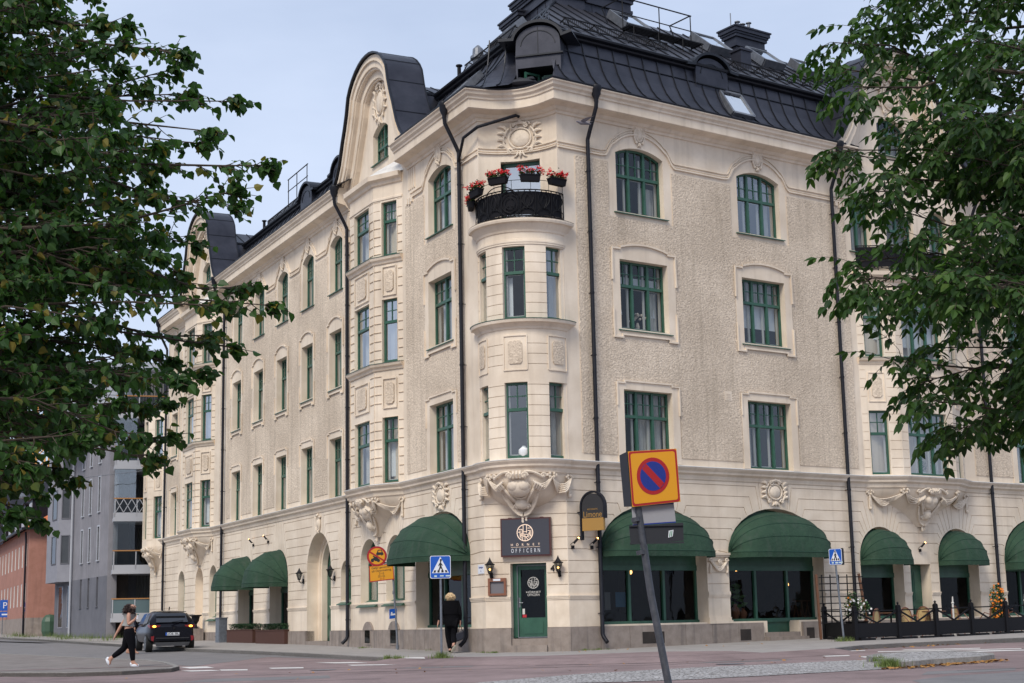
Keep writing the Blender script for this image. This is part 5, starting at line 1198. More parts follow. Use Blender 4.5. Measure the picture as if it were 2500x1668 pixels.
# ================================================================ GROUND
from mathutils.geometry import tessellate_polygon
def gzc(x, y): return gz(max(-70, min(70, x)), max(-25, min(135, y)))
def sheet(name, poly, dz, mat, thick=0, kind='structure', parent=None):
    tri = tessellate_polygon([[V((x, y, 0)) for x, y in poly]]); n = len(poly)
    m = MB(); m.add([(x, y, gz(x, y)+dz) for x, y in poly], [tuple(t) for t in tri])
    if thick: m.add([(x, y, gz(x, y)+dz-(0 if q == 0 else thick)) for q in (0, 1) for x, y in poly], [(i, (i+1) % n, n+(i+1) % n, n+i) for i in range(n)])
    o = m.build(name, mat)
    if kind: o['kind'] = kind
    return o
m = MB(); xs = [-600, -200, -70, -30, 0, 30, 70, 200, 600]; ys = [-300, -100, -25, 10, 40, 80, 135, 250, 500, 900]
m.add([(x, y, gzc(x, y)-.16) for y in ys for x in xs], [(j*9+i, j*9+i+1, (j+1)*9+i+1, (j+1)*9+i) for j in range(9) for i in range(8)]); m.build('ground', 'asph')['kind'] = 'structure'
sheet('road', [(-60, 5), (60, 5), (60, 75), (16, 45), (9, 44.5), (3.4, 40), (-2, 43), (-4.6, 46), (-8, 50.5), (-14, 47), (-30, 45), (-60, 42)], -.108, 'redasph')
sheet('side_road', [(-8, 50.5), (-4.3, 45.5), (-6.7, 49), (-9.3, 54.4), (-12.3, 59.5), (-30, 95), (-60, 150), (-66, 150), (-36, 100), (-24, 82), (-60, 82), (-60, 58), (-19, 58), (-11, 47.5), (-9.5, 46)][0:1]+[(-3.9, 44.9), (-6.7, 49.4), (-9.3, 54.4), (-12.3, 59.5), (-30, 95), (-60, 150), (-66, 150), (-36, 100), (-24, 82), (-60, 82), (-60, 58), (-19, 58), (-11, 47.5), (-9.2, 44.5)], -.104, 'asph')
kl = [(-35.5, 105.0), (-12.25, 58.9), (-9.35, 54.15), (-6.8, 49.75), (-4.68, 45.7), (-3.45, 43.5)]
kr = [(8.3, 41.4), (9.4, 43.0), (10.6, 43.75), (12.24, 44.4), (14.5, 45.3), (19.5, 48.8), (30, 56.5)]
mid = [(-2.7, 42.2), (-1.5, 41.2), (.2, 40.2), (2.0, 39.4), (4, 39.2), (6.2, 39.9)]
inner = [rp(31, -.2), rp(0, -.2), lp(0, -.2), lp(55, -.2)]
sheet('pavement', kl+mid+kr+inner, 0, 'pave', .3)
sheet('pavement_red_strip', [(-3.3, 43.3), (-2.65, 42.3), (-1.45, 41.3), (.2, 40.3), (2.0, 39.5), (4, 39.3), (6.15, 40), (5.6, 41.6), (3.8, 42.6), (2.2, 42.3), (.6, 42.0), (-1.2, 42.6), (-2.5, 43.9)], .004, 'redasph')
def kerb(name, pts, w=.14, h=.012, drop=.3):
    m = MB(); m.sweep(pts, [(.0, -drop), (.0, h), (-w, h), (-w, -drop)]); m.v = [(x, y, z+gz(x, y)) for x, y, z in m.v]; o = m.build(name, 'kerb'); o['kind'] = 'structure'; return o
kerb('kerb', kl); m = MB(); m.sweep([(-3.45, 43.5)]+mid+kr[:1], [(-.02, .004), (.35, -.03), (.9, -.104)]); m.v = [(x, y, z+gz(x, y)) for x, y, z in m.v]; m.build('pavement_ramp', 'redasph')['kind'] = 'structure'; kerb('kerb', kr)
refuge = [(-60, 41.2), (-13.5, 41.1), (-11.32, 39.85), (-10.04, 39.95), (-9.0, 40.9), (-9.05, 42.1), (-10.05, 45.3), (-11.15, 47.8), (-14.15, 51.8), (-17.1, 56.4), (-19.8, 60.0), (-60, 61)]
sheet('refuge_pavement', refuge, -.015, 'oldpave', .2); 
m = MB(); m.sweep(refuge[1:-1], [(.0, -.3), (.0, -.0), (-.14, -.0), (-.14, -.3)]); m.v = [(x, y, z+gz(x, y)) for x, y, z in m.v]; m.build('kerb', 'kerb')['kind'] = 'structure'
sheet('refuge_band', [(-60, 42.6), (-12, 42.6), (-9.3, 42.5), (-9.25, 42.75), (-12, 42.95), (-60, 43)], -.008, 'redasph')
farp = [(-70, 170), (-36.5, 106), (-30.2, 93.8), (-22.6, 80.0), (-18.7, 74.2), (-17.2, 76.5), (-16.5, 79.5), (-10, 92), (-10, 175)]
sheet('far_pavement', farp, .01, 'pave', .3)
kerb('kerb', farp[:5], h=.02)
sheet('cobble_strip', [(-1.6, 24.9), (-.57, 27.3), (1.05, 30.4), (2.04, 30.3), (3.41, 30.55), (4.84, 31.1), (5.99, 31.6), (7.63, 32.4), (8.2, 33.4), (8.5, 36.7), (7.2, 36.4), (5.57, 35.7), (3.95, 35.25), (2.33, 34.4), (1.2, 33.7), (-.74, 31.6), (-2.2, 29.3), (-3.6, 26.5), (-4.4, 24.0)], -.098, 'cobble')
isl = [(7.9, 32.55), (8.2, 32.75), (8.74, 33.35), (9.23, 33.6), (9.94, 34.05), (10.45, 34.75), (10.68, 35.6), (10.6, 36.6), (10.24, 37.5), (9.65, 37.75), (9.08, 37.5), (8.5, 37.2), (7.95, 36.0), (7.8, 33.8)]
sheet('traffic_island', isl, .015, 'cobble', .2)
m = MB(); m.sweep([isl[i] for i in (13, 0, 1, 2, 3, 4, 5, 6, 7, 8, 9, 10, 11, 12)]+[isl[13]], [(.02, -.3), (.02, .02), (-.1, .022), (-.1, -.3)]); m.v = [(x, y, z+gz(x, y)) for x, y, z in m.v]; m.build('kerb', 'kerb')['kind'] = 'structure'
sheet('grey_asphalt_patch', [(7.0, 28.2), (7.94, 29.3), (8.92, 29.7), (9.6, 30.1), (10.3, 32.2), (11.2, 35.0), (16, 38), (30, 40), (30, 15), (6, 15)], -.103, 'asph')
marks = [[(10.28, 42.0), (12.21, 41.7), (12.06, 41.25), (10.09, 41.6)], [(9.4, 41.3), (12.97, 40.69), (12.84, 40.3), (9.3, 40.85)], [(10.79, 40.1), (13.2, 39.7), (13.0, 39.32), (11.14, 39.3)], [(6.6, 41.9), (7.9, 42.6), (9.3, 42.3), (9.2, 41.9), (7.9, 42.0)], [(7.07, 40.8), (7.75, 40.9), (7.74, 40.2), (7.12, 40.1)],
         [(8.3, 38.5), (9.06, 38.5), (8.94, 37.9), (8.3, 37.9)], [(7.6, 39.5), (8.25, 39.5), (8.2, 39.0), (7.6, 39.0)], [(-9.45, 44.0), (-8.7, 44.0), (-8.26, 42.84), (-8.92, 42.84)], [(-8.9, 41.6), (-8.1, 41.5), (-7.7, 40.87), (-8.5, 40.9)], [(-7.88, 41.57), (-7.09, 41.28), (-6.98, 40.62), (-7.7, 40.87)], [(-6.63, 41.81), (-5.68, 41.61), (-5.58, 40.94), (-6.44, 41.17)],
         [(-5.78, 44.6), (-4.6, 44.2), (-4.1, 43.3), (-5.08, 43.63)], [(-1.64, 40.6), (-.73, 40.3), (-.7, 40.0), (-1.53, 40.2)], [(-4.6, 42.3), (-3.2, 41.9), (-3.1, 41.4), (-4.4, 41.7)]]
for q in marks: o = sheet('crossing_stripe', q, -.101, 'paint', kind=None); o['kind'] = 'structure'
sheet('ramp_marking', [(-3.35, 43.6), (-2.6, 43.4), (-2.5, 42.3), (-3.05, 42.9)], .006, 'paint')
M['tar'] = pm('tar', (.06, .052, .052), None, rough=.6)
for q in ([(-14, 37.2), (-4, 37.9), (3.5, 37.2), (6.5, 38.2), (6.5, 38.27), (3.5, 37.28), (-4, 37.98), (-14, 37.28)], [(.4, 38.6), (3.6, 38.2), (6.0, 38.9), (6.0, 38.98), (3.6, 38.28), (.4, 38.7)], [(-9, 27.5), (-3.9, 27.1), (-3.9, 27.2), (-9, 27.6)], [(8.6, 31.0), (12.4, 31.6), (12.4, 31.75), (8.6, 31.1)], [(-12, 33.8), (-3, 34.3), (-3, 34.36), (-12, 33.87)]):
    sheet('tar_seam', q, -.1045, 'tar')
for q in ([(4.2, 37.5), (6.4, 37.6), (6.6, 38.1), (4.6, 38.0)], [(-7.5, 35.0), (-4.2, 35.2), (-4.4, 36.6), (-7.2, 36.5)], [(7.6, 29.9), (9.6, 30.6), (9.9, 31.5), (8.0, 31.0)], [(-3, 39.2), (-1.2, 39.0), (-1.1, 39.6), (-2.8, 39.7)]): sheet('asphalt_patch', q, -.1052, 'asph')
def cover(x, y, r_):
    m = MB(); z = gz(x, y)-.103; m.lathe((x, y, z), [(0, .004), (r_*.9, .004), (r_, .002)], 20); o = m.build('manhole_cover', 'steelg'); tag(o, 'round iron manhole cover in the reddish road '+('left' if x < 0 else 'right')+' of the corner door', 'manhole cover')
cover(-4.9, 39.6, .34); cover(4.9, 36.6, .34)
# leaf litter and weeds
def litter(pts, n, name, mat, seed, s0=.03, s1=.07, spread=.12, dz=-.1):
    r = random.Random(seed); m = MB()
    for i in range(n):
        k = r.randrange(len(pts)-1); t = r.random(); x = pts[k][0]+(pts[k+1][0]-pts[k][0])*t+r.gauss(0, spread); y = pts[k][1]+(pts[k+1][1]-pts[k][1])*t+r.gauss(0, spread); z = gz(x, y)+dz+.01+r.random()*.02
        a = r.uniform(0, 6.28); s = r.uniform(s0, s1); u = V((cos(a), sin(a), r.uniform(-.2, .4)))*s; w = V((-sin(a), cos(a), r.uniform(-.2, .5)))*s*.6; c = V((x, y, z)); m.add([c-u, c+w, c+u, c-w], [(0, 1, 2, 3)])
    return tag(m.build(name, mat), None, None, kind='stuff')
M['dry'] = pm('dry_leaf', (.28, .10, .03), (.42, .24, .05), 14, .8)
litter([(7.5, 32.2), (8.2, 32.55), (8.8, 33.15), (9.3, 33.4), (10.0, 33.85), (10.6, 34.6)], 420, 'leaf_litter', 'dry', 3); litter([(8.0, 41.0), (9.6, 42.9), (12.2, 44.2), (16, 46)], 60, 'leaf_litter', 'dry', 4, spread=.15); litter([(1.5, 44.0), (7, 46.5)], 14, 'leaf_litter', 'dry', 5, dz=0, spread=.4); litter([(-8, 38), (8, 36)], 40, 'leaf_litter', 'dry', 9, spread=1.5)
def tuft(x, y, n, r0, h, seed, dz=0):
    r = random.Random(seed); m = MB()
    for i in range(n):
        a = r.uniform(0, 6.28); q = abs(r.gauss(0, r0)); bx, by = x+q*cos(a), y+q*sin(a); z = gz(bx, by)+dz; hh = h*r.uniform(.4, 1.1); b = r.uniform(0, 6.28); l = V((cos(b), sin(b), 0))*hh*.5; w = V((-sin(b), cos(b), 0))*.008
        m.add([(bx-w.x, by-w.y, z), (bx+w.x, by+w.y, z), (bx+l.x, by+l.y, z+hh)], [(0, 1, 2)])
    return m
def weeds(pts, seed, n=60, r0=.12, h=.12, dz=0):
    m = MB()
    for i, (x, y) in enumerate(pts): t = tuft(x, y, n, r0, h, seed+i, dz); m.add(t.v, t.f)
    m.build('weeds', 'grass')['kind'] = 'stuff'
weeds([(-2.07, 42.4)], 1, 320, .14, .2); weeds([(9.68, 46.8)], 2, 260, .16, .16); weeds([(7.7, 32.75)], 3, 520, .17, .2, -.08); weeds([(7.6, 33.6), (7.9, 34.6)], 4, 60, .12, .12)
weeds([(-3.6, 43.6), (-3.3, 43.2)], 5, 200, .12, .16, -.05)
weeds([(-3.9, 52.2), (-3.2, 50.5), (-2.7, 49.3), (-1.0, 45.7), (-.7, 45.3), (1.9, 45.2), (2.3, 45.5), (-5.3, 53.6)], 6, 90, .14, .07); weeds([(-22.9, 84.6), (-24, 86.5), (-25.6, 89.5), (-26.8, 92), (-28, 95), (-31.3, 98.8), (-32.5, 101.5), (-21.8, 84.2), (-24.5, 85), (-20.5, 78.6), (-29.9, 95.4)], 20, 110, .7, .35)

# ================================================================ SIGNS
def face_fr(x, y, az): return Fr((x, y), (cos(az), sin(az)), (sin(az), -cos(az)))      # az 0 faces the camera side (-y)
FIG = [(-.02, .86), (.03, .9), (.08, .86), (.06, .8), (.05, .77), (.12, .66), (.2, .56), (.18, .53), (.09, .6), (.09, .5), (.17, .3), (.27, .1), (.22, .08), (.1, .26), (.03, .36), (-.06, .22), (-.2, .08), (-.26, .1), (-.12, .28), (-.06, .46), (-.05, .62), (-.13, .5), (-.17, .52), (-.1, .68), (-.03, .76)]
SBL = col('sign_blue', (.006, .09, .45), .4); SWH = col('sign_white', (.72, .74, .78), .4); SBK = col('sign_black', (.01, .01, .012), .5); SYE = col('sign_yellow', (.68, .30, .008), .4); SRE = col('sign_red', (.36, .008, .012), .4); SGR = col('sign_back', (.018, .020, .026), .7); SBD = col('sign_deep_blue', (.008, .025, .22), .4)
def crossing_sign(x, y, lab, size=.6, az=0, lean=(0, 0), box=.12, seed=1, stick=True, h=2.73):
    z = gz(x, y); r = thing('crossing_sign', (x, y, z), lab, 'road sign', 'blue pedestrian crossing signs')
    m = MB(); m.tube([(x, y, z-.1), (x+lean[0]*h, y+lean[1]*h, z+h-.1)], .031, 10); m.tube([(x, y, z-.05), (x, y, z+.06)], .05, 10); m.build('pole', 'steelg', r, True)
    F = face_fr(x+lean[0]*(h-.4), y+lean[1]*(h-.4)-.05, az); s = size/2; zt = z+h; ht = size*1.09; zb = zt-ht
    m = MB(); m.box(F, -s, s, -box, -.0, zb, zt); m.box(F, -s-.01, s+.01, -box*.5-.01, -box*.5+.01, zb-.01, zt+.01); m.build('box', 'signback', r)
    m = MB(); 
    def rr(a, b, c_, d, q=.03): return [(a+q, c_), (b-q, c_), (b, c_+q), (b, d-q), (b-q, d), (a+q, d), (a, d-q), (a, c_+q)]
    m.panel(F, rr(-s, s, zb, zt), [], 0, .006, 0); m.panel(F, rr(-s+.015, s-.015, zb+.015, zt-.015), [], .006, .009, 1)
    ti, tb_ = zt-.03*size/.6, zb+.155*size/.6; hw = s-.05
    m.panel(F, [(-hw, tb_), (hw, tb_), (0, ti)], [], .009, .012, 0)
    hh = (ti-tb_)*.9; m.panel(F, [(fx*size*.62*-1*-1, tb_+.02+(fz-.05)*hh*.92) for fx, fz in FIG], [], .012, .015, 2); m.ball(F.P(.025*size, .012, tb_+.02+.87*hh*.92+.01), (.03, .004, .035), 8, 5, 2)
    for k in range(4): a = -hw*.82+k*hw*.47; m.panel(F, [(a, tb_+.015), (a+hw*.24, tb_+.015), (a+hw*.24-(k-1.5)*.012, tb_+.075), (a-(k-1.5)*.012, tb_+.075)], [], .012, .0145, 2)
    m.build('face', [SWH, SBL, SBK], r)
    if stick:
        q = random.Random(seed)
        for k in range(3): a = -s*.6+k*s*.55; m = MB(); m.box(F, a, a+.07+.03*k, .009, .011, zb+.035+.02*q.random(), zb+.085); m.build('sticker', col('pale_sticker', (.5, .62, .62)), r)
    return r
M['signback'] = SGR
crossing_sign(-2.07, 42.4, 'blue pedestrian crossing sign in front of the left green awning, nearest the corner', size=.56, az=.0, lean=(-.0, 0))
crossing_sign(9.68, 46.8, 'blue pedestrian crossing sign beside the flower trellis', size=.42+.02, az=-.75, lean=(-.055, 0), seed=4)
crossing_sign(-31.1, 99.5, 'distant blue crossing sign before the brick house', size=.56, az=.15, stick=False, h=2.15)
x, y = -31.15, 99.7; F = face_fr(x, y, .1); z = gz(x, y); r = thing('street_name_sign', (x, y, z+2.2), 'small blue and white street name plates above the distant crossing sign', 'street sign')
m = MB(); m.tube([(x, y, z+2.1), (x, y, z+2.9)], .03, 6); m.box(F, .1, 1.0, -.01, .01, z+2.25, z+2.5, 1); m.box(F, .25, .85, -.01, .01, z+2.62, z+2.85, 2); m.build('plates', ['steelg', SWH, SBL], r)
x, y = -36.1, 110.2; F = face_fr(x, y, .1); z = gz(x, y); r = thing('parking_sign', (x, y, z), 'blue parking sign with a P at the left edge', 'road sign')
m = MB(); m.tube([(x-.1, y+.03, z), (x-.1, y+.03, z+2.5)], .03, 6); m.tube([(x+.25, y+.03, z), (x+.25, y+.03, z+2.5)], .03, 6); m.box(F, -.3, .4, -.01, .01, z+1.65, z+2.4, 1); m.box(F, -.3, .4, -.01, .01, z+1.2, z+1.58, 1); m.text(F, 'P', .05, z+2.0, .62, .02, 2); m.box(F, -.15, .25, .01, .02, z+1.34, z+1.44, 2); m.build('plates', ['steelg', SBL, SWH], r)
# leaning yellow no-entry sign with its plate
x, y = -4.0, 52.35; z = gz(x, y); r = thing('traffic_prohibition_sign', (x, y, z), 'leaning post with round red and yellow no motor traffic sign', 'road sign')
m = MB(); m.tube([(x, y, z-.1), (-4.17, y, 1.98), (-4.18, y, 2.1)], .035, 10); m.tube([(-4.17, y, 2.08), (-4.6, y-.02, 2.02)], .03, 8); m.tube([(-4.02, y, z-.02), (-4.01, y, z+.1)], .055, 8); m.tube([(-4.13, y, 1.0), (-4.125, y, 1.12)], .045, 8); m.build('pole', 'steelg', r, True)
F = face_fr(-4.68, y-.08, 0); c = 2.27; R_ = .335
m = MB(); m.panel(F, arc(0, c, R_, R_, 0, 2*pi, 36)[:-1], [], -.015, 0, 0); m.panel(F, arc(0, c, R_*.99, R_*.99, 0, 2*pi, 36)[:-1], [], 0, .003, 1); m.panel(F, arc(0, c, R_*.8, R_*.8, 0, 2*pi, 36)[:-1], [], .003, .006, 2)
car_p = [(-.02, .04), (-.02, .10), (.0, .12), (.03, .2), (.05, .215), (.15, .215), (.17, .2), (.2, .12), (.22, .1), (.22, .04), (.18, .04), (.18, .02), (.15, .02), (.15, .04), (.05, .04), (.05, .02), (.02, .02), (.02, .04)]
m.panel(F, [(a, c+b) for a, b in car_p], [[(a, c+b) for a, b in ((.04, .13), (.055, .19), (.145, .19), (.16, .13))]], .006, .009, 3)
mc = [(-.2, -.09), (-.12, -.06), (-.1, -.03), (-.14, .0), (-.12, .03), (-.06, -.01), (.02, -.03), (.05, -.08), (.1, -.12), (.06, -.17), (-.06, -.16), (-.1, -.12), (-.16, -.13)]
m.panel(F, [(a, c+b) for a, b in mc], [], .006, .009, 3); 
for a, b in ((-.15, -.14), (.05, -.14)): m.panel(F, arc(a, c+b, .055, .055, 0, 2*pi, 16)[:-1], [], .009, .011, 3)
m.strip(F, [(-.24, c+.15), (.24, c-.15)], .05, .011, .014, 1); m.build('round_sign', [SGR, SRE, SYE, SBK], r)
F = face_fr(-4.93, y-.07, 0); sh = .1
def yz(a, b): return (a, 1.41+b+a*sh)
m = MB(); m.panel(F, [yz(0, 0), yz(.83, 0), yz(.79, .54), yz(-.02, .54)], [], -.012, 0, 0); m.panel(F, [yz(.0, .0), yz(.83, 0), yz(.79, .54), yz(-.02, .54)], [], 0, .003, 1); m.panel(F, [yz(.03, .03), yz(.8, .03), yz(.765, .51), yz(.01, .51)], [], .003, .006, 2)
for t, b, s_ in (('Gäller genomfart', .45, .098), ('till Östermalmsg', .345, .098), ('21-5', .25, .095), ('(21-5)', .16, .095)): m.text(F, t, .4, 1.41+b+.4*sh, s_, .008, 3, rot=sh)
m.text(F, '21-5', .42, 1.41+.075+.4*sh, .085, .008, 1, rot=sh); m.build('text_plate', [SGR, SRE, SYE, SBK], r)
F = face_fr(-4.15, y-.06, .45); m = MB(); m.panel(F, [(-.13, .19), (.13, .22), (.13, .53), (-.13, .51)], [], -.01, .0, 0); m.panel(F, [(-.09, .30), (.09, .32), (.07, .37), (-.02, .36), (-.03, .42), (-.07, .41), (-.08, .37)], [], 0, .004, 1); m.build('small_blue_sign', [SBL, SWH], r); r.location = r.location*.972; r.scale = (.972,)*3
# the near no parking sign, seen from 19 m
Yn = 19.0; r = thing('no_parking_sign', (1.95, Yn, gz(1.95, Yn)), 'leaning no parking sign, yellow with red border and blue disc, in the foreground', 'road sign')
m = MB(); m.tube([(2.06-.163+.03, Yn, gz(2, Yn)-.1), (1.79, Yn, -.757), (1.62, Yn, .3), (1.44, Yn+.02, 1.9)], .048, 14, r2=.044); 
for k in (.78, 1.18): m.tube([(1.615-.12*k+.0, Yn, k), (1.607-.12*k, Yn, k+.05)], .058, 14)
m.build('pole', pm('weathered_pole', (.045, .05, .06), (.09, .095, .11), 9, .5, metal=.2), r, True)
def quad(pts, y0, y1, mi, mb):      # pts [(x,z)], thickness along y
    n = len(pts); mb.add([(a, y0, b) for a, b in pts]+[(a, y1, b) for a, b in pts], [tuple(range(n)), tuple(range(n, 2*n))[::-1]]+[(i, (i+1) % n, n+(i+1) % n, n+i) for i in range(n)], mi)
A0, A1, A2, A3 = V((1.395, 2.034)), V((1.992, 2.057)), V((2.016, 1.406)), V((1.425, 1.354))
def bl(u, v): p = A3.lerp(A2, u).lerp(A0.lerp(A1, u), v); return (p.x, p.y)
def rquad(e, q, n=5):
    pts = []
    for cx, cy, a0 in ((1-e-q, e+q, -pi/2), (1-e-q, 1-e-q, 0), (e+q, 1-e-q, pi/2), (e+q, e+q, pi)):
        pts += [bl(cx+q*cos(a0+pi/2*i/n), cy+q*sin(a0+pi/2*i/n)) for i in range(n+1)]
    return pts
m = MB(); y0 = Yn-.07
quad([bl(0, 0), bl(1, 0), bl(1, 1), bl(0, 1)], y0, y0+.02, 2, m); quad(rquad(.008, .05), y0-.003, y0, 0, m); quad(rquad(.045, .045), y0-.006, y0-.003, 1, m)
def circ(rx, n=40): return [bl(.475+rx*cos(2*pi*i/n), .52+rx*1.02*sin(2*pi*i/n)) for i in range(n)]
quad(circ(.335), y0-.009, y0-.006, 0, m); quad(circ(.265), y0-.012, y0-.009, 3, m)
d = .24; w_ = .045; quad([bl(.475-d*.72-w_, .52+d*.8-w_), bl(.475-d*.72+w_, .52+d*.8+w_), bl(.475+d*.72+w_, .52-d*.8+w_), bl(.475+d*.72-w_, .52-d*.8-w_)], y0-.014, y0-.012, 0, m)
m.build('plate', [SRE, SYE, SYE, SBD], r)
m = MB(); m.add([(1.31, Yn+.22, 2.02), (1.385, Yn-.05, 2.035), (1.42, Yn-.05, 1.36), (1.345, Yn+.22, 1.38), (1.31, Yn+.24, 2.02), (1.395, Yn-.04, 2.035), (1.43, Yn-.04, 1.36), (1.345, Yn+.24, 1.38)], [(0,1,2,3),(4,7,6,5),(0,4,5,1),(3,2,6,7),(0,3,7,4),(1,5,6,2)]); m.build('side_plate', SGR, r)
m = MB(); quad([(1.43, 1.134), (1.957, 1.163), (1.94, 1.40), (1.422, 1.372)], Yn-.0, Yn+.012, 0, m); quad([(1.43, 1.13), (1.957, 1.158), (1.957, 1.172), (1.43, 1.146)], Yn-.003, Yn-.001, 1, m); quad([(1.422, 1.36), (1.94, 1.385), (1.94, 1.41), (1.422, 1.385)], Yn-.003, Yn-.001, 1, m); m.build('grey_plate', [col('plate_grey', (.30, .30, .32)), SBD], r)
m = MB(); quad([(1.384, 1.12), (2.046, 1.156), (2.043, .937), (1.397, .901)], Yn+.0, Yn+.02, 0, m); m.box(face_fr(0, Yn, 0), 1.385, 2.045, -.0, .02, .905, .925); m.box(face_fr(0, Yn, 0), 1.385, 2.045, .0, .02, 1.118, 1.135); m.build('dark_plate', SGR, r)
m = MB(); quad([(1.855, .975), (1.91, .99), (1.925, 1.07), (1.865, 1.06)], Yn-.006, Yn-.002, 0, m); quad([(1.868, .985), (1.878, .988), (1.888, 1.055), (1.878, 1.05)], Yn-.009, Yn-.006, 1, m); quad([(1.89, .992), (1.9, .995), (1.91, 1.06), (1.9, 1.058)], Yn-.009, Yn-.006, 1, m); m.build('sticker', [SWH, col('sticker_green', (.02, .2, .08))], r)

# ---- things fixed to the corner house
r = thing('restaurant_sign', FC.P(1.28, .05, 1.87), 'dark box sign with round monogram over the corner door', 'shop sign')
m = MB(); m.box(FC, .53, 2.03, .02, .16, 1.87, 2.98); m.box(FC, .75, .85, .0, .1, 2.98, 3.0); m.box(FC, 1.7, 1.8, .0, .1, 2.98, 3.0); m.build('frame', col('oxblood_frame', (.075, .018, .015), .35), r)
m = MB(); m.box(FC, .57, 1.99, .16, .168, 1.91, 2.94); m.build('panel', col('slate_panel', (.042, .044, .058), .5), r)
cl = col('pale_gold_letter', (.85, .66, .52), .5, emit=(1, .72, .5), es=.25); m = MB(); emblem(m, FC, 1.27, 2.55, .235, .17, 0); x0 = .87
for i, ch_ in enumerate('HÖRNET'): m.text(FC, ch_, x0+i*.162, 2.205, .095, .172, 0)
m.box(FC, .84, 1.71, .169, .173, 2.135, 2.142)
m.build('gold_lettering', cl, r); m = MB()
for i, ch_ in enumerate('OFFICERN'): m.text(FC, ch_, .885+i*.113, 2.03, .165, .172, 0, sx=.6)
m.build('white_lettering', SWH, r)
def lantern(F, s, z, lab, out=.2, sc=1.0, glow=True):
    r = thing('wall_lantern', F.P(s, 0, z), lab, 'wall lamp', 'black wall lanterns'); c = F.P(s, out, z)
    m = MB(); m.tube([F.P(s, 0, z+.02), F.P(s, .05, z+.02)], .05, 8); m.box(F, s-.035, s+.035, 0, .06, z-.02, z+.16*sc); m.tube([F.P(s, .04, z+.05), F.P(s, out*.6, z+.0), F.P(s, out, z+.06), F.P(s, out, z+.12*sc)], .018, 6)
    m.lathe(c, [(0, .10*sc), (.05*sc, .12*sc), (.055*sc, .15*sc)], 6); m.lathe(c, [(.15*sc, .37*sc), (.155*sc, .385*sc), (.09*sc, .42*sc), (.04*sc, .5*sc), (.015, .56*sc), (0, .6*sc)], 6)
    for k in range(6): a = pi/3*k; m.bar(c+V((.05*sc*cos(a), .05*sc*sin(a), .14*sc)), c+V((.125*sc*cos(a), .125*sc*sin(a), .38*sc)), .012)
    m.build('body', 'iron', r); g = MB(); g.lathe(c, [(.048*sc, .14*sc), (.12*sc, .375*sc)], 6); g.build('glass', 'glassd', r)
    if glow: b = MB(); b.ball(c+V((0, 0, .24*sc)), .03, 8, 6); b.build('bulb', 'lampglow', r)
lantern(FC, .2, 1.28, 'black wall lantern left of the restaurant door, lit'); lantern(FC, 2.24, 1.28, 'black wall lantern right of the restaurant door, by number 4')
lantern(FL, 16.45, 1.65, 'black wall lantern left of the tall arched house entrance', glow=False); lantern(FL, 12.9, 1.65, 'black wall lantern right of the tall arched house entrance', glow=False)
def spot(F, s, z, lab, up=True):
    r = thing('spotlight', F.P(s, 0, z), lab, 'spotlight', 'small black spotlights on the facade')
    m = MB(); m.box(F, s-.035, s+.035, 0, .07, z-.1, z); m.tube([F.P(s-.02, .03, z-.03), F.P(s-.1, .06, z+.02), F.P(s-.02, .1, z+.1)], .01, 5); m.tube([F.P(s-.03, .12, z+.06), F.P(s+.08, .2, z+.2)], .035, 8); m.build('body', 'iron', r)
    g = MB(); g.ball(F.P(s+.085, .205, z+.205), .03, 8, 5); g.build('bulb', 'lampglow', r)
spot(FR, .16, 2.15, 'left one of two spotlights between corner door and awning'); spot(FR, .86, 2.15, 'right one of two spotlights, nearest the corner downpipe'); spot(FR, 15.24, 2.2, 'spotlight over the terrace door'); spot(FL, 23.1, 3.5, 'left one of two spotlights above the lettered awnings'); spot(FL, 21.0, 3.53, 'right one of two spotlights above the lettered awnings')
r = thing('menu_case', FC.P(.37, .03, .77), 'brown wooden menu case beside the corner door', 'menu case'); m = MB(); 
m.panel(FC, rop(.1, .64, .77, 1.27), [rop(.16, .58, .83, 1.17)], 0, .09); m.build('frame', col('reddish_wood', (.22, .085, .045), .5), r); m = MB(); m.box(FC, .16, .58, .02, .03, .83, 1.17); m.build('back', 'plategrey', r) if 'plategrey' in M else m.build('back', col('grey_felt', (.16, .15, .16)), r)
m = MB(); m.box(FC, .26, .48, .09, .095, 1.19, 1.25); m.build('label', SWH, r)
r = thing('street_name_plate', FL.P(.3, 0, 1.4), 'small white street name plate left of the menu case', 'street sign'); m = MB(); m.box(FL, .05, .46, .0, .02, 1.42, 1.68); m.build('plate', SWH, r); m = MB(); m.text(FL, 'Karlavägen', .255, 1.6, .075, .022, dr=-1, sx=.85); m.text(FL, '4', .255, 1.49, .08, .022, dr=-1); m.build('lettering', SBD, r)
r = thing('house_number', FC.P(2.03, 0, 1.45), 'dark house number 4 left of the right lantern', 'house number'); m = MB(); m.text(FC, '4', 2.03, 1.5, .27, .02, depth=.03); m.build('digit', 'iron', r)
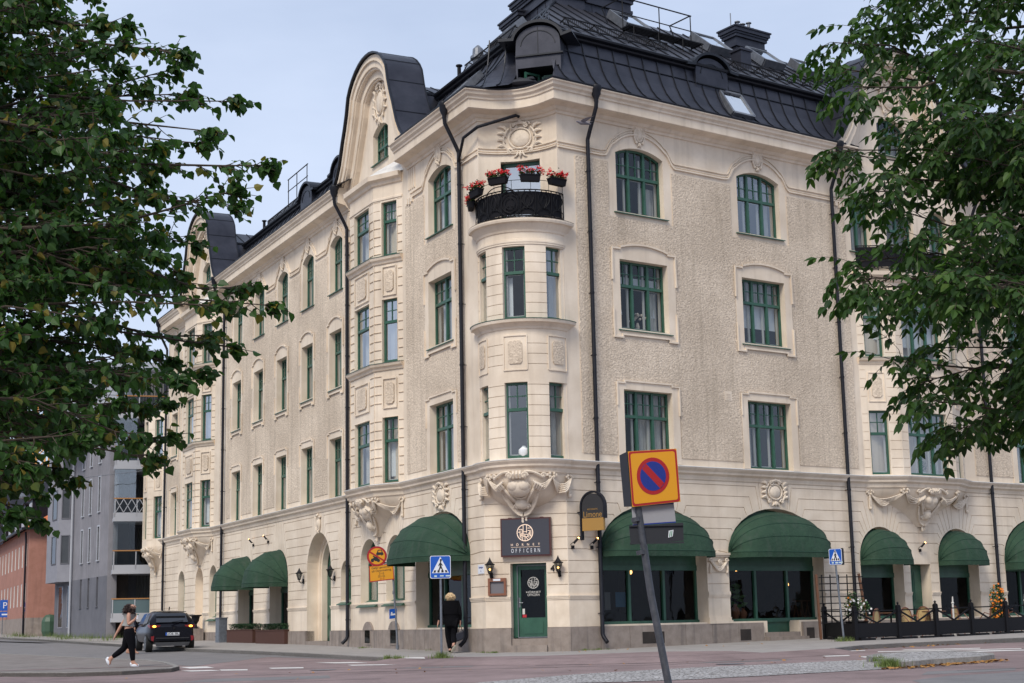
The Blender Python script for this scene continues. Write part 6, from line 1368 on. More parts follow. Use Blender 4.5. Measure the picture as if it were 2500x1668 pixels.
# arched hanging sign of the italian restaurant
G = Fr(FR.P(.45, .12, 0).xy, (FR.d*.35+FR.n*.94).xy, (FR.n*.35-FR.d*.94).xy); r = thing('arched_hanging_sign', FR.P(.45, .1, 2.55), 'black and ochre arched hanging sign beside the corner downpipe', 'shop sign')
m = MB(); w_ = .8
m.panel(G, [(.04, 2.56), (w_-.04, 2.56), (w_-.04, 2.92), (.04, 2.92)], [], -.05, .05, 1); m.panel(G, [(.04, 2.92), (w_-.04, 2.92)]+arc(w_/2, 3.25, w_/2-.04, .38, 0, pi, 16), [], -.05, .05, 0); m.build('panel', [col('matt_black', (.022, .022, .024), .6), col('ochre', (.36, .2, .045), .5)], r)
m = MB(); m.strip(G, [(w_, 2.9), (w_, 3.25)]+arc(w_/2, 3.25, w_/2, .43, 0, pi, 16)+[(0, 2.3)], .05, -.07, .07); m.bar(G.P(0, 0, 3.1), G.P(-.16, 0, 3.1), .04); m.bar(G.P(0, 0, 2.4), G.P(-.16, 0, 2.4), .04); m.build('frame', 'pipe', r)
m = MB(); m.text(G, 'Limone', w_/2, 3.02, .25, .053, sx=.85); m.text(G, 'RISTORANTE', w_/2, 3.17, .06, .053); m.build('lettering', col('ochre', (.36, .2, .045)), r)
# posters, jars and lamps behind the shop glass
def flat(F, s0, s1, o, z0, z1, nm, mat, lab, cat):
    r = thing(nm, F.P((s0+s1)/2, o, z0), lab, cat); m = MB(); m.box(F, s0, s1, o-.01, o, z0, z1); m.build('sheet', mat, r)
flat(FR, 2.2, 2.58, -.6, .38, .82, 'blue_poster', col('poster_blue', (.015, .09, .17)), 'blue poster inside the shop window behind the no parking sign', 'poster'); flat(FR, 1.78, 2.0, -.6, .3, .82, 'grey_notice', col('notice_grey', (.12, .12, .12)), 'grey notice left of the blue poster in the window', 'poster')
for i, (F, s, o, z, lab) in enumerate(((FR, 2.76, -1.5, 1.46, 'leftmost'), (FR, 3.56, -1.5, 1.45, 'second'), (FR, 4.19, -1.5, 1.38, 'third'), (FR, 8.0, -1.5, 1.55, 'fourth'), (FR, 10.3, -1.5, 1.05, 'fifth'))):
    r = thing('pendant_lamp', F.P(s, o, z), '%s glowing pendant lamp from the left inside the wide shop windows' % lab, 'pendant lamp', 'glowing pendant lamps behind the shop glass'); m = MB(); m.tube([F.P(s, o, z+.06), F.P(s, o, 3.6)], .006, 4); m.build('cord', 'iron', r); m = MB(); m.ball(F.P(s, o, z), (.05, .05, .07) if i != 2 else (.06, .06, .1), 8, 6); m.build('bulb', 'lampglow', r)
for i, (s, h, w_) in enumerate(((7.32, .5, .15), (7.66, .36, .13))):
    c = FR.P(s, -.9, -.08); r = thing('terracotta_jar', c, ('taller' if i == 0 else 'shorter')+' terracotta jar inside the shop window', 'jar', 'terracotta jars in the window'); m = MB(); m.lathe(c, [(.0, 0), (w_*.5, 0), (w_, h*.45), (w_*.9, h*.7), (w_*.4, h*.88), (w_*.5, h)], 14); m.build('body', col('terracotta', (.30, .13, .075), .8), r, True)
c = FR.P(7.25, -1.0, .35); r = thing('broad_leaf_plant', c, 'green broad leaved plant behind the terracotta jars', 'plant'); m = MB(); q = random.Random(3)
for k in range(26):
    a = q.uniform(0, 6.28); l = q.uniform(.15, .35); p = c+V((cos(a)*q.uniform(0, .45), sin(a)*.2, q.uniform(0, .65))); u = V((cos(a), sin(a)*.4, q.uniform(-.3, .5))).normalized()*l*.5; w3 = u.cross(V((0, 1, .2))).normalized()*l*.24; m.add([p-u, p-w3, p+u, p+w3], [(0, 1, 2, 3)])
m.build('leaves', 'grass2', r)
for i, s in enumerate((10.34, 10.62, 10.88)):
    c = FR.P(s, -1.2, -.1); r = thing('folding_stool', c, 'wooden stool number %s from the left behind the shop door glass' % ('one', 'two', 'three')[i], 'stool', 'wooden stools behind the shop door'); m = MB()
    for dx in (-.09, .09): m.bar(c+V((dx, 0, 0)), c+V((-dx*.3, .05, .62)), .03); 
    m.bar(c+V((-.1, 0, .6)), c+V((.1, 0, .6)), .04); m.build('legs', 'wood', r)

# ================================================================ TERRACE
PO = [(9.62, 49.3), (10.07, 46.99), (11.5, 47.5), (12.79, 48.1), (14.1, 48.85), (15.43, 49.7), (16.9, 50.7), (18.4, 51.75)]
r = thing('terrace_fence', (PO[1][0], PO[1][1], gz(*PO[1])), 'black terrace fence with pointed posts, solid lower boards and slanting braces', 'fence')
for x, y in PO:
    z = gz(x, y); m = MB(); F = face_fr(x, y, .5); m.box(F, -.06, .06, -.06, .06, z, z+.98); m.box(F, -.08, .08, -.08, .08, z+.84, z+.87); m.lathe((x, y, z+.98), [(.075, 0), (.075, .02), (.02, .05), (.045, .09), (.0, .14)], 8); m.build('post', 'iron', r)
for (x0, y0), (x1, y1) in zip(PO[:-1], PO[1:]):
    d = V((x1-x0, y1-y0, 0)); L_ = d.length; F = Fr((x0, y0), d.xy, (d.y, -d.x)); za, zb = gz(x0, y0), gz(x1, y1); m = MB()
    m.add([F.P(.06, -.02, za+.08), F.P(L_-.06, -.02, zb+.08), F.P(L_-.06, -.02, zb+.5), F.P(.06, -.02, za+.5), F.P(.06, .02, za+.08), F.P(L_-.06, .02, zb+.08), F.P(L_-.06, .02, zb+.5), F.P(.06, .02, za+.5)], [(0,1,2,3),(4,7,6,5),(3,2,6,7),(0,4,5,1)])
    for k in (.25, .75): m.box(F, L_*k-.25, L_*k+.25, -.05, .1, za, za+.07) if L_ < 9 else None
    m.build('lower_board', 'iron', r); m = MB(); m.bar(F.P(0, 0, za+.86), F.P(L_, 0, zb+.86), .035); m.bar(F.P(.05, 0, za+.84), F.P(L_/2, 0, (za+zb)/2+.5), .045); m.bar(F.P(L_-.05, 0, zb+.84), F.P(L_/2, 0, (za+zb)/2+.5), .045); m.build('brace_rail', 'iron', r)
WK = pm('rattan', (.42, .30, .13), (.52, .38, .18), 40, .7, .4, 120); M['rattan'] = WK; M['redwood'] = col('red_wood', (.17, .06, .035), .5)
def cafe_chair(x, y, az, lab):
    r = thing('rattan_chair', (x, y, gz(x, y)), lab, 'chair', 'rattan cafe chairs behind the terrace fence', az)
    m = MB(); n = 12                              # back: a curved hoop facing +y
    bk = [(.24*cos(pi*i/n), -.2+.03*abs(cos(pi*i/n)), .46+.44*sin(pi*i/n)**.6 if 0 < i < n else .46) for i in range(n+1)]
    m.add(bk+[(0, -.22, .46)], [(i, i+1, n+1) for i in range(n)]); m.box(LOC, -.23, .23, -.2, .22, .43, .47)
    o = m.build('seat_and_back', WK); o.parent = r
    m = MB(); m.tube(bk, .02, 6); 
    for sx in (-1, 1): m.tube([(sx*.24, -.17, .9-.3), (sx*.27, 0, .66), (sx*.25, .2, .45)], .016, 5)
    m.tube([(p[0]*.8, p[1]-.01, .47+(p[2]-.46)*.85) for p in bk], .007, 4)
    o = m.build('frame', 'redwood'); o.parent = r
    for sx, sy in ((-1, -1), (1, -1), (-1, 1), (1, 1)): m = MB(); m.tube([(sx*.22, sy*.19, .45), (sx*.25, sy*.24, 0)], .016, 5); o = m.build('leg', 'redwood'); o.parent = r
    return r
def cafe_table(x, y, lab):
    z = gz(x, y); r = thing('cafe_table', (x, y, z), lab, 'table', 'small cafe tables on the terrace'); m = MB(); m.lathe((x, y, z), [(0, .76), (.36, .76), (.38, .745), (.36, .72), (0, .72)], 20); m.build('table_top', 'wood', r); m = MB(); m.tube([(x, y, z+.72), (x, y, z+.02)], .03, 8)
    for a in range(4): m.bar((x, y, z+.06), (x+.26*cos(a*pi/2+.4), y+.26*sin(a*pi/2+.4), z+.02), .035)
    m.build('leg', 'iron', r)
cs = [(11.0, 48.9, .9, 'leftmost rattan chair behind the fence, angled towards a table'), (12.35, 49.5, -2.6, 'second rattan chair from the left, back turned'), (12.95, 50.5, 2.4, 'third rattan chair, half hidden by a fence post'), (14.1, 50.1, -2.3, 'fourth rattan chair, right of the white parasol pole'), (15.1, 50.4, .8, 'rattan chair left of the orange flowers'), (16.15, 51.6, -2.4, 'rattan chair right of the orange flowers behind a post'), (17.1, 52.0, .8, 'large rattan chair near the white flowers'), (18.4, 53.0, -2.3, 'rattan chair at the right edge of the terrace')]
for c in cs: cafe_chair(*c)
cafe_table(11.75, 49.5, 'round cafe table at the left end of the terrace'); cafe_table(13.3, 50.2, 'middle cafe table before the terrace door'); cafe_table(15.75, 51.2, 'cafe table beside the orange flowers'); cafe_table(17.9, 52.6, 'cafe table at the right edge of the terrace')
for i, (x, y) in enumerate(((13.75, 49.6), (16.55, 51.2))):
    z = gz(x, y); r = thing('parasol_pole', (x, y, z), ('left' if i == 0 else 'right')+' one of two short white poles standing on the terrace', 'pole', 'white poles on the terrace'); m = MB(); m.tube([(x, y, z), (x, y, z+.95), (x+.01, y, z+1.2)], [.03, .03, .018], 8); m.ball((x, y, z+1.0), (.05, .05, .04), 8, 5); m.build('pole', 'white', r, True)
def bush(name, loc, dims, nleaf, leafc, nflow, flowc, lab, cat, seed=1, pot=None, ls=.045, group=None):
    r = thing(name, loc, lab, cat, group); q = random.Random(seed); m = MB(); L0 = V(loc)
    def pt():
        while True:
            a = V((q.uniform(-1, 1), q.uniform(-1, 1), q.uniform(-1, 1)))
            if a.length < 1: return L0+V((a.x*dims[0], a.y*dims[1], dims[2]*(1+a.z)+(pot[2] if pot else 0)))
    for i in range(nleaf):
        p = pt(); a = q.uniform(0, 6.28); u = V((cos(a), sin(a), q.uniform(-.7, .7)))*ls; w3 = V((-sin(a), cos(a), q.uniform(-.5, .5)))*ls*.6; m.add([p-u, p+w3, p+u, p-w3], [(0, 1, 2, 3)])
    m.build('leaves', leafc, r)
    if nflow:
        m = MB()
        for i in range(nflow):
            p = pt(); p.y -= dims[1]*.6
            for k in range(5):
                a = q.uniform(0, 6.28); u = V((cos(a), .4, sin(a)))*.035; w3 = V((-sin(a), .2, cos(a)))*.03; m.add([p-u, p+w3, p+u, p-w3], [(0, 1, 2, 3)])
        m.build('blossoms', flowc, r)
    if pot: m = MB(); m.lathe(L0, [(0, 0), (pot[0], 0), (pot[1], pot[2]*.93), (pot[1]+.02, pot[2]), (pot[1]-.03, pot[2]), (0, pot[2]*.9)], 16); m.build('pot', pot[3] if len(pot) > 3 else 'iron', r)
    return r
M['orange'] = col('orange_petal', (.80, .22, .01)); M['whitef'] = col('white_petal', (.75, .72, .70)); M['bleaf'] = pm('bush_leaf', (.035, .10, .022), (.08, .18, .04), 20, .6)
x, y = 15.35, 50.2; bush('orange_flowers', (x, y, gz(x, y)+.35), (.27, .22, .62), 900, 'bleaf', 75, 'orange', 'tall column of orange flowers on the terrace', 'flowers', 4)
x, y = 10.35, 48.0; bush('flowering_shrub', (x, y, gz(x, y)), (.42, .3, .36), 700, 'bleaf', 34, 'whitef', 'flowering shrub in a black pot under the trellis', 'plant', 5, pot=(.24, .34, .55)); bush('climbing_plant', (x-.1, y+.1, gz(x, y)+.75), (.2, .1, .38), 200, 'bleaf', 8, 'orange', 'thin climbing plant with orange blossoms on the trellis', 'plant', 6)
x, y = 17.5, 51.55; bush('white_flowers', (x, y, gz(x, y)+.1), (.4, .2, .26), 380, 'bleaf', 26, 'whitef', 'white flowers behind the fence at the right edge', 'flowers', 7, pot=(.2, .25, .2))
r = thing('trellis', (10.15, 48.9, gz(10.15, 48.9)), 'wooden lattice trellis left of the terrace', 'trellis'); m = MB(); F = face_fr(10.1, 48.9, .1); z = gz(10.1, 48.9)
for k in range(5): m.bar(F.P(-.62+.27*k, .02, z+.3), F.P(-.6+.27*k, .02, z+1.98), .03)
for k in range(8): m.bar(F.P(-.7, .03, z+.5+.2*k), F.P(.72, .03, z+.5+.2*k), .03)
m.build('lattice', 'iron', r)
for sx, e in ((-.72, -.05), (.72, -.12)): m = MB(); m.bar(F.P(sx+.1*(sx > 0), 0, z), F.P(sx+e, 0, z+2.0), .07); m.build('post', 'wood', r)
for i, (s, o) in enumerate(((13.0, -1.0), (14.6, .6))):
    c = FR.P(s, o, 0); c.z = gz(c.x, c.y)+(.3 if i == 0 else 0); r = thing('spiky_plant', c, ('dark red spiky plant in the window behind the terrace', 'dark red spiky plant beside the terrace door')[i], 'plant', 'dark spiky terrace plants'); m = MB(); q = random.Random(i)
    for k in range(46): a = q.uniform(0, 6.28); e = q.uniform(.2, 1.3); l = q.uniform(.4, .75); u = V((cos(a)*cos(e), sin(a)*cos(e), sin(e))); w3 = u.cross(V((0, 0, 1))).normalized()*.02; b = c+V((0, 0, .35)); m.add([b-w3, b+w3, b+u*l-V((0, 0, l*l*.2))], [(0, 1, 2)])
    m.build('leaves', col('cordyline', (.07, .02, .02)), r); m = MB(); m.lathe(c, [(0, 0), (.15, 0), (.2, .38), (0, .36)], 12); m.build('pot', 'iron', r)
# planters, cabinet and urns before the left front
for i, (a, b) in enumerate((((-12.47, 67.3), (-11.0, 65.1)), ((-10.75, 64.4), (-9.2, 61.9)))):
    d = V((b[0]-a[0], b[1]-a[1], 0)); L_ = d.length; F = Fr(a, d.xy, (-abs(d.y), -abs(d.x))); z = gz(*a)-.02; r = thing('hedge_planter', (a[0], a[1], z), ('left rusty brown planter with a low hedge, beside the grey cabinet', 'right rusty brown planter with a low hedge, under the lettered awning')[i], 'planter', 'rusty planters with low hedges')
    m = MB(); m.box(F, 0, L_, -.45, 0, z, z+.56); m.box(F, -.02, L_+.02, -.47, .02, z+.52, z+.56); m.build('box', col('rust_steel', (.075, .03, .02), .8), r); m = MB(); q = random.Random(i)
    for k in range(1500): p = F.P(q.uniform(0, L_), q.uniform(-.42, -.02), z+.54+.26*q.random()**.6); e = q.uniform(0, 6.28); u = V((cos(e), sin(e), q.uniform(-.8, .8)))*.035; w3 = V((-sin(e), cos(e), .3))*.02; m.add([p-u, p+w3, p+u, p-w3], [(0, 1, 2, 3)])
    m.build('hedge', col('box_leaf', (.018, .055, .018), .6), r)
F = Fr((-13.1, 68.2), dL, FL.n.xy); z = gz(-13, 68); r = thing('utility_cabinet', (-12.9, 68, z), 'grey steel utility cabinet beside the left planter', 'cabinet'); m = MB(); m.box(F, -.5, .1, -.35, 0, z, z+1.02); m.box(F, -.53, .13, -.38, .03, z+1.02, z+1.06); m.box(F, -.45, .05, 0, .01, z+.1, z+.95); m.build('body', 'steelg', r)
for i, s in enumerate((30.8, 33.2)):
    c = FL.P(s, .45, 0); c.z = gz(c.x, c.y); r = thing('stone_urn', c, ('right' if i == 0 else 'left')+' one of two dark urns on stone blocks behind the car', 'urn', 'urns on blocks by the left front'); m = MB(); m.box(Fr(c.xy, dL, FL.n.xy), -.3, .3, -.3, .3, c.z, c.z+.55); m.build('block', 'granite', r); m = MB(); m.lathe(c, [(0, .55), (.18, .55), (.08, .65), (.06, .75), (.16, .9), (.2, 1.1), (.3, 1.14), (.3, 1.18), (.1, 1.16), (0, 1.1)], 14); m.build('urn', 'iron', r)
# basement gratings in the plinth
m = MB()
for s in (7.08, 9.46, 31.9): m.box(FL, s-.3, s+.3, .05, .07, -.66, -.15); m.panel(FL, seg(s-.45, s+.45, -.15, .12)+[(s+.45, -.16), (s-.45, -.16)][:2], [], .0, .075)
m.build('basement_window_surround', 'granite', B)
for s in (7.08, 9.46, 31.9):
    m = MB(); m.box(FL, s-.24, s+.24, .072, .08, -.6, -.17); m.build('basement_glass', 'glassd', B)
for s0, s1 in ((2.65, 3.5), (6.6, 7.05), (9.5, 9.85)): m = MB(); m.box(FR, s0, s1, .051, .056, -.7, -.36); m.build('niche_shade_plate', 'dark', B)  # flat dark plates: the shade of a niche put into their colour
m = MB(); m.box(FR, 6.41, 6.72, .0, .03, 6.8, 7.1); 
for k in range(4): m.box(FR, 6.48, 6.65, .03, .04, 6.86+.05*k, 6.875+.05*k)
m.build('wall_vent', 'cream', B)
# pigeon in flight before the downpipe
r = thing('pigeon', (2.25, 44.2, 14.6), 'grey pigeon flying past the downpipe under the cornice', 'bird'); m = MB(); c = V((2.25, 44.2, 14.6)); m.tube([c+V((-.2, 0, .05)), c+V((-.15, 0, .05)), c+V((-.05, 0, .0)), c+V((.1, 0, -.02)), c+V((.24, 0, -.04))], [.015, .035, .055, .04, .02], 8); m.build('body', 'plategrey' if 'plategrey' in M else col('pigeon_grey', (.12, .11, .13)), r, True)
m = MB()
for sy in (-1, 1): m.add([c+V((-.08, sy*.03, .03)), c+V((.08, sy*.03, .02)), c+V((.28, sy*.22, .12)), c+V((.34, sy*.28, .13)), c+V((.1, sy*.2, .1)), c+V((-.04, sy*.1, .07))], [(0, 1, 2, 3, 4, 5)])
m.build('wings', col('wing_grey', (.2, .19, .22)), r)

# small things standing inside windows
for i, (s, o) in enumerate(((2.62, -.55), (4.0, -.6))):
    c = FR.P(s, o, 8.9); r = thing('table_lamp', c, ('left' if i == 0 else 'right')+' white table lamp behind the third floor window beside the oriel', 'lamp', 'table lamps in the third floor window'); m = MB(); m.lathe(c, [(.07, 0), (.02, .04), (.015, .45)], 8); m.build('base', 'wood', r); m = MB(); m.lathe(c, [(.13, .4), (.09, .68)], 12); m.build('lamp_shade', 'blind', r)
c = FR.P(3.35, -.5, 8.85); r = thing('flower_vase', c, 'pale flowers in a vase between the two table lamps', 'flowers'); m = MB(); q = random.Random(5); m.lathe(c, [(.05, 0), (.07, .12), (.03, .25)], 8)
for k in range(22): m.ball(c+V((q.gauss(0, .12), q.gauss(0, .05), .42+q.gauss(0, .05))), .045, 6, 4)
m.build('blossoms', col('cream_blossom', (.62, .52, .42)), r)
p = cyl(.12, 1.2); r = thing('round_vase', (*p, 4.68), 'round white vase on the sill of the middle oriel window', 'vase'); m = MB(); m.lathe((*p, 4.7), [(.08, 0), (.16, .12), (.15, .22), (.06, .3), (.05, .33)], 14); m.build('body', 'blind', r, True)
for i, (s, lab) in enumerate(((14.75, 'tall potted plant inside the right bay window'), (15.6, 'bushy potted plant inside the right bay window'), (16.1, 'spiky potted plant inside the right bay window'))):
    c = FR.P(s, .1, 4.72); bush('window_plant', tuple(c), (.14, .1, .22+.05*i), 90, 'bleaf', 0, None, lab, 'plant', 60+i, pot=(.07, .09, .16, 'blind'), ls=.05, group='potted plants in the right bay window')
# ================================================================ BACKGROUND BUILDINGS
K = V((-22.24, 84.79, 0)); Ka = V((-28.66, 96.74, 0)); da_ = (Ka-K).normalized()
GA = Fr(K.xy, da_.xy, (-da_.y, da_.x)); GBf = Fr(K.xy, (.96, .28), (.28, -.96))
GR = thing('grey_apartment_block', (K.x, K.y, gz(K.x, K.y)), 'grey rendered apartment block with stacked glass balconies beyond the corner house', 'building')
M['grey_r'] = pm('grey_render', (.20, .195, .21), (.26, .25, .27), .8, .9, .3, 30, streak=.5); M['grey_l'] = pm('light_grey_render', (.24, .24, .27), (.28, .28, .31), 2, .9); M['grey_d'] = pm('grey_base_render', (.115, .118, .135), (.155, .155, .175), .8, .9)
M['balg'] = col('frosted_glass', (.10, .15, .16), .25); M['brick'] = pm('red_brick_render', (.33, .155, .11), (.42, .20, .15), 1.5, .9, .5, 20, streak=.4, streakc=(.22, .11, .085)); M['tile'] = pm('orange_roof_tile', (.50, .13, .04), (.62, .19, .07), 8, .8, .8, 9); M['alu'] = col('white_aluminium', (.42, .43, .46), .4)
wins = []
rows = [(1.34, 2.94, .25), (3.87, 5.73, .3), (6.57, 8.5, .3), (9.3, 11.0, .3)]
cols = [.95+1.05*0, 2.35, 3.75]
cols = [2.2, 4.3, 6.2]
holes = [rop(c-.22, c+.22, a, b) for c in cols for a, b, _ in rows]
m = MB(); m.panel(GA, [(0, -1.5), (0, 11.8), (8.6, 11.8), (8.6, -1.5)], [h for h in holes if h[0][1] > 3], -.3, 0) if False else m.panel(GA, [(0, 2.95), (0, 11.8), (8.6, 11.8), (8.6, 2.95)], [h for h in holes if h[0][1] > 3], -.3, 0); m.panel(GA, [(0, -1.5), (0, 2.95), (8.6, 2.95), (8.6, -1.5)], [h for h in holes if h[0][1] < 2.9 and h[1][1] < 2.95], -.3, .015, 1)
m.build('wall', ['grey_r', 'grey_d'], GR)
for c in cols:
    for a, b, _ in rows:
        w = MB(); e = .05
        if a > 3: w.panel(GA, rop(c-.3, c+.3, a-.06, b+.08), [rop(c-.22, c+.22, a, b)], -.1, .04)
        w.box(GA, c-.22, c-.17, -.25, -.2, a, b); w.box(GA, c+.17, c+.22, -.25, -.2, a, b); w.box(GA, c-.26, c+.26, -.2, .08, a-.06, a)
        wo = w.build('window', 'alu' if a > 3 else 'grey_d', GR); g = MB(); g.box(GA, c-.22, c+.22, -.24, -.22, a, b); g.build('pane', 'glassd', wo)
m = MB(); m.box(GA, .2, 8.6, -1.2, -.5, -1, 11.5); m.build('inner_wall', 'dark', GR)
# projecting light bay at the far end
bp4 = [GA.P(8.6, .0, 0), GA.P(9.2, .75, 0), GA.P(12.4, .75, 0), GA.P(13.0, 0, 0)]
m = MB()
for a, b in zip(bp4[:-1], bp4[1:]): m.add([(a.x, a.y, 2.9), (b.x, b.y, 2.9), (b.x, b.y, 12), (a.x, a.y, 12)], [(0, 1, 2, 3)])
m.add([(p.x, p.y, 2.9) for p in bp4], [(0, 1, 2, 3)]); m.box(GA, 8.6, 13, -.3, .05, -1.5, 2.9, 1); m.build('bay', ['grey_l', 'grey_d'], GR)
d0 = bp4[1]-bp4[0]; GF = Fr(bp4[0].xy, d0.xy, (-d0.y, d0.x)); GM = Fr(bp4[1].xy, da_.xy, (-da_.y, da_.x))
for a, b in ((9.3, 11.2), (6.6, 8.4), (3.95, 5.65)):
    for F_, s0, s1 in ((GF, .2, .78), (GM, .4, 1.7)):
        w = MB(); w.panel(F_, rop(s0, s1, a, b), [rop(s0+.06, s1-.06, a+.06, b-.06)], -.02, .04); wo = w.build('window', 'grey_d', GR); g = MB(); g.box(F_, s0+.05, s1-.05, -.02, .01, a+.05, b-.05); g.build('pane', 'glassd', wo)
for s0, s1 in ((8.9, 9.5), (10.6, 11.9)): w = MB(); w.panel(GA, rop(s0, s1, .2, 2.7), [rop(s0+.06, s1-.06, .26, 2.64)], .05, .08); wo = w.build('window', 'grey_l', GR); g = MB(); g.box(GA, s0+.05, s1-.05, .05, .06, .26, 2.64); g.build('pane', 'glassd', wo)
m = MB(); m.tube([GA.P(8.45, .12, -.3), GA.P(8.45, .12, 11.8)], .07, 8); m.build('downpipe', 'alu', GR)
m = MB(); m.box(GA, -.1, 13.1, -8, .12, 11.8, 12.0); m.build('eaves', 'alu', GR)
# balcony stack facing the camera
m = MB(); m.box(GBf, .9, 10, -6, -1.6, -1.5, 14.6); m.build('balcony_back_wall', 'grey_d', GR)
m = MB(); m.box(GBf, 0, .5, -2, 0, -1.5, 12); m.box(GBf, 5.8, 6.1, -2, 1.2, -1.5, 12); m.build('pier', 'grey_r', GR)
for k, z in enumerate((.55, 3.1, 5.9, 8.72, 11.5)):
    m = MB(); m.box(GBf, .2, 6.2, -1.6, 1.5, z-.12, z+.1); m.build('balcony_slab', 'alu', GR)
    zz = z+1.08
    m = MB(); m.box(GBf, .25, 6.15, 1.44, 1.48, z+.1, zz); m.box(GBf, .25, .3, 0, 1.44, z+.1, zz); bo = m.build('balcony_front', 'balg' if k in (0,) else ('glassd' if k != 3 else 'glass'), GR)
    m = MB(); m.box(GBf, .2, 6.2, 1.4, 1.52, zz, zz+.06); m.build('handrail', col('orange_wood', (.40, .19, .06)), GR)
    m = MB()
    for s in (.25, 1.4, 3.0, 4.6, 6.1): m.box(GBf, s, s+.05, 1.45, 1.5, z+.1, zz)
    m.box(GBf, .2, 6.2, 1.44, 1.5, z+.1, z+.35)
    if k == 3 or k == 2:
        if k == 2:
            n = 14
            for i in range(n): s = .3+i*.42; m.bar(GBf.P(s, 1.5, z+.35), GBf.P(s+.42, 1.5, zz), .035); m.bar(GBf.P(s+.42, 1.5, z+.35), GBf.P(s, 1.5, zz), .035)
    m.build('rail_posts', 'alu', GR)
    if k: 
        m = MB(); m.box(GBf, .25, 1.35, 1.44, 1.46, zz, z+2.68); m.box(GBf, .22, .25, .2, 1.44, z, z+2.68); m.build('glazed_screen', 'glass', GR)
    m = MB(); n = 40
    for (a, b) in ((1.6, 2.9), (3.4, 5.0)): m.add([GBf.P(a+(b-a)*i/n, -1.5+.04*sin(i*1.3), zc) for i in range(n+1) for zc in (z+.1, z+2.5)], [(2*i, 2*i+1, 2*i+3, 2*i+2) for i in range(n)])
    m.build('curtain', col('grey_curtain', (.13, .13, .125), .9), GR)
    if k in (1, 2, 3): bush('balcony_plants', tuple(GBf.P(3.2+.6*(k % 2), 1.0, z+.3+.7*(k > 1))), (1.6, .15, .28), 260, 'bleaf', 12, 'whitef', ('plants on the lowest open balcony of the grey block', 'plants behind the lattice balcony of the grey block', 'plants on the top visible balcony of the grey block')[k-1], 'plants', 30+k, ls=.08)
m = MB(); m.box(GBf, -3.5, 4.2, -9, -4, 11.9, 15.4); 
for k in range(12): m.box(GBf, -3.52, 4.22, -3.99, -3.97, 12.1+.27*k, 12.12+.27*k)
m.build('penthouse', col('white_cladding', (.44, .46, .50), .6), GR)
bush('terrace_plants', tuple(FL.P(40.3, -.5, 11.4)), (.9, .3, .5), 420, 'bleaf', 4, 'whitef', 'plants on the roof terrace at the far left end of the corner house', 'plants', 41, ls=.08)
# brick house
b0 = V((-30.74, 98.25, 0)); bd = (V((-38.0, 115.2, 0))-b0).normalized(); FB1 = Fr(b0.xy, bd.xy, (-bd.y, bd.x)); br_ = V((.97, .24, 0)); FB2 = Fr(b0.xy, br_.xy, (.24, -.97))
BR = thing('brick_house', (b0.x, b0.y, gz(b0.x, b0.y)), 'two storey red brick house with orange tiled hip roof at the far left', 'building')
hs = [rop(1.3+2.35*i, 2.1+2.35*i, a, b) for i in range(13) for a, b in ((1.65, 3.1), (4.15, 5.6))]
m = MB(); m.panel(FB1, [(0, -2), (0, 6.5), (34, 6.5), (34, -2)], hs, -.3, 0); m.box(FB2, 0, 9, -.3, 0, -2, 6.5); m.build('wall', 'brick', BR)
m = MB(); m.box(FB1, -.02, 34, 0, .05, -2, .9); m.box(FB2, -.02, 9, 0, .05, -2, .9); m.build('plinth', 'granite', BR)
for i in range(13):
    for a, b in ((1.65, 3.1), (4.15, 5.6)):
        s = 1.3+2.35*i; w = MB(); w.panel(FB1, rop(s-.02, s+.82, a-.02, b+.02), [rop(s+.08, s+.36, a+.1, b-.1), rop(s+.44, s+.72, a+.1, b-.1)], -.16, -.02); wo = w.build('window', 'white', BR); g = MB(); g.box(FB1, s, s+.8, -.14, -.12, a, b); g.build('pane', 'blind', wo)
m = MB(); E = [FB1.P(-.5, .5, 6.5), FB1.P(34, .5, 6.5)]; a = FB1.P(-.5, .45, 6.45); 
c1 = isect(FB1.P(0, .45, 0).xy, FB1.d.xy, FB2.P(0, .45, 0).xy, FB2.d.xy); cr1 = V((*c1, 6.45)); fr1 = FB1.P(34, .45, 6.45); rg0 = V(FB2.P(6.0, -5.5, 0)); rg0.z = 10.6; rg1 = rg0+FB1.d*30; rt = FB2.P(12.5, .45, 6.45)
m.add([cr1, fr1, rg1, rg0], [(0, 1, 2, 3)]); m.add([cr1, rt, rg0], [(0, 1, 2)]); m.build('roof', 'tile', BR)
m = MB(); m.bar(cr1, fr1, .14); m.bar(cr1, rt, .14); m.tube([FB1.P(1.0, .15, 6.3), FB1.P(.9, .12, 5.7), FB1.P(.9, .12, -.2)], .07, 6); m.build('gutter_and_pipe', 'pipe', BR)
for i in range(5):
    s = 3.2+4.6*i; q = MB(); q.box(FB1, s-.9, s+.9, -2.2, -.35, 6.7, 8.5); q.box(FB1, s-1.05, s+1.05, -2.4, -.2, 8.5, 8.62); d = q.build('dormer', 'pipe', BR); g = MB(); g.box(FB1, s-.7, s-.04, -.35, -.3, 6.95, 8.3); g.box(FB1, s+.04, s+.7, -.35, -.3, 6.95, 8.3); g.build('dormer_window', 'alu', d)
q = MB(); q.box(FB2, 2.0, 3.2, -3.4, -2.0, 8.2, 10.4); q.build('chimney', 'brick', BR)
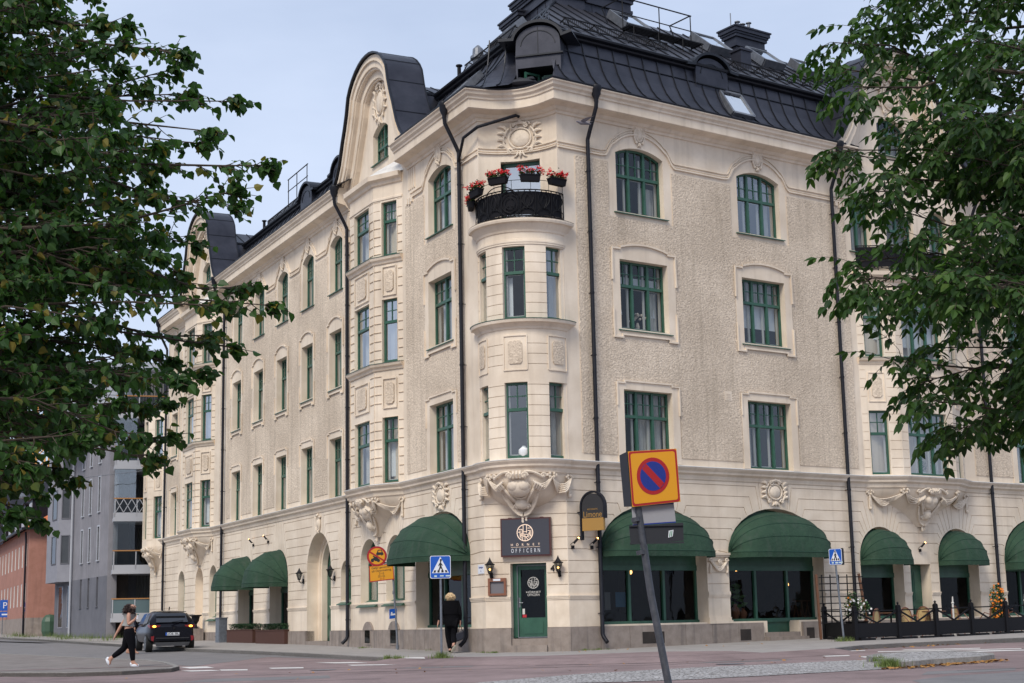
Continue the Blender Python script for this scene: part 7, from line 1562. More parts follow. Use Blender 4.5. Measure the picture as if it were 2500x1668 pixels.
# dark house, scaffolded house and crane further off
DK = MB(); F_ = face_fr(-46, 150, .1); DK.box(F_, -4, 14, -8, 0, 0, 13.5); DK.box(F_, -2, 12, -7, -.5, 13.5, 15.6); o = DK.build('dark_office_block', 'roof'); tag(o, 'dark far building rising behind the orange tiled roof', 'building')
SC = thing('scaffolded_building', (-62, 170, gzc(-62, 170)), 'far building wrapped in blue scaffold sheeting at the left edge', 'building'); F_ = face_fr(-62, 170, .1)
m = MB(); m.box(F_, -10, 8, -8, 0, 0, 17); m.build('wall', col('pale_far_wall', (.4, .42, .46)), SC); m = MB(); q = random.Random(2)
for i in range(9):
    for k in range(6):
        if q.random() < .6: m.box(F_, -10+2*i, -8.1+2*i, .3, .5, 1.5+2.6*k, 3.6+2.6*k)
m.build('sheeting', col('blue_sheet', (.05, .18, .5)), SC); m = MB()
for i in range(10): m.bar(F_.P(-10+2*i, .8, 0), F_.P(-10+2*i, .8, 18.5), .12)
for k in range(7): m.bar(F_.P(-10, .8, 1.3+2.6*k), F_.P(8, .8, 1.3+2.6*k), .12)
m.build('scaffold', 'alu', SC)
CR = MB(); cx, cy = -61.5, 200
for dx in (-.8, .8):
    for dy in (-.8, .8): CR.bar((cx+dx, cy+dy, 0), (cx+dx, cy+dy, 34), .18)
for k in range(20): z = 1.6*k+1; CR.bar((cx-.8, cy-.8, z), (cx+.8, cy-.8, z+1.6), .12); CR.bar((cx+.8, cy-.8, z), (cx-.8, cy-.8, z+1.6), .12)
CR.bar((cx-14, cy, 30), (cx+30, cy, 31), .5); o = CR.build('tower_crane', col('crane_yellow', (.62, .30, .05))); tag(o, 'yellow lattice tower crane far behind the brick house', 'crane')
r = thing('street_lamp', (-26.6, 90, gz(-26.6, 90)), 'street lamp hanging over the far street on a wire', 'street lamp'); m = MB(); m.lathe((-25.9, 81, 6.9), [(0, .3), (.12, .28), (.45, .08), (.45, .0), (0, -.02)], 12); m.tube([(-25.9, 81, 7.2), (-25.9, 81, 7.6)], .03, 6); m.tube([(-40, 82, 8.2), (-25.9, 81, 7.6), (-18.5, 80, 8.2)], .015, 4); m.build('lamp_shade', 'steel', r)
r = thing('green_bin', (-29.6, 98.6, gz(-29.6, 98.6)), 'green ribbed bin against the brick house', 'bin'); m = MB(); m.lathe((-29.2, 97.9, gz(-29.2, 97.9)), [(0, 0), (.4, 0), (.5, .3), (.5, .9), (.4, 1.15), (.25, 1.3), (0, 1.35)], 10); m.build('body', col('bin_green', (.05, .10, .06)), r)

# ================================================================ CAR
def car():
    r = thing('parked_car', (0, 0, 0), 'black compact suv with amber rear lights on, seen from behind', 'car')
    # x forward, stations from the tail
    st = [(0.0, .42, .62, .80, .92, .74, .76), (.08, .34, .60, 1.02, .98, .80, .82), (.25, .30, .66, 1.06, 1.22, .84, .80), (.55, .28, .95, 1.04, 1.46, .88, .68), (.9, .27, .96, 1.02, 1.53, .89, .62), (1.7, .25, .97, 1.0, 1.56, .895, .60), (2.4, .25, .97, .98, 1.53, .895, .59), (2.9, .25, .95, .96, 1.36, .89, .62), (3.35, .26, .93, .94, 1.02, .88, .68), (3.8, .28, .85, .88, .90, .85, .66), (4.1, .34, .70, .74, .76, .76, .6), (4.2, .42, .55, .60, .62, .66, .55)]
    m = MB(); prof = []
    for x, zb, zm, zbelt, zr, hw, hr in st:
        hw_b = hw*.94
        prof.append([(x, -hw_b, zb), (x, -hw, zb+.18), (x, -hw, zbelt-.12), (x, -hw*.96, zbelt), (x, -(hr+.05), (zbelt+zr)/2+.04), (x, -hr+.03, zr-.04), (x, -hr*.7, zr), (x, 0, zr+.015)])
    n = len(prof[0]); rows = [p+[(a, -b, c) for a, b, c in p[-2::-1]] for p in prof]; k = len(rows[0])
    vs = [v for rw in rows for v in rw]
    fs = [(i*k+j, i*k+j+1, (i+1)*k+j+1, (i+1)*k+j) for i in range(len(rows)-1) for j in range(k-1)]+[tuple(range(k)), tuple((len(rows)-1)*k+j for j in range(k))]+[(i*k, (i+1)*k, (i+1)*k+k-1, i*k+k-1) for i in range(len(rows)-1)]
    m.add(vs, fs); PA = pm('black_car_paint', (.004, .004, .007), (.005, .005, .009), 3, .14, spec=.22); body = m.build('body', PA, None, True); body.parent = r
    s = body.modifiers.new('s', 'SUBSURF'); s.levels = s.render_levels = 2
    G_ = pm('car_glass', (.012, .013, .016), None, rough=.05, spec=.9); m = MB()
    def gl(pts): m.add(pts, [tuple(range(len(pts)))])
    gl([(.10, -.60, 1.10), (.10, .60, 1.10), (.46, .54, 1.44), (.46, -.54, 1.44)]); o = m.build('rear_window', G_); o.parent = r
    for sy in (-1, 1):
        m = MB(); gl([(.62, sy*.862, 1.08), (1.55, sy*.89, 1.04), (1.55, sy*.70, 1.45), (.95, sy*.70, 1.44)]); gl([(1.62, sy*.89, 1.04), (2.85, sy*.88, 1.02), (2.5, sy*.70, 1.43), (1.62, sy*.70, 1.46)]); o = m.build('side_window', G_); o.parent = r
        m = MB(); m.tube([(2.75, sy*.9, 1.05), (2.75, sy*1.02, 1.12)], .05, 8); m.ball((2.75, sy*1.02, 1.12), (.09, .1, .07), 8, 6); o = m.build('wing_mirror', PA); o.parent = r
        m = MB(); m.box(LOC, 0, 0, 0, 0, 0, 0) if False else m.add([(.0, sy*.44, .99), (.0, sy*.80, 1.0), (.06, sy*.84, .98), (.05, sy*.83, .88), (.0, sy*.5, .93)], [(0, 1, 2, 3, 4)]); m.add([(.03, sy*.84, 1.0), (.3, sy*.88, 1.03), (.3, sy*.885, .97), (.03, sy*.845, .88)], [(0, 1, 2, 3)])
        m.v = [(a-.025, b, c) for a, b, c in m.v]; o = m.build('tail_light', col('tail_red', (.22, .008, .01), .2)); o.parent = r
        m = MB(); m.ball((-.035, sy*.68, .95), (.02, .07, .04), 8, 5); o = m.build('indicator', col('indicator_amber', (1, .5, .1), emit=(1, .45, .05), es=4)); o.parent = r
        m = MB(); m.add([(-.03, sy*.80, .58), (-.03, sy*.68, .60), (-.03, sy*.70, .40), (-.03, sy*.79, .44)], [(0, 1, 2, 3)]); o = m.build('rear_reflector', col('tail_red', (.22, .008, .01))); o.parent = r
    for x in (.72, 3.35):
        for sy in (-1, 1):
            m = MB(); m.tube([(x, sy*.66, .34), (x, sy*.88, .34)], .34, 24); m.tube([(x, sy*.67, .34), (x, sy*.90, .34)], .3, 24); w = m.build('wheel', col('tyre', (.012, .012, .012), .8)); w.parent = r
            m = MB(); m.tube([(x, sy*.895, .34), (x, sy*.905, .34)], .09, 12)
            for k_ in range(10): a = pi/5*k_+.1; m.bar((x+.07*cos(a), sy*.905, .34+.07*sin(a)), (x+.235*cos(a+.12), sy*.9, .34+.235*sin(a+.12)), .03)
            m.tube([(x+.24*cos(2*pi*i/24), sy*.9, .34+.24*sin(2*pi*i/24)) for i in range(25)], .016, 5); o = m.build('rim', 'steel'); o.parent = w
    m = MB(); m.add([(-.035, .26, .72), (-.035, -.26, .72), (-.035, -.26, .61), (-.035, .26, .61)], [(0, 1, 2, 3)], 0); m.add([(-.037, .26, .72), (-.037, .21, .72), (-.037, .21, .61), (-.037, .26, .61)], [(0, 1, 2, 3)], 1)
    Lp = Fr((-.04, 0), (0, -1), (-1, 0)); m.text(Lp, 'UOB 38U', .03, .665, .12, .0, 2); o = m.build('number_plate', [SWH, SBL, SBK]); o.parent = r
    m = MB(); m.add([(-.02, -.66, .36), (-.02, .66, .36), (-.05, .6, .22), (-.05, -.6, .22)], [(0, 1, 2, 3)]); m.tube([(-.02, -.55, .27), (-.07, -.55, .27)], .045, 10); m.box(Fr((0, 0), (0, -1), (-1, 0)), -.62, .62, .02, .05, .5, .53); o = m.build('bumper_trim', col('trim', (.03, .03, .034), .5)); o.parent = r
    m = MB(); m.box(Fr((0, 0), (0, -1), (-1, 0)), -.55, .55, -.36, -.28, 1.475, 1.5); m.tube([(.9, 0, 1.56), (.8, 0, 1.68)], .02, 6); m.bar((.05, .02, 1.1), (.12, -.42, 1.16), .02); m.tube([(-.035, -.05, .89), (-.045, -.05, .89)], .05, 12); o = m.build('spoiler_and_badge', 'iron'); o.parent = r
    return r
c_ = car(); c_.location = (-13.05, 59.35, gz(-13.05, 59.3)-.1); c_.rotation_euler = (0, 0, rad(90+21.5))

# ================================================================ PEOPLE
KS = 1.22
def skin_obj(name, nodes, edges, mat, parent, sub=2, root=0):
    me = bpy.data.meshes.new(name); me.from_pydata([n[0] for n in nodes], edges, []); o = bpy.data.objects.new(name, me); COL.objects.link(o); o.parent = parent; k = o.modifiers.new('skin', 'SKIN'); k.use_smooth_shade = True
    o.data.vertices.foreach_set('co', [c_ - q_ for n in nodes for c_, q_ in zip(n[0], parent.location)])
    for i, n in enumerate(nodes): rr_ = n[1] if isinstance(n[1], tuple) else (n[1], n[1]); rr_ = (rr_[0]*KS, rr_[1]*KS); me.skin_vertices[0].data[i].radius = rr_
    me.skin_vertices[0].data[root].use_root = True
    me.materials.append(M[mat] if isinstance(mat, str) else mat); s = o.modifiers.new('sub', 'SUBSURF'); s.levels = s.render_levels = sub; return o
def chain(*pts): return list(pts)
M['skin'] = pm('skin_tone', (.42, .22, .15), (.48, .26, .18), 10, .55)
def body_mesh(parent, J, hand_dir, name='body', mat='skin', sc=1.0):
    """one continuous figure: pelvis-spine-neck-head, arms with five-fingered hands, legs with feet"""
    N_ = []; E_ = []
    def add(p, r): N_.append((tuple(p), r)); return len(N_)-1
    def link(a, b): E_.append((a, b))
    pel = add(J['pelvis'], (.13, .11)); wa = add(J['waist'], (.115, .09)); ch = add(J['chest'], (.14, .10)); nb = add(J['neckb'], .06); nt_ = add(J['neckt'], .052); hd = add(J['head'], (.075, .085)); ht = add(J['crown'], (.06, .07))
    for a, b in ((pel, wa), (wa, ch), (ch, nb), (nb, nt_), (nt_, hd), (hd, ht)): link(a, b)
    for s in ('l', 'r'):
        sh = add(J['sh'+s], .055); ua = add(V(J['sh'+s]).lerp(V(J['el'+s]), .5), .045); el = add(J['el'+s], .038); fa = add(V(J['el'+s]).lerp(V(J['ha'+s]), .45), .036); wr = add(J['ha'+s], .024)
        link(ch, sh); link(sh, ua); link(ua, el); link(el, fa); link(fa, wr)
        d = V(hand_dir[s][0]).normalized(); sd = V(hand_dir[s][1]).normalized(); H = V(J['ha'+s]); pm_ = add(H+d*.06, (.034, .018)); link(wr, pm_)
        for k in range(4):
            q = (k-1.5)*.019; l = (.065, .078, .073, .055)[k]; cu = d.cross(sd)*.02*hand_dir[s][2]; a = add(H+d*.095+sd*q, .009); b = add(H+d*(.095+l*.5)+sd*q*1.1+cu*.6, .0085); c = add(H+d*(.095+l*.9)+sd*q*1.1+cu*2, .007); link(pm_, a); link(a, b); link(b, c)
        a = add(H+d*.045+sd*.04, .011); b = add(H+d*.08+sd*.055+d.cross(sd)*.015, .009); link(wr if False else pm_, a); link(a, b)
        hp = add(J['hip'+s], .085); th = add(V(J['hip'+s]).lerp(V(J['kn'+s]), .45), .078); kn = add(J['kn'+s], .052); ca = add(V(J['kn'+s]).lerp(V(J['an'+s]), .35), .052); an = add(J['an'+s], .032); he = add(J['he'+s], .032); to = add(J['to'+s], (.036, .022))
        for a, b in ((pel, hp), (hp, th), (th, kn), (kn, ca), (ca, an), (an, he), (an, to)): link(a, b)
    return skin_obj(name, N_, E_, mat, parent)
def face(parent, J, fwd):
    f = V(fwd).normalized(); s = V((-f.y, f.x, 0)); H = V(J['head'])+V((0, 0, .01)); m = MB()
    m.tube([H+f*.078+V((0, 0, .03)), H+f*.105-V((0, 0, .012)), H+f*.085-V((0, 0, .02))], [.008, .014, .009], 6); m.ball(H+s*.08, (.012, .02, .03), 6, 5); m.ball(H-s*.08, (.012, .02, .03), 6, 5); m.build('nose_and_ears', 'skin', parent, True)
    m = MB(); m.ball(H+f*.083+s*.032+V((0, 0, .018)), .01, 6, 4); m.ball(H+f*.083-s*.032+V((0, 0, .018)), .01, 6, 4); m.build('eyes', SBK, parent); m = MB(); m.tube([H+f*.084+s*.022-V((0, 0, .05)), H+f*.092-V((0, 0, .052)), H+f*.084-s*.022-V((0, 0, .05))], .006, 5); m.build('mouth', col('lips', (.28, .07, .06)), parent)
def hair_blob(parent, c, r, mat, n, strand, seed, curly=True):
    q = random.Random(seed); m = MB(); c = V(c); m.ball(c, r, 14, 9)
    for i in range(n):
        a = q.uniform(0, 2*pi); e = q.uniform(-.9, 1); u = V((cos(a)*math.sqrt(1-e*e), sin(a)*math.sqrt(1-e*e), e)); p = c+V((u.x*r[0], u.y*r[1], u.z*r[2]))*.92; pts = [p]
        for k in range(4): p = p+V((u.x, u.y, u.z*.4-.5*(k > 0)))*strand/4+V((q.gauss(0, .008), q.gauss(0, .008), 0))*(1 if curly else .3); pts.append(p)
        m.tube(pts, [.014, .013, .011, .009, .004], 4)
    return m.build('hair', mat, parent, True)
# woman walking to the right
X0 = V((-10.55, 42.75, gz(-10.55, 42.75)-.015)); W_ = thing('person', X0, 'woman with dark curly hair, grey crop top and black leggings striding right', 'person')
def w_(u, v, z): return X0+V((u, v, z))
J = dict(pelvis=w_(-.03, 0, .95), waist=w_(-.05, 0, 1.1), chest=w_(-.03, 0, 1.32), neckb=w_(-.02, 0, 1.45), neckt=w_(.0, 0, 1.52), head=w_(.04, 0, 1.60), crown=w_(.03, 0, 1.68),
         shr=w_(-.01, -.16, 1.4), elr=w_(.0, -.2, 1.14), har=w_(.17, -.2, 1.27), shl=w_(-.08, .15, 1.4), ell=w_(-.27, .2, 1.16), hal=w_(-.44, .2, .87),
         hipr=w_(.0, -.09, .9), knr=w_(.08, -.09, .53), anr=w_(.12, -.09, .11), her=w_(.08, -.09, .05), tor=w_(.27, -.09, .04), hipl=w_(-.05, .09, .9), knl=w_(-.17, .09, .5), anl=w_(-.54, .09, .24), hel=w_(-.64, .09, .22), tol=w_(-.56, .09, .06))
bd_ = body_mesh(W_, J, dict(r=((.5, 0, .8), (0, 1, 0), 1), l=((-.4, 0, -.9), (0, 1, 0), .4)), 'body')
face(W_, J, (1, -.1, 0)); hair_blob(W_, w_(-.04, 0, 1.52), (.115, .12, .175), col('dark_brown_hair', (.03, .014, .01), .6), 460, .075, 3)
mt = col('black_legging', (.004, .004, .006), .9, spec=.12)
def leg(side, rad_, lo=1.0): 
    hp, kn, an = V(J['hip'+side]), V(J['kn'+side]), V(J['an'+side]); return [(tuple(hp), rad_[0]), (tuple(hp.lerp(kn, .45)), rad_[1]), (tuple(kn), rad_[2]), (tuple(kn.lerp(an, .35)), rad_[3]), (tuple(kn.lerp(an, lo)), rad_[4])]
nod = [(tuple(J['pelvis']), (.15, .13)), (tuple(V(J['waist'])-V((0, 0, .04))), (.12, .10))]+leg('r', (.125, .108, .074, .074, .05), .92)+leg('l', (.125, .108, .074, .074, .05), .9)
skin_obj('leggings', nod, [(0, 1), (0, 2), (2, 3), (3, 4), (4, 5), (5, 6), (0, 7), (7, 8), (8, 9), (9, 10), (10, 11)], mt, W_)
skin_obj('crop_top', [(tuple(V(J['chest'])+V((-.01, 0, -.06))), (.155, .112)), (tuple(V(J['chest'])+V((-.02, 0, -.15))), (.135, .10)), (tuple(V(J['chest'])+V((0, 0, .05))), (.12, .09))], [(0, 1), (0, 2)], col('grey_jersey', (.26, .26, .25), .9), W_)
def shoe(an, he, to, parent, mat):
    m = MB(); h, t, a = V(he), V(to), V(an); d = (t-h).normalized(); up = V((0, 1, 0)).cross(d); up = up if up.z > 0 else -up; m.ball(h.lerp(t, .45)+up*.012, ((t-h).length*.62, .046, .04), 12, 8, 0, (d, V((0, 1, 0)), up)); m.ball(h+up*.035, (.05, .042, .05), 10, 6); m.ball(h.lerp(t, .45)-up*.02, ((t-h).length*.64, .048, .022), 12, 6, 0, (d, V((0, 1, 0)), up)); m.build('shoe', mat, parent, True)
shoe(J['anr'], J['her'], J['tor'], W_, SWH); shoe(J['anl'], J['hel'], J['tol'], W_, SWH)
r = thing('drink_cup', w_(.23, -.2, 1.3), 'white cup held in the walking woman\'s hand', 'cup'); m = MB(); c = w_(.235, -.2, 1.28); m.lathe(c, [(0, 0), (.028, 0), (.036, .11), (.0, .115)], 10); m.build('cup', SWH, r); m = MB(); m.lathe(c, [(.038, .105), (.038, .125), (0, .13)], 10); m.build('lid', col('green_lid', (.02, .18, .10)), r)
# person in black with blond hair, walking away
X0 = V((-1.95, 46.2, gz(-1.95, 46.2))); P2 = thing('person', X0, 'person with short blond hair in black coat walking away past the left awning', 'person')
J = dict(pelvis=w_(0, 0, .92), waist=w_(0, 0, 1.1), chest=w_(0, 0, 1.36), neckb=w_(-.01, 0, 1.49), neckt=w_(-.015, .02, 1.55), head=w_(-.02, .03, 1.62), crown=w_(-.02, .02, 1.69),
         shr=w_(.17, 0, 1.44), elr=w_(.24, -.02, 1.16), har=w_(.25, -.02, .88), shl=w_(-.17, 0, 1.44), ell=w_(-.30, .04, 1.17), hal=w_(-.39, .12, .9),
         hipr=w_(.09, 0, .88), knr=w_(.06, .0, .5), anr=w_(.07, -.26, .24), her=w_(.1, -.34, .23), tor=w_(.0, -.2, .05), hipl=w_(-.09, 0, .88), knl=w_(-.10, .08, .48), anl=w_(-.05, .06, .09), hel=w_(-.05, 0, .04), tol=w_(-.07, .18, .03))
body_mesh(P2, J, dict(r=((0, 0, -1), (0, 1, 0), 1.2), l=((-.3, .1, -1), (0, 1, 0), .5)), 'body'); face(P2, J, (-.3, 1, 0)); hair_blob(P2, w_(-.02, .0, 1.635), (.108, .11, .115), col('blond_hair', (.62, .47, .28), .6), 160, .06, 8, False)
BC = col('black_coat', (.0035, .0035, .005), .9, spec=.12)
nod = [(tuple(w_(0, 0, 1.3)), (.21, .15)), (tuple(w_(0, 0, 1.12)), (.215, .155)), (tuple(w_(0, -.01, .92)), (.235, .165)), (tuple(w_(0, -.01, .80)), (.235, .16)), (tuple(w_(0, 0, 1.43)), (.15, .10)), (tuple(w_(-.01, 0, 1.5)), .07)]+[(tuple(J['shr']), .085), (tuple(J['elr']), .068), (tuple(V(J['har'])+V((0, 0, .04))), .05), (tuple(J['shl']), .085), (tuple(J['ell']), .068), (tuple(V(J['hal'])+V((.015, 0, .04))), .05)]
skin_obj('coat', nod, [(0, 1), (1, 2), (2, 3), (0, 4), (4, 5), (4, 6), (6, 7), (7, 8), (4, 9), (9, 10), (10, 11)], BC, P2)
nod = [(tuple(w_(0, 0, .9)), (.16, .12))]+leg('r', (.12, .105, .085, .075, .06), .95)+leg('l', (.12, .105, .085, .075, .06), .95)
skin_obj('trousers', nod, [(0, 1), (1, 2), (2, 3), (3, 4), (4, 5), (0, 6), (6, 7), (7, 8), (8, 9), (9, 10)], BC, P2)
m = MB(); h, t = V(J['her']), V(J['tor']); d = (t-h).normalized(); m.ball(h.lerp(t, .5)+V((0, .02, .02)), (.16, .05, .045), 12, 7, 0, (d, V((1, 0, 0)), d.cross(V((1, 0, 0))))); m.build('shoe', BC, P2, True); m = MB(); m.ball(h.lerp(t, .5)+V((.01, -.02, -.015)), (.165, .05, .02), 12, 6, 0, (d, V((1, 0, 0)), d.cross(V((1, 0, 0))))); m.build('shoe_sole', col('pale_sole', (.45, .42, .33)), P2, True)
m = MB(); m.ball(w_(-.055, .1, .05), (.05, .15, .05), 12, 6); m.build('shoe', BC, P2, True); m = MB(); m.ball(w_(-.055, .1, .018), (.052, .155, .02), 12, 5); m.build('shoe_sole', col('pale_sole', (.45, .42, .33)), P2, True)
r = thing('handbag', w_(.27, -.05, .35), 'black leather handbag carried by the blond person', 'bag'); m = MB(); bx = [(.10, .3), (.36, .40), (.36, .66), (.14, .58)]
m.add([w_(u, -.12, z) for u, z in bx]+[w_(u, .05, z) for u, z in bx], [(0, 1, 2, 3), (4, 7, 6, 5), (0, 4, 5, 1), (1, 5, 6, 2), (2, 6, 7, 3), (3, 7, 4, 0)]); o = m.build('bag_body', col('black_leather', (.012, .013, .02), .35), r); bv = o.modifiers.new('b', 'BEVEL'); bv.width = .03; bv.segments = 3
m = MB()
for y_ in (-.1, .03): m.tube([w_(.19, y_, .58), w_(.22, y_, .72), w_(.25, y_*.3, .80), w_(.28, y_, .74), w_(.31, y_, .63)], .009, 5)
m.build('handle', BC, r)
# third person, mostly hidden behind the walking woman
X0 = V((-14.2, 57.6, gz(-14.2, 57.6)-.1)); P3 = thing('person', X0, 'person in dark clothes almost hidden behind the striding woman', 'person')
J = dict(pelvis=w_(0, 0, .92), waist=w_(0, 0, 1.1), chest=w_(0, 0, 1.32), neckb=w_(0, 0, 1.44), neckt=w_(0, 0, 1.5), head=w_(.02, 0, 1.58), crown=w_(.02, 0, 1.65), shr=w_(.1, -.14, 1.38), elr=w_(.12, -.2, 1.12), har=w_(.2, -.22, .95), shl=w_(-.1, .14, 1.38), ell=w_(-.14, .2, 1.12), hal=w_(-.12, .22, .88),
         hipr=w_(0, -.09, .88), knr=w_(.04, -.09, .5), anr=w_(-.08, -.09, .09), her=w_(-.12, -.09, .04), tor=w_(.08, -.09, .03), hipl=w_(0, .09, .88), knl=w_(.1, .09, .5), anl=w_(.14, .09, .09), hel=w_(.1, .09, .04), tol=w_(.3, .09, .03))
body_mesh(P3, J, dict(r=((0, 0, -1), (0, 1, 0), 1), l=((0, 0, -1), (0, 1, 0), 1)), 'body'); face(P3, J, (1, 0, 0)); hair_blob(P3, w_(.0, 0, 1.6), (.1, .1, .11), col('dark_brown_hair', (.03, .014, .01), .6), 80, .05, 9, False)
nod = [(tuple(w_(0, 0, 1.28)), (.17, .14)), (tuple(w_(0, 0, .95)), (.17, .13)), (tuple(w_(0, 0, 1.4)), (.12, .1)), (tuple(J['shr']), .07), (tuple(J['elr']), .055), (tuple(J['har']), .04), (tuple(J['shl']), .07), (tuple(J['ell']), .055), (tuple(J['hal']), .04)]
skin_obj('jacket', nod, [(0, 1), (0, 2), (2, 3), (3, 4), (4, 5), (2, 6), (6, 7), (7, 8)], col('navy_cloth', (.012, .018, .045), .8), P3)
nod = [(tuple(w_(0, 0, .9)), (.14, .12))]+leg('r', (.1, .09, .07, .06, .045), .8)+leg('l', (.1, .09, .07, .06, .045), .8); skin_obj('trousers', nod, [(0, 1), (1, 2), (2, 3), (3, 4), (4, 5), (0, 6), (6, 7), (7, 8), (8, 9), (9, 10)], BC, P3)
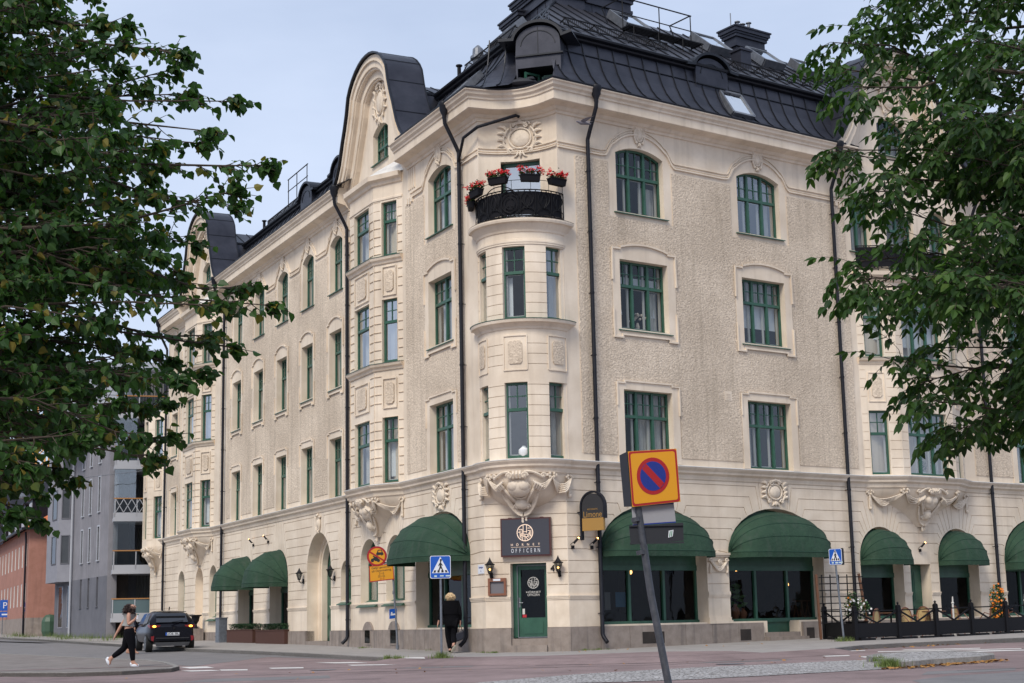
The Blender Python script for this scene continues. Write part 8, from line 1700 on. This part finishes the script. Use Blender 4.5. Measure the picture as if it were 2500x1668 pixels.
# ================================================================ TREES
TL =[[-2.88,11.0,4.48],[-2.78,10.5,4.13],[-2.54,11.5,4.43],[-2.61,12.0,4.28],[-2.06,11.0,3.86],[-2.51,12.0,3.86],[-2.15,10.5,3.47],[-1.81,11.0,3.36],[-2.14,11.5,3.2],[-1.71,10.5,2.2],[-2.14,11.5,2.09],[-1.95,10.0,2.1],[-1.96,10.5,3.02],[-2.29,11.0,1.8],[-2.48,11.0,1.36],[-2.76,12.0,1.73],[-2.51,10.5,1.15],[-2.51,10.0,1.24],[-3.42,11.0,0.79],[-3.26,10.0,0.75],[-3.45,11.5,1.2],[-2.74,12.0,4.49],[-2.94,10.5,4.27],[-2.4,10.0,3.19],[-2.54,12.0,3.02],[-2.46,11.0,2.58],[-2.12,12.0,2.66],[-2.42,12.0,2.28],[-2.2,10.0,1.61],[-2.69,11.0,1.56],[-3.12,13.74,3.11],[-5.11,13.65,2.53],[-5.13,12.42,5.77],[-2.98,10.01,1.25],[-2.91,12.08,3.45],[-3.83,10.48,4.92],[-3.71,10.22,3.7],[-3.11,10.12,1.65],[-2.99,13.42,3.06],[-2.96,10.47,4.06],[-4.63,13.83,1.32],[-3.52,12.55,3.25],[-5.08,13.85,5.43],[-3.23,10.84,1.38],[-2.66,9.79,3.21],[-3.47,12.21,4.3],[-3.43,10.89,5.15],[-3.56,11.66,1.81],[-3.61,9.76,3.39],[-3.07,9.6,1.03],[-3.1,13.04,2.33],[-3.13,12.1,3.94],[-4.47,13.8,6.49],[-3.8,12.9,5.08],[-3.63,11.1,1.27],[-3.39,12.99,3.43],[-3.84,13.37,5.74],[-5.41,13.76,6.34],[-4.5,13.63,5.96],[-4.58,13.66,4.61],[-2.69,10.3,2.64],[-3.44,10.17,4.5],[-2.67,9.72,1.97],[-3.79,11.9,1.12],[-3.29,13.22,4.1],[-3.95,11.4,3.34],[-3.54,11.72,5.28],[-2.62,10.09,1.48],[-4.41,13.05,2.45],[-3.6,11.46,4.93],[-3.63,11.54,4.77],[-4.61,13.34,1.2],[-4.52,12.78,1.26],[-2.88,10.81,3.05],[-4.0,13.95,4.35],[-4.1,12.32,1.28],[-2.77,10.73,2.94],[-3.54,13.4,2.24],[-3.49,12.63,4.14],[-4.73,12.92,2.76],[-3.09,11.69,3.82],[-3.73,12.61,2.18],[-4.27,12.11,4.31],[-3.81,11.96,5.61],[-3.88,13.18,4.9],[-3.99,13.09,2.86],[-4.29,13.23,4.42],[-4.59,13.29,4.44],[-4.48,13.8,1.88],[-4.8,11.88,3.21],[-4.18,11.65,4.74],[-5.04,12.74,2.6],[-3.58,12.11,2.27],[-4.04,11.39,2.43],[-3.04,12.74,2.88],[-3.83,10.22,4.74],[-3.42,12.59,3.74],[-2.64,9.69,2.17],[-2.47,10.1,2.87],[-2.83,10.32,3.56],[-3.93,11.21,4.44],[-2.95,12.16,2.81],[-3.02,11.32,4.26],[-2.82,11.35,4.08],[-3.07,9.66,4.13],[-2.95,9.93,2.3],[-3.98,13.81,3.55],[-3.73,11.39,1.77],[-2.94,10.14,1.59],[-3.46,12.04,2.86],[-3.99,11.08,1.17],[-2.67,9.5,1.2],[-3.69,10.13,4.37],[-3.61,13.51,3.04],[-3.21,10.81,3.49],[-3.59,11.21,1.15],[-3.77,10.67,1.17],[-4.0,11.73,1.19],[-3.95,11.71,3.61],[-4.76,11.65,4.2],[-3.62,10.82,4.59],[-3.89,13.22,2.22],[-4.59,13.71,6.43],[-2.66,10.61,1.77],[-4.11,10.82,3.97],[-4.69,11.64,2.74],[-3.38,10.03,2.21],[-3.41,10.85,1.92],[-3.2,11.88,3.1],[-3.31,11.12,3.21],[-2.65,10.64,1.92],[-3.39,13.62,3.96],[-3.5,13.0,1.67],[-2.94,12.09,3.64],[-3.92,13.6,2.66],[-3.5,11.26,3.6],[-3.57,13.24,1.88],[-4.43,13.26,5.93],[-3.72,13.01,2.61],[-2.95,10.14,1.22],[-3.62,10.99,3.12],[-3.73,12.14,4.99],[-3.84,13.19,2.07],[-3.26,12.49,2.05],[-4.42,13.99,6.49],[-3.92,9.72,1.95],[-3.69,13.79,2.0],[-3.51,10.11,1.97],[-3.49,12.25,4.35],[-2.71,10.23,3.14],[-2.93,11.21,2.55],[-2.92,9.76,4.33],[-2.38,10.1,2.47],[-4.42,10.92,3.31],[-4.51,11.18,2.67],[-3.76,12.64,5.7],[-4.52,13.6,5.61],[-3.72,12.29,3.12],[-3.93,12.88,4.73],[-2.61,10.1,2.7],[-3.56,10.31,3.91],[-4.04,12.45,2.42],[-3.05,10.06,4.41],[-2.72,10.57,2.51],[-4.12,13.08,1.75],[-3.66,13.19,3.25],[-5.22,14.85,2.33],[-3.21,10.2,1.03],[-3.93,9.72,4.76],[-4.21,10.18,3.43],[-3.66,9.45,1.73],[-3.35,13.3,3.19],[-3.31,11.47,4.12],[-4.63,14.92,1.31],[-4.05,12.91,3.41],[-3.4,11.8,1.15],[-3.84,12.81,4.61],[-3.64,11.16,1.83],[-3.61,10.77,3.4],[-3.21,12.26,2.22],[-3.34,12.05,4.17],[-4.0,12.43,5.19],[-3.81,12.79,3.09],[-5.47,13.83,6.15],[-4.73,13.67,6.02],[-4.6,13.03,4.33],[-2.87,11.12,2.64],[-3.76,11.38,1.09],[-4.08,10.93,5.51],[-3.11,9.36,1.81],[-5.15,13.42,1.15],[-3.12,10.32,2.79],[-4.14,12.4,1.44],[-3.74,13.32,2.05],[-3.72,12.05,4.3],[-3.91,12.67,1.9],[-4.26,12.78,4.71],[-4.4,13.58,2.51],[-5.18,13.03,2.93],[-4.1,13.01,2.28],[-3.89,12.18,3.65],[-2.96,10.75,3.8],[-3.17,10.11,2.32],[-3.73,12.06,1.61],[-2.97,11.0,1.43],[-3.9,12.25,2.7],[-2.85,10.63,1.4],[-4.06,13.9,3.27],[-3.64,11.6,3.41],[-3.95,11.39,4.3],[-4.37,14.23,2.52],[-4.91,14.64,6.54],[-2.64,11.65,2.02],[-5.15,12.47,2.9],[-3.55,10.76,1.8],[-3.23,12.52,2.99],[-3.42,11.1,3.16],[-3.48,13.41,3.73],[-2.93,12.4,3.81],[-4.06,13.91,1.87],[-3.89,12.16,4.76],[-3.75,12.86,2.13],[-4.94,14.35,6.77],[-3.67,13.14,4.37],[-3.08,10.38,2.88],[-3.46,10.03,4.64],[-2.47,10.35,2.66],[-3.96,11.91,5.61],[-4.1,12.73,2.87],[-2.68,10.46,2.44],[-4.38,13.58,2.15],[-3.04,11.08,2.85],[-4.65,13.58,1.73]]
TR =[[2.96,11.5,4.71],[2.58,11.0,4.21],[2.66,11.5,4.19],[2.58,10.5,3.69],[2.56,11.0,3.38],[2.75,11.5,3.48],[2.71,10.5,3.02],[2.77,11.0,3.06],[2.58,11.0,2.54],[2.51,10.5,2.3],[2.91,11.5,2.45],[3.1,12.0,2.41],[2.8,11.0,1.79],[3.03,11.0,1.66],[2.95,10.5,1.42],[3.21,11.0,1.3],[3.46,11.5,1.37],[3.67,10.5,1.3],[3.37,12.0,2.06],[2.91,10.5,2.57],[2.99,11.0,3.53],[3.1,12.0,3.19],[3.85,12.0,1.53],[3.16,12.0,4.74],[3.71,11.0,1.55],[4.81,12.22,5.39],[4.4,9.96,3.81],[3.67,10.06,1.42],[4.33,10.92,2.73],[3.77,10.05,3.3],[4.07,11.23,2.08],[4.43,11.57,2.06],[4.31,11.08,2.89],[5.01,11.42,4.44],[3.11,9.5,1.98],[4.05,11.21,3.38],[3.49,9.9,3.0],[3.57,10.11,1.72],[3.68,11.43,4.35],[4.55,13.25,5.95],[3.84,12.17,3.67],[2.99,9.6,2.1],[3.21,9.81,3.75],[3.16,10.63,3.23],[3.06,10.46,2.28],[4.2,13.26,3.14],[4.12,9.53,2.31],[4.92,13.46,4.32],[3.42,10.9,3.12],[4.98,11.46,4.88],[3.53,9.72,1.48],[3.34,11.13,4.16],[3.89,13.39,4.78],[3.28,11.53,4.61],[3.37,10.76,3.49],[4.09,10.36,1.62],[4.33,11.66,5.29],[4.14,12.0,3.56],[4.02,13.15,2.89],[3.52,10.75,4.52],[3.24,10.75,4.63],[4.24,9.83,4.07],[4.1,11.81,4.45],[3.49,10.64,2.42],[2.97,9.89,3.31],[3.85,11.72,3.73],[4.68,12.12,1.99],[4.13,13.32,3.23],[3.75,12.75,2.8],[3.42,10.02,3.32],[3.74,12.2,5.35],[2.98,9.7,2.02],[3.13,10.93,4.56],[3.95,10.42,1.83],[3.44,10.95,3.46],[2.9,9.88,2.17],[3.84,11.28,3.18],[4.78,12.68,1.92],[3.99,11.34,4.76],[4.77,13.38,2.75],[3.21,9.91,2.59],[4.13,13.41,2.57],[3.42,11.81,5.31],[3.41,10.3,3.77],[3.8,10.47,2.84],[4.01,10.49,3.57],[4.36,11.97,1.65]]

def tree(name, base, tips, hub, lab, kind, leafm, seed, trunk_r, spread, nleaf):
    q = random.Random(seed); r = thing(name, base, lab, 'tree'); B0 = V(base); Lm = MB(); bm_ = MB(); tw = MB()
    H = [V(h) for h in hub]
    m = MB(); m.tube([B0-V((0, 0, .2)), B0+V((0, 0, .15)), B0.lerp(H[0], .5)+V((.05, .03, 0)), H[0]]+H[1:], [trunk_r*1.4, trunk_r*1.1, trunk_r, trunk_r*.85]+[trunk_r*(.7-.12*i) for i in range(len(H)-1)], 12); m.build('trunk', 'bark', r, True)
    def leafat(p, d, s):
        """one leaf blade folded along its midrib; d points to the tip"""
        d = d.normalized(); sd = d.cross(V((0, 0, 1))); sd = sd.normalized() if sd.length > 1e-3 else V((1, 0, 0)); up = sd.cross(d); a = q.gauss(0, .75); sd = (sd*cos(a)+up*sin(a)); up = sd.cross(d); f = .25
        if kind == 'lime':
            w = s*.46; P = [p, p+d*s*.18+sd*w*.9+up*f*w, p+d*s*.5+sd*w+up*f*w, p+d*s*.85+sd*w*.35+up*f*w*.3, p+d*s*1.05-up*s*.12, p+d*s*.85-sd*w*.35+up*f*w*.3, p+d*s*.5-sd*w+up*f*w, p+d*s*.18-sd*w*.9+up*f*w]
            Lm.add(P, [(0, 1, 2, 3, 4), (0, 4, 5, 6, 7)])
        else:
            w = s*.23; P = [p, p+d*s*.3+sd*w+up*f*w, p+d*s*.65+sd*w*.8-up*s*.03, p+d*s-up*s*.14, p+d*s*.65-sd*w*.8-up*s*.03, p+d*s*.3-sd*w+up*f*w]; Lm.add(P, [(0, 1, 2, 3), (0, 3, 4, 5)])
    def twig(p, d, l):
        n = max(3, int(l/.055)) if kind == 'lime' else max(2, int(l/.13)); pts = [p]; c = p
        for k in range(n):
            d = (d+V((q.gauss(0, .10), q.gauss(0, .10), q.gauss(-.03, .08)))).normalized(); c = c+d*(l/n); pts.append(c)
            sd = d.cross(V((0, 0, 1))); sd = sd.normalized() if sd.length > .01 else V((1, 0, 0)); sg = 1 if k % 2 else -1
            if kind == 'lime':
                leafat(c, d*.35+sd*sg*.6+V((q.gauss(0, .35), q.gauss(0, .35), -.55+q.gauss(0, .3))), q.uniform(.045, .078))
            else:                       # a pinnate leaf: stalk with paired leaflets
                e = (d*.6+sd*sg*.7+V((q.gauss(0, .3), q.gauss(0, .3), -.1+q.gauss(0, .3)))).normalized(); c2 = c; st = [c2]
                for j in range(4):
                    e = (e+V((0, 0, -.16))).normalized(); c2 = c2+e*.062; st.append(c2); s2 = e.cross(V((0, 0, 1))); s2 = s2.normalized() if s2.length > .01 else V((1, 0, 0))
                    for g in (-1, 1): leafat(c2, e*.55+s2*g*.8+V((0, 0, -.35+q.gauss(0, .15))), q.uniform(.065, .105)*(1-.1*(j == 0)))
                leafat(c2, e, .10); tw.tube(st, .0022, 3, cap=False)
        tw.tube(pts, .0045, 4, cap=False, r2=.002)
    for ti, t in enumerate(tips):
        T = V(t); h = min(H, key=lambda a: abs(a.z+.55-T.z)+(a-T).length*.15); n = 9; L_ = (T-h).length; pts = []; side = V((q.gauss(0, .12), q.gauss(0, .12), q.uniform(.06, .14)))*L_*.6
        for i in range(n+1): u = i/n; pts.append(h.lerp(T, u)+side*sin(pi*u)+V((q.gauss(0, .015), q.gauss(0, .015), q.gauss(0, .015)))*L_*(0 < i < n))
        bm_.tube(pts, .032 if ti % 3 else .045, 6, r2=.004)
        k0 = int(n*spread)
        for i in range(k0, n+1):
            u = (i-k0)/(n-k0); d = (pts[min(i+1, n)]-pts[max(i-1, 0)]).normalized()
            for j in range(nleaf):
                a = q.uniform(0, 2*pi); o = V((cos(a), sin(a)*.8, q.gauss(0, .35))); o = (o-d*o.dot(d)*.5).normalized(); l = (.36*(1-u)**.8+.11)*q.uniform(.6, 1.15); p = pts[i] if i == n else pts[i].lerp(pts[i+1], q.random()); twig(p, (d*.75+o*.6).normalized(), l)
        twig(T, (T-pts[-2]).normalized(), .18)
    bm_.build('branches', 'bark', r, True); tw.build('twigs', 'bark', r)
    o = Lm.build('crown', leafm, r); o['kind'] = 'stuff'; del o['kind']
    return r
bx_, by_ = -8.2, 12.0; zb0 = gz(bx_, by_)
tree('lime_tree', (bx_, by_, zb0), TL, [(-7.9, 11.9, .9), (-7.6, 11.8, 2.0), (-7.4, 11.8, 3.2), (-7.3, 11.7, 4.4), (-7.2, 11.7, 5.6)], 'lime tree with heart shaped leaves reaching in from the left', 'lime', 'leafL', 21, .2, .26, 12)
bx_, by_ = 7.6, 12.6; zb0 = gz(bx_, by_)
tree('ash_tree', (bx_, by_, zb0), TR, [(7.3, 12.4, 1.2), (7.1, 12.3, 2.2), (7.0, 12.2, 3.3), (6.9, 12.1, 4.6), (6.9, 12.1, 5.8)], 'ash tree with feathered leaves hanging in from the right', 'ash', 'leafR', 33, .2, .38, 3)
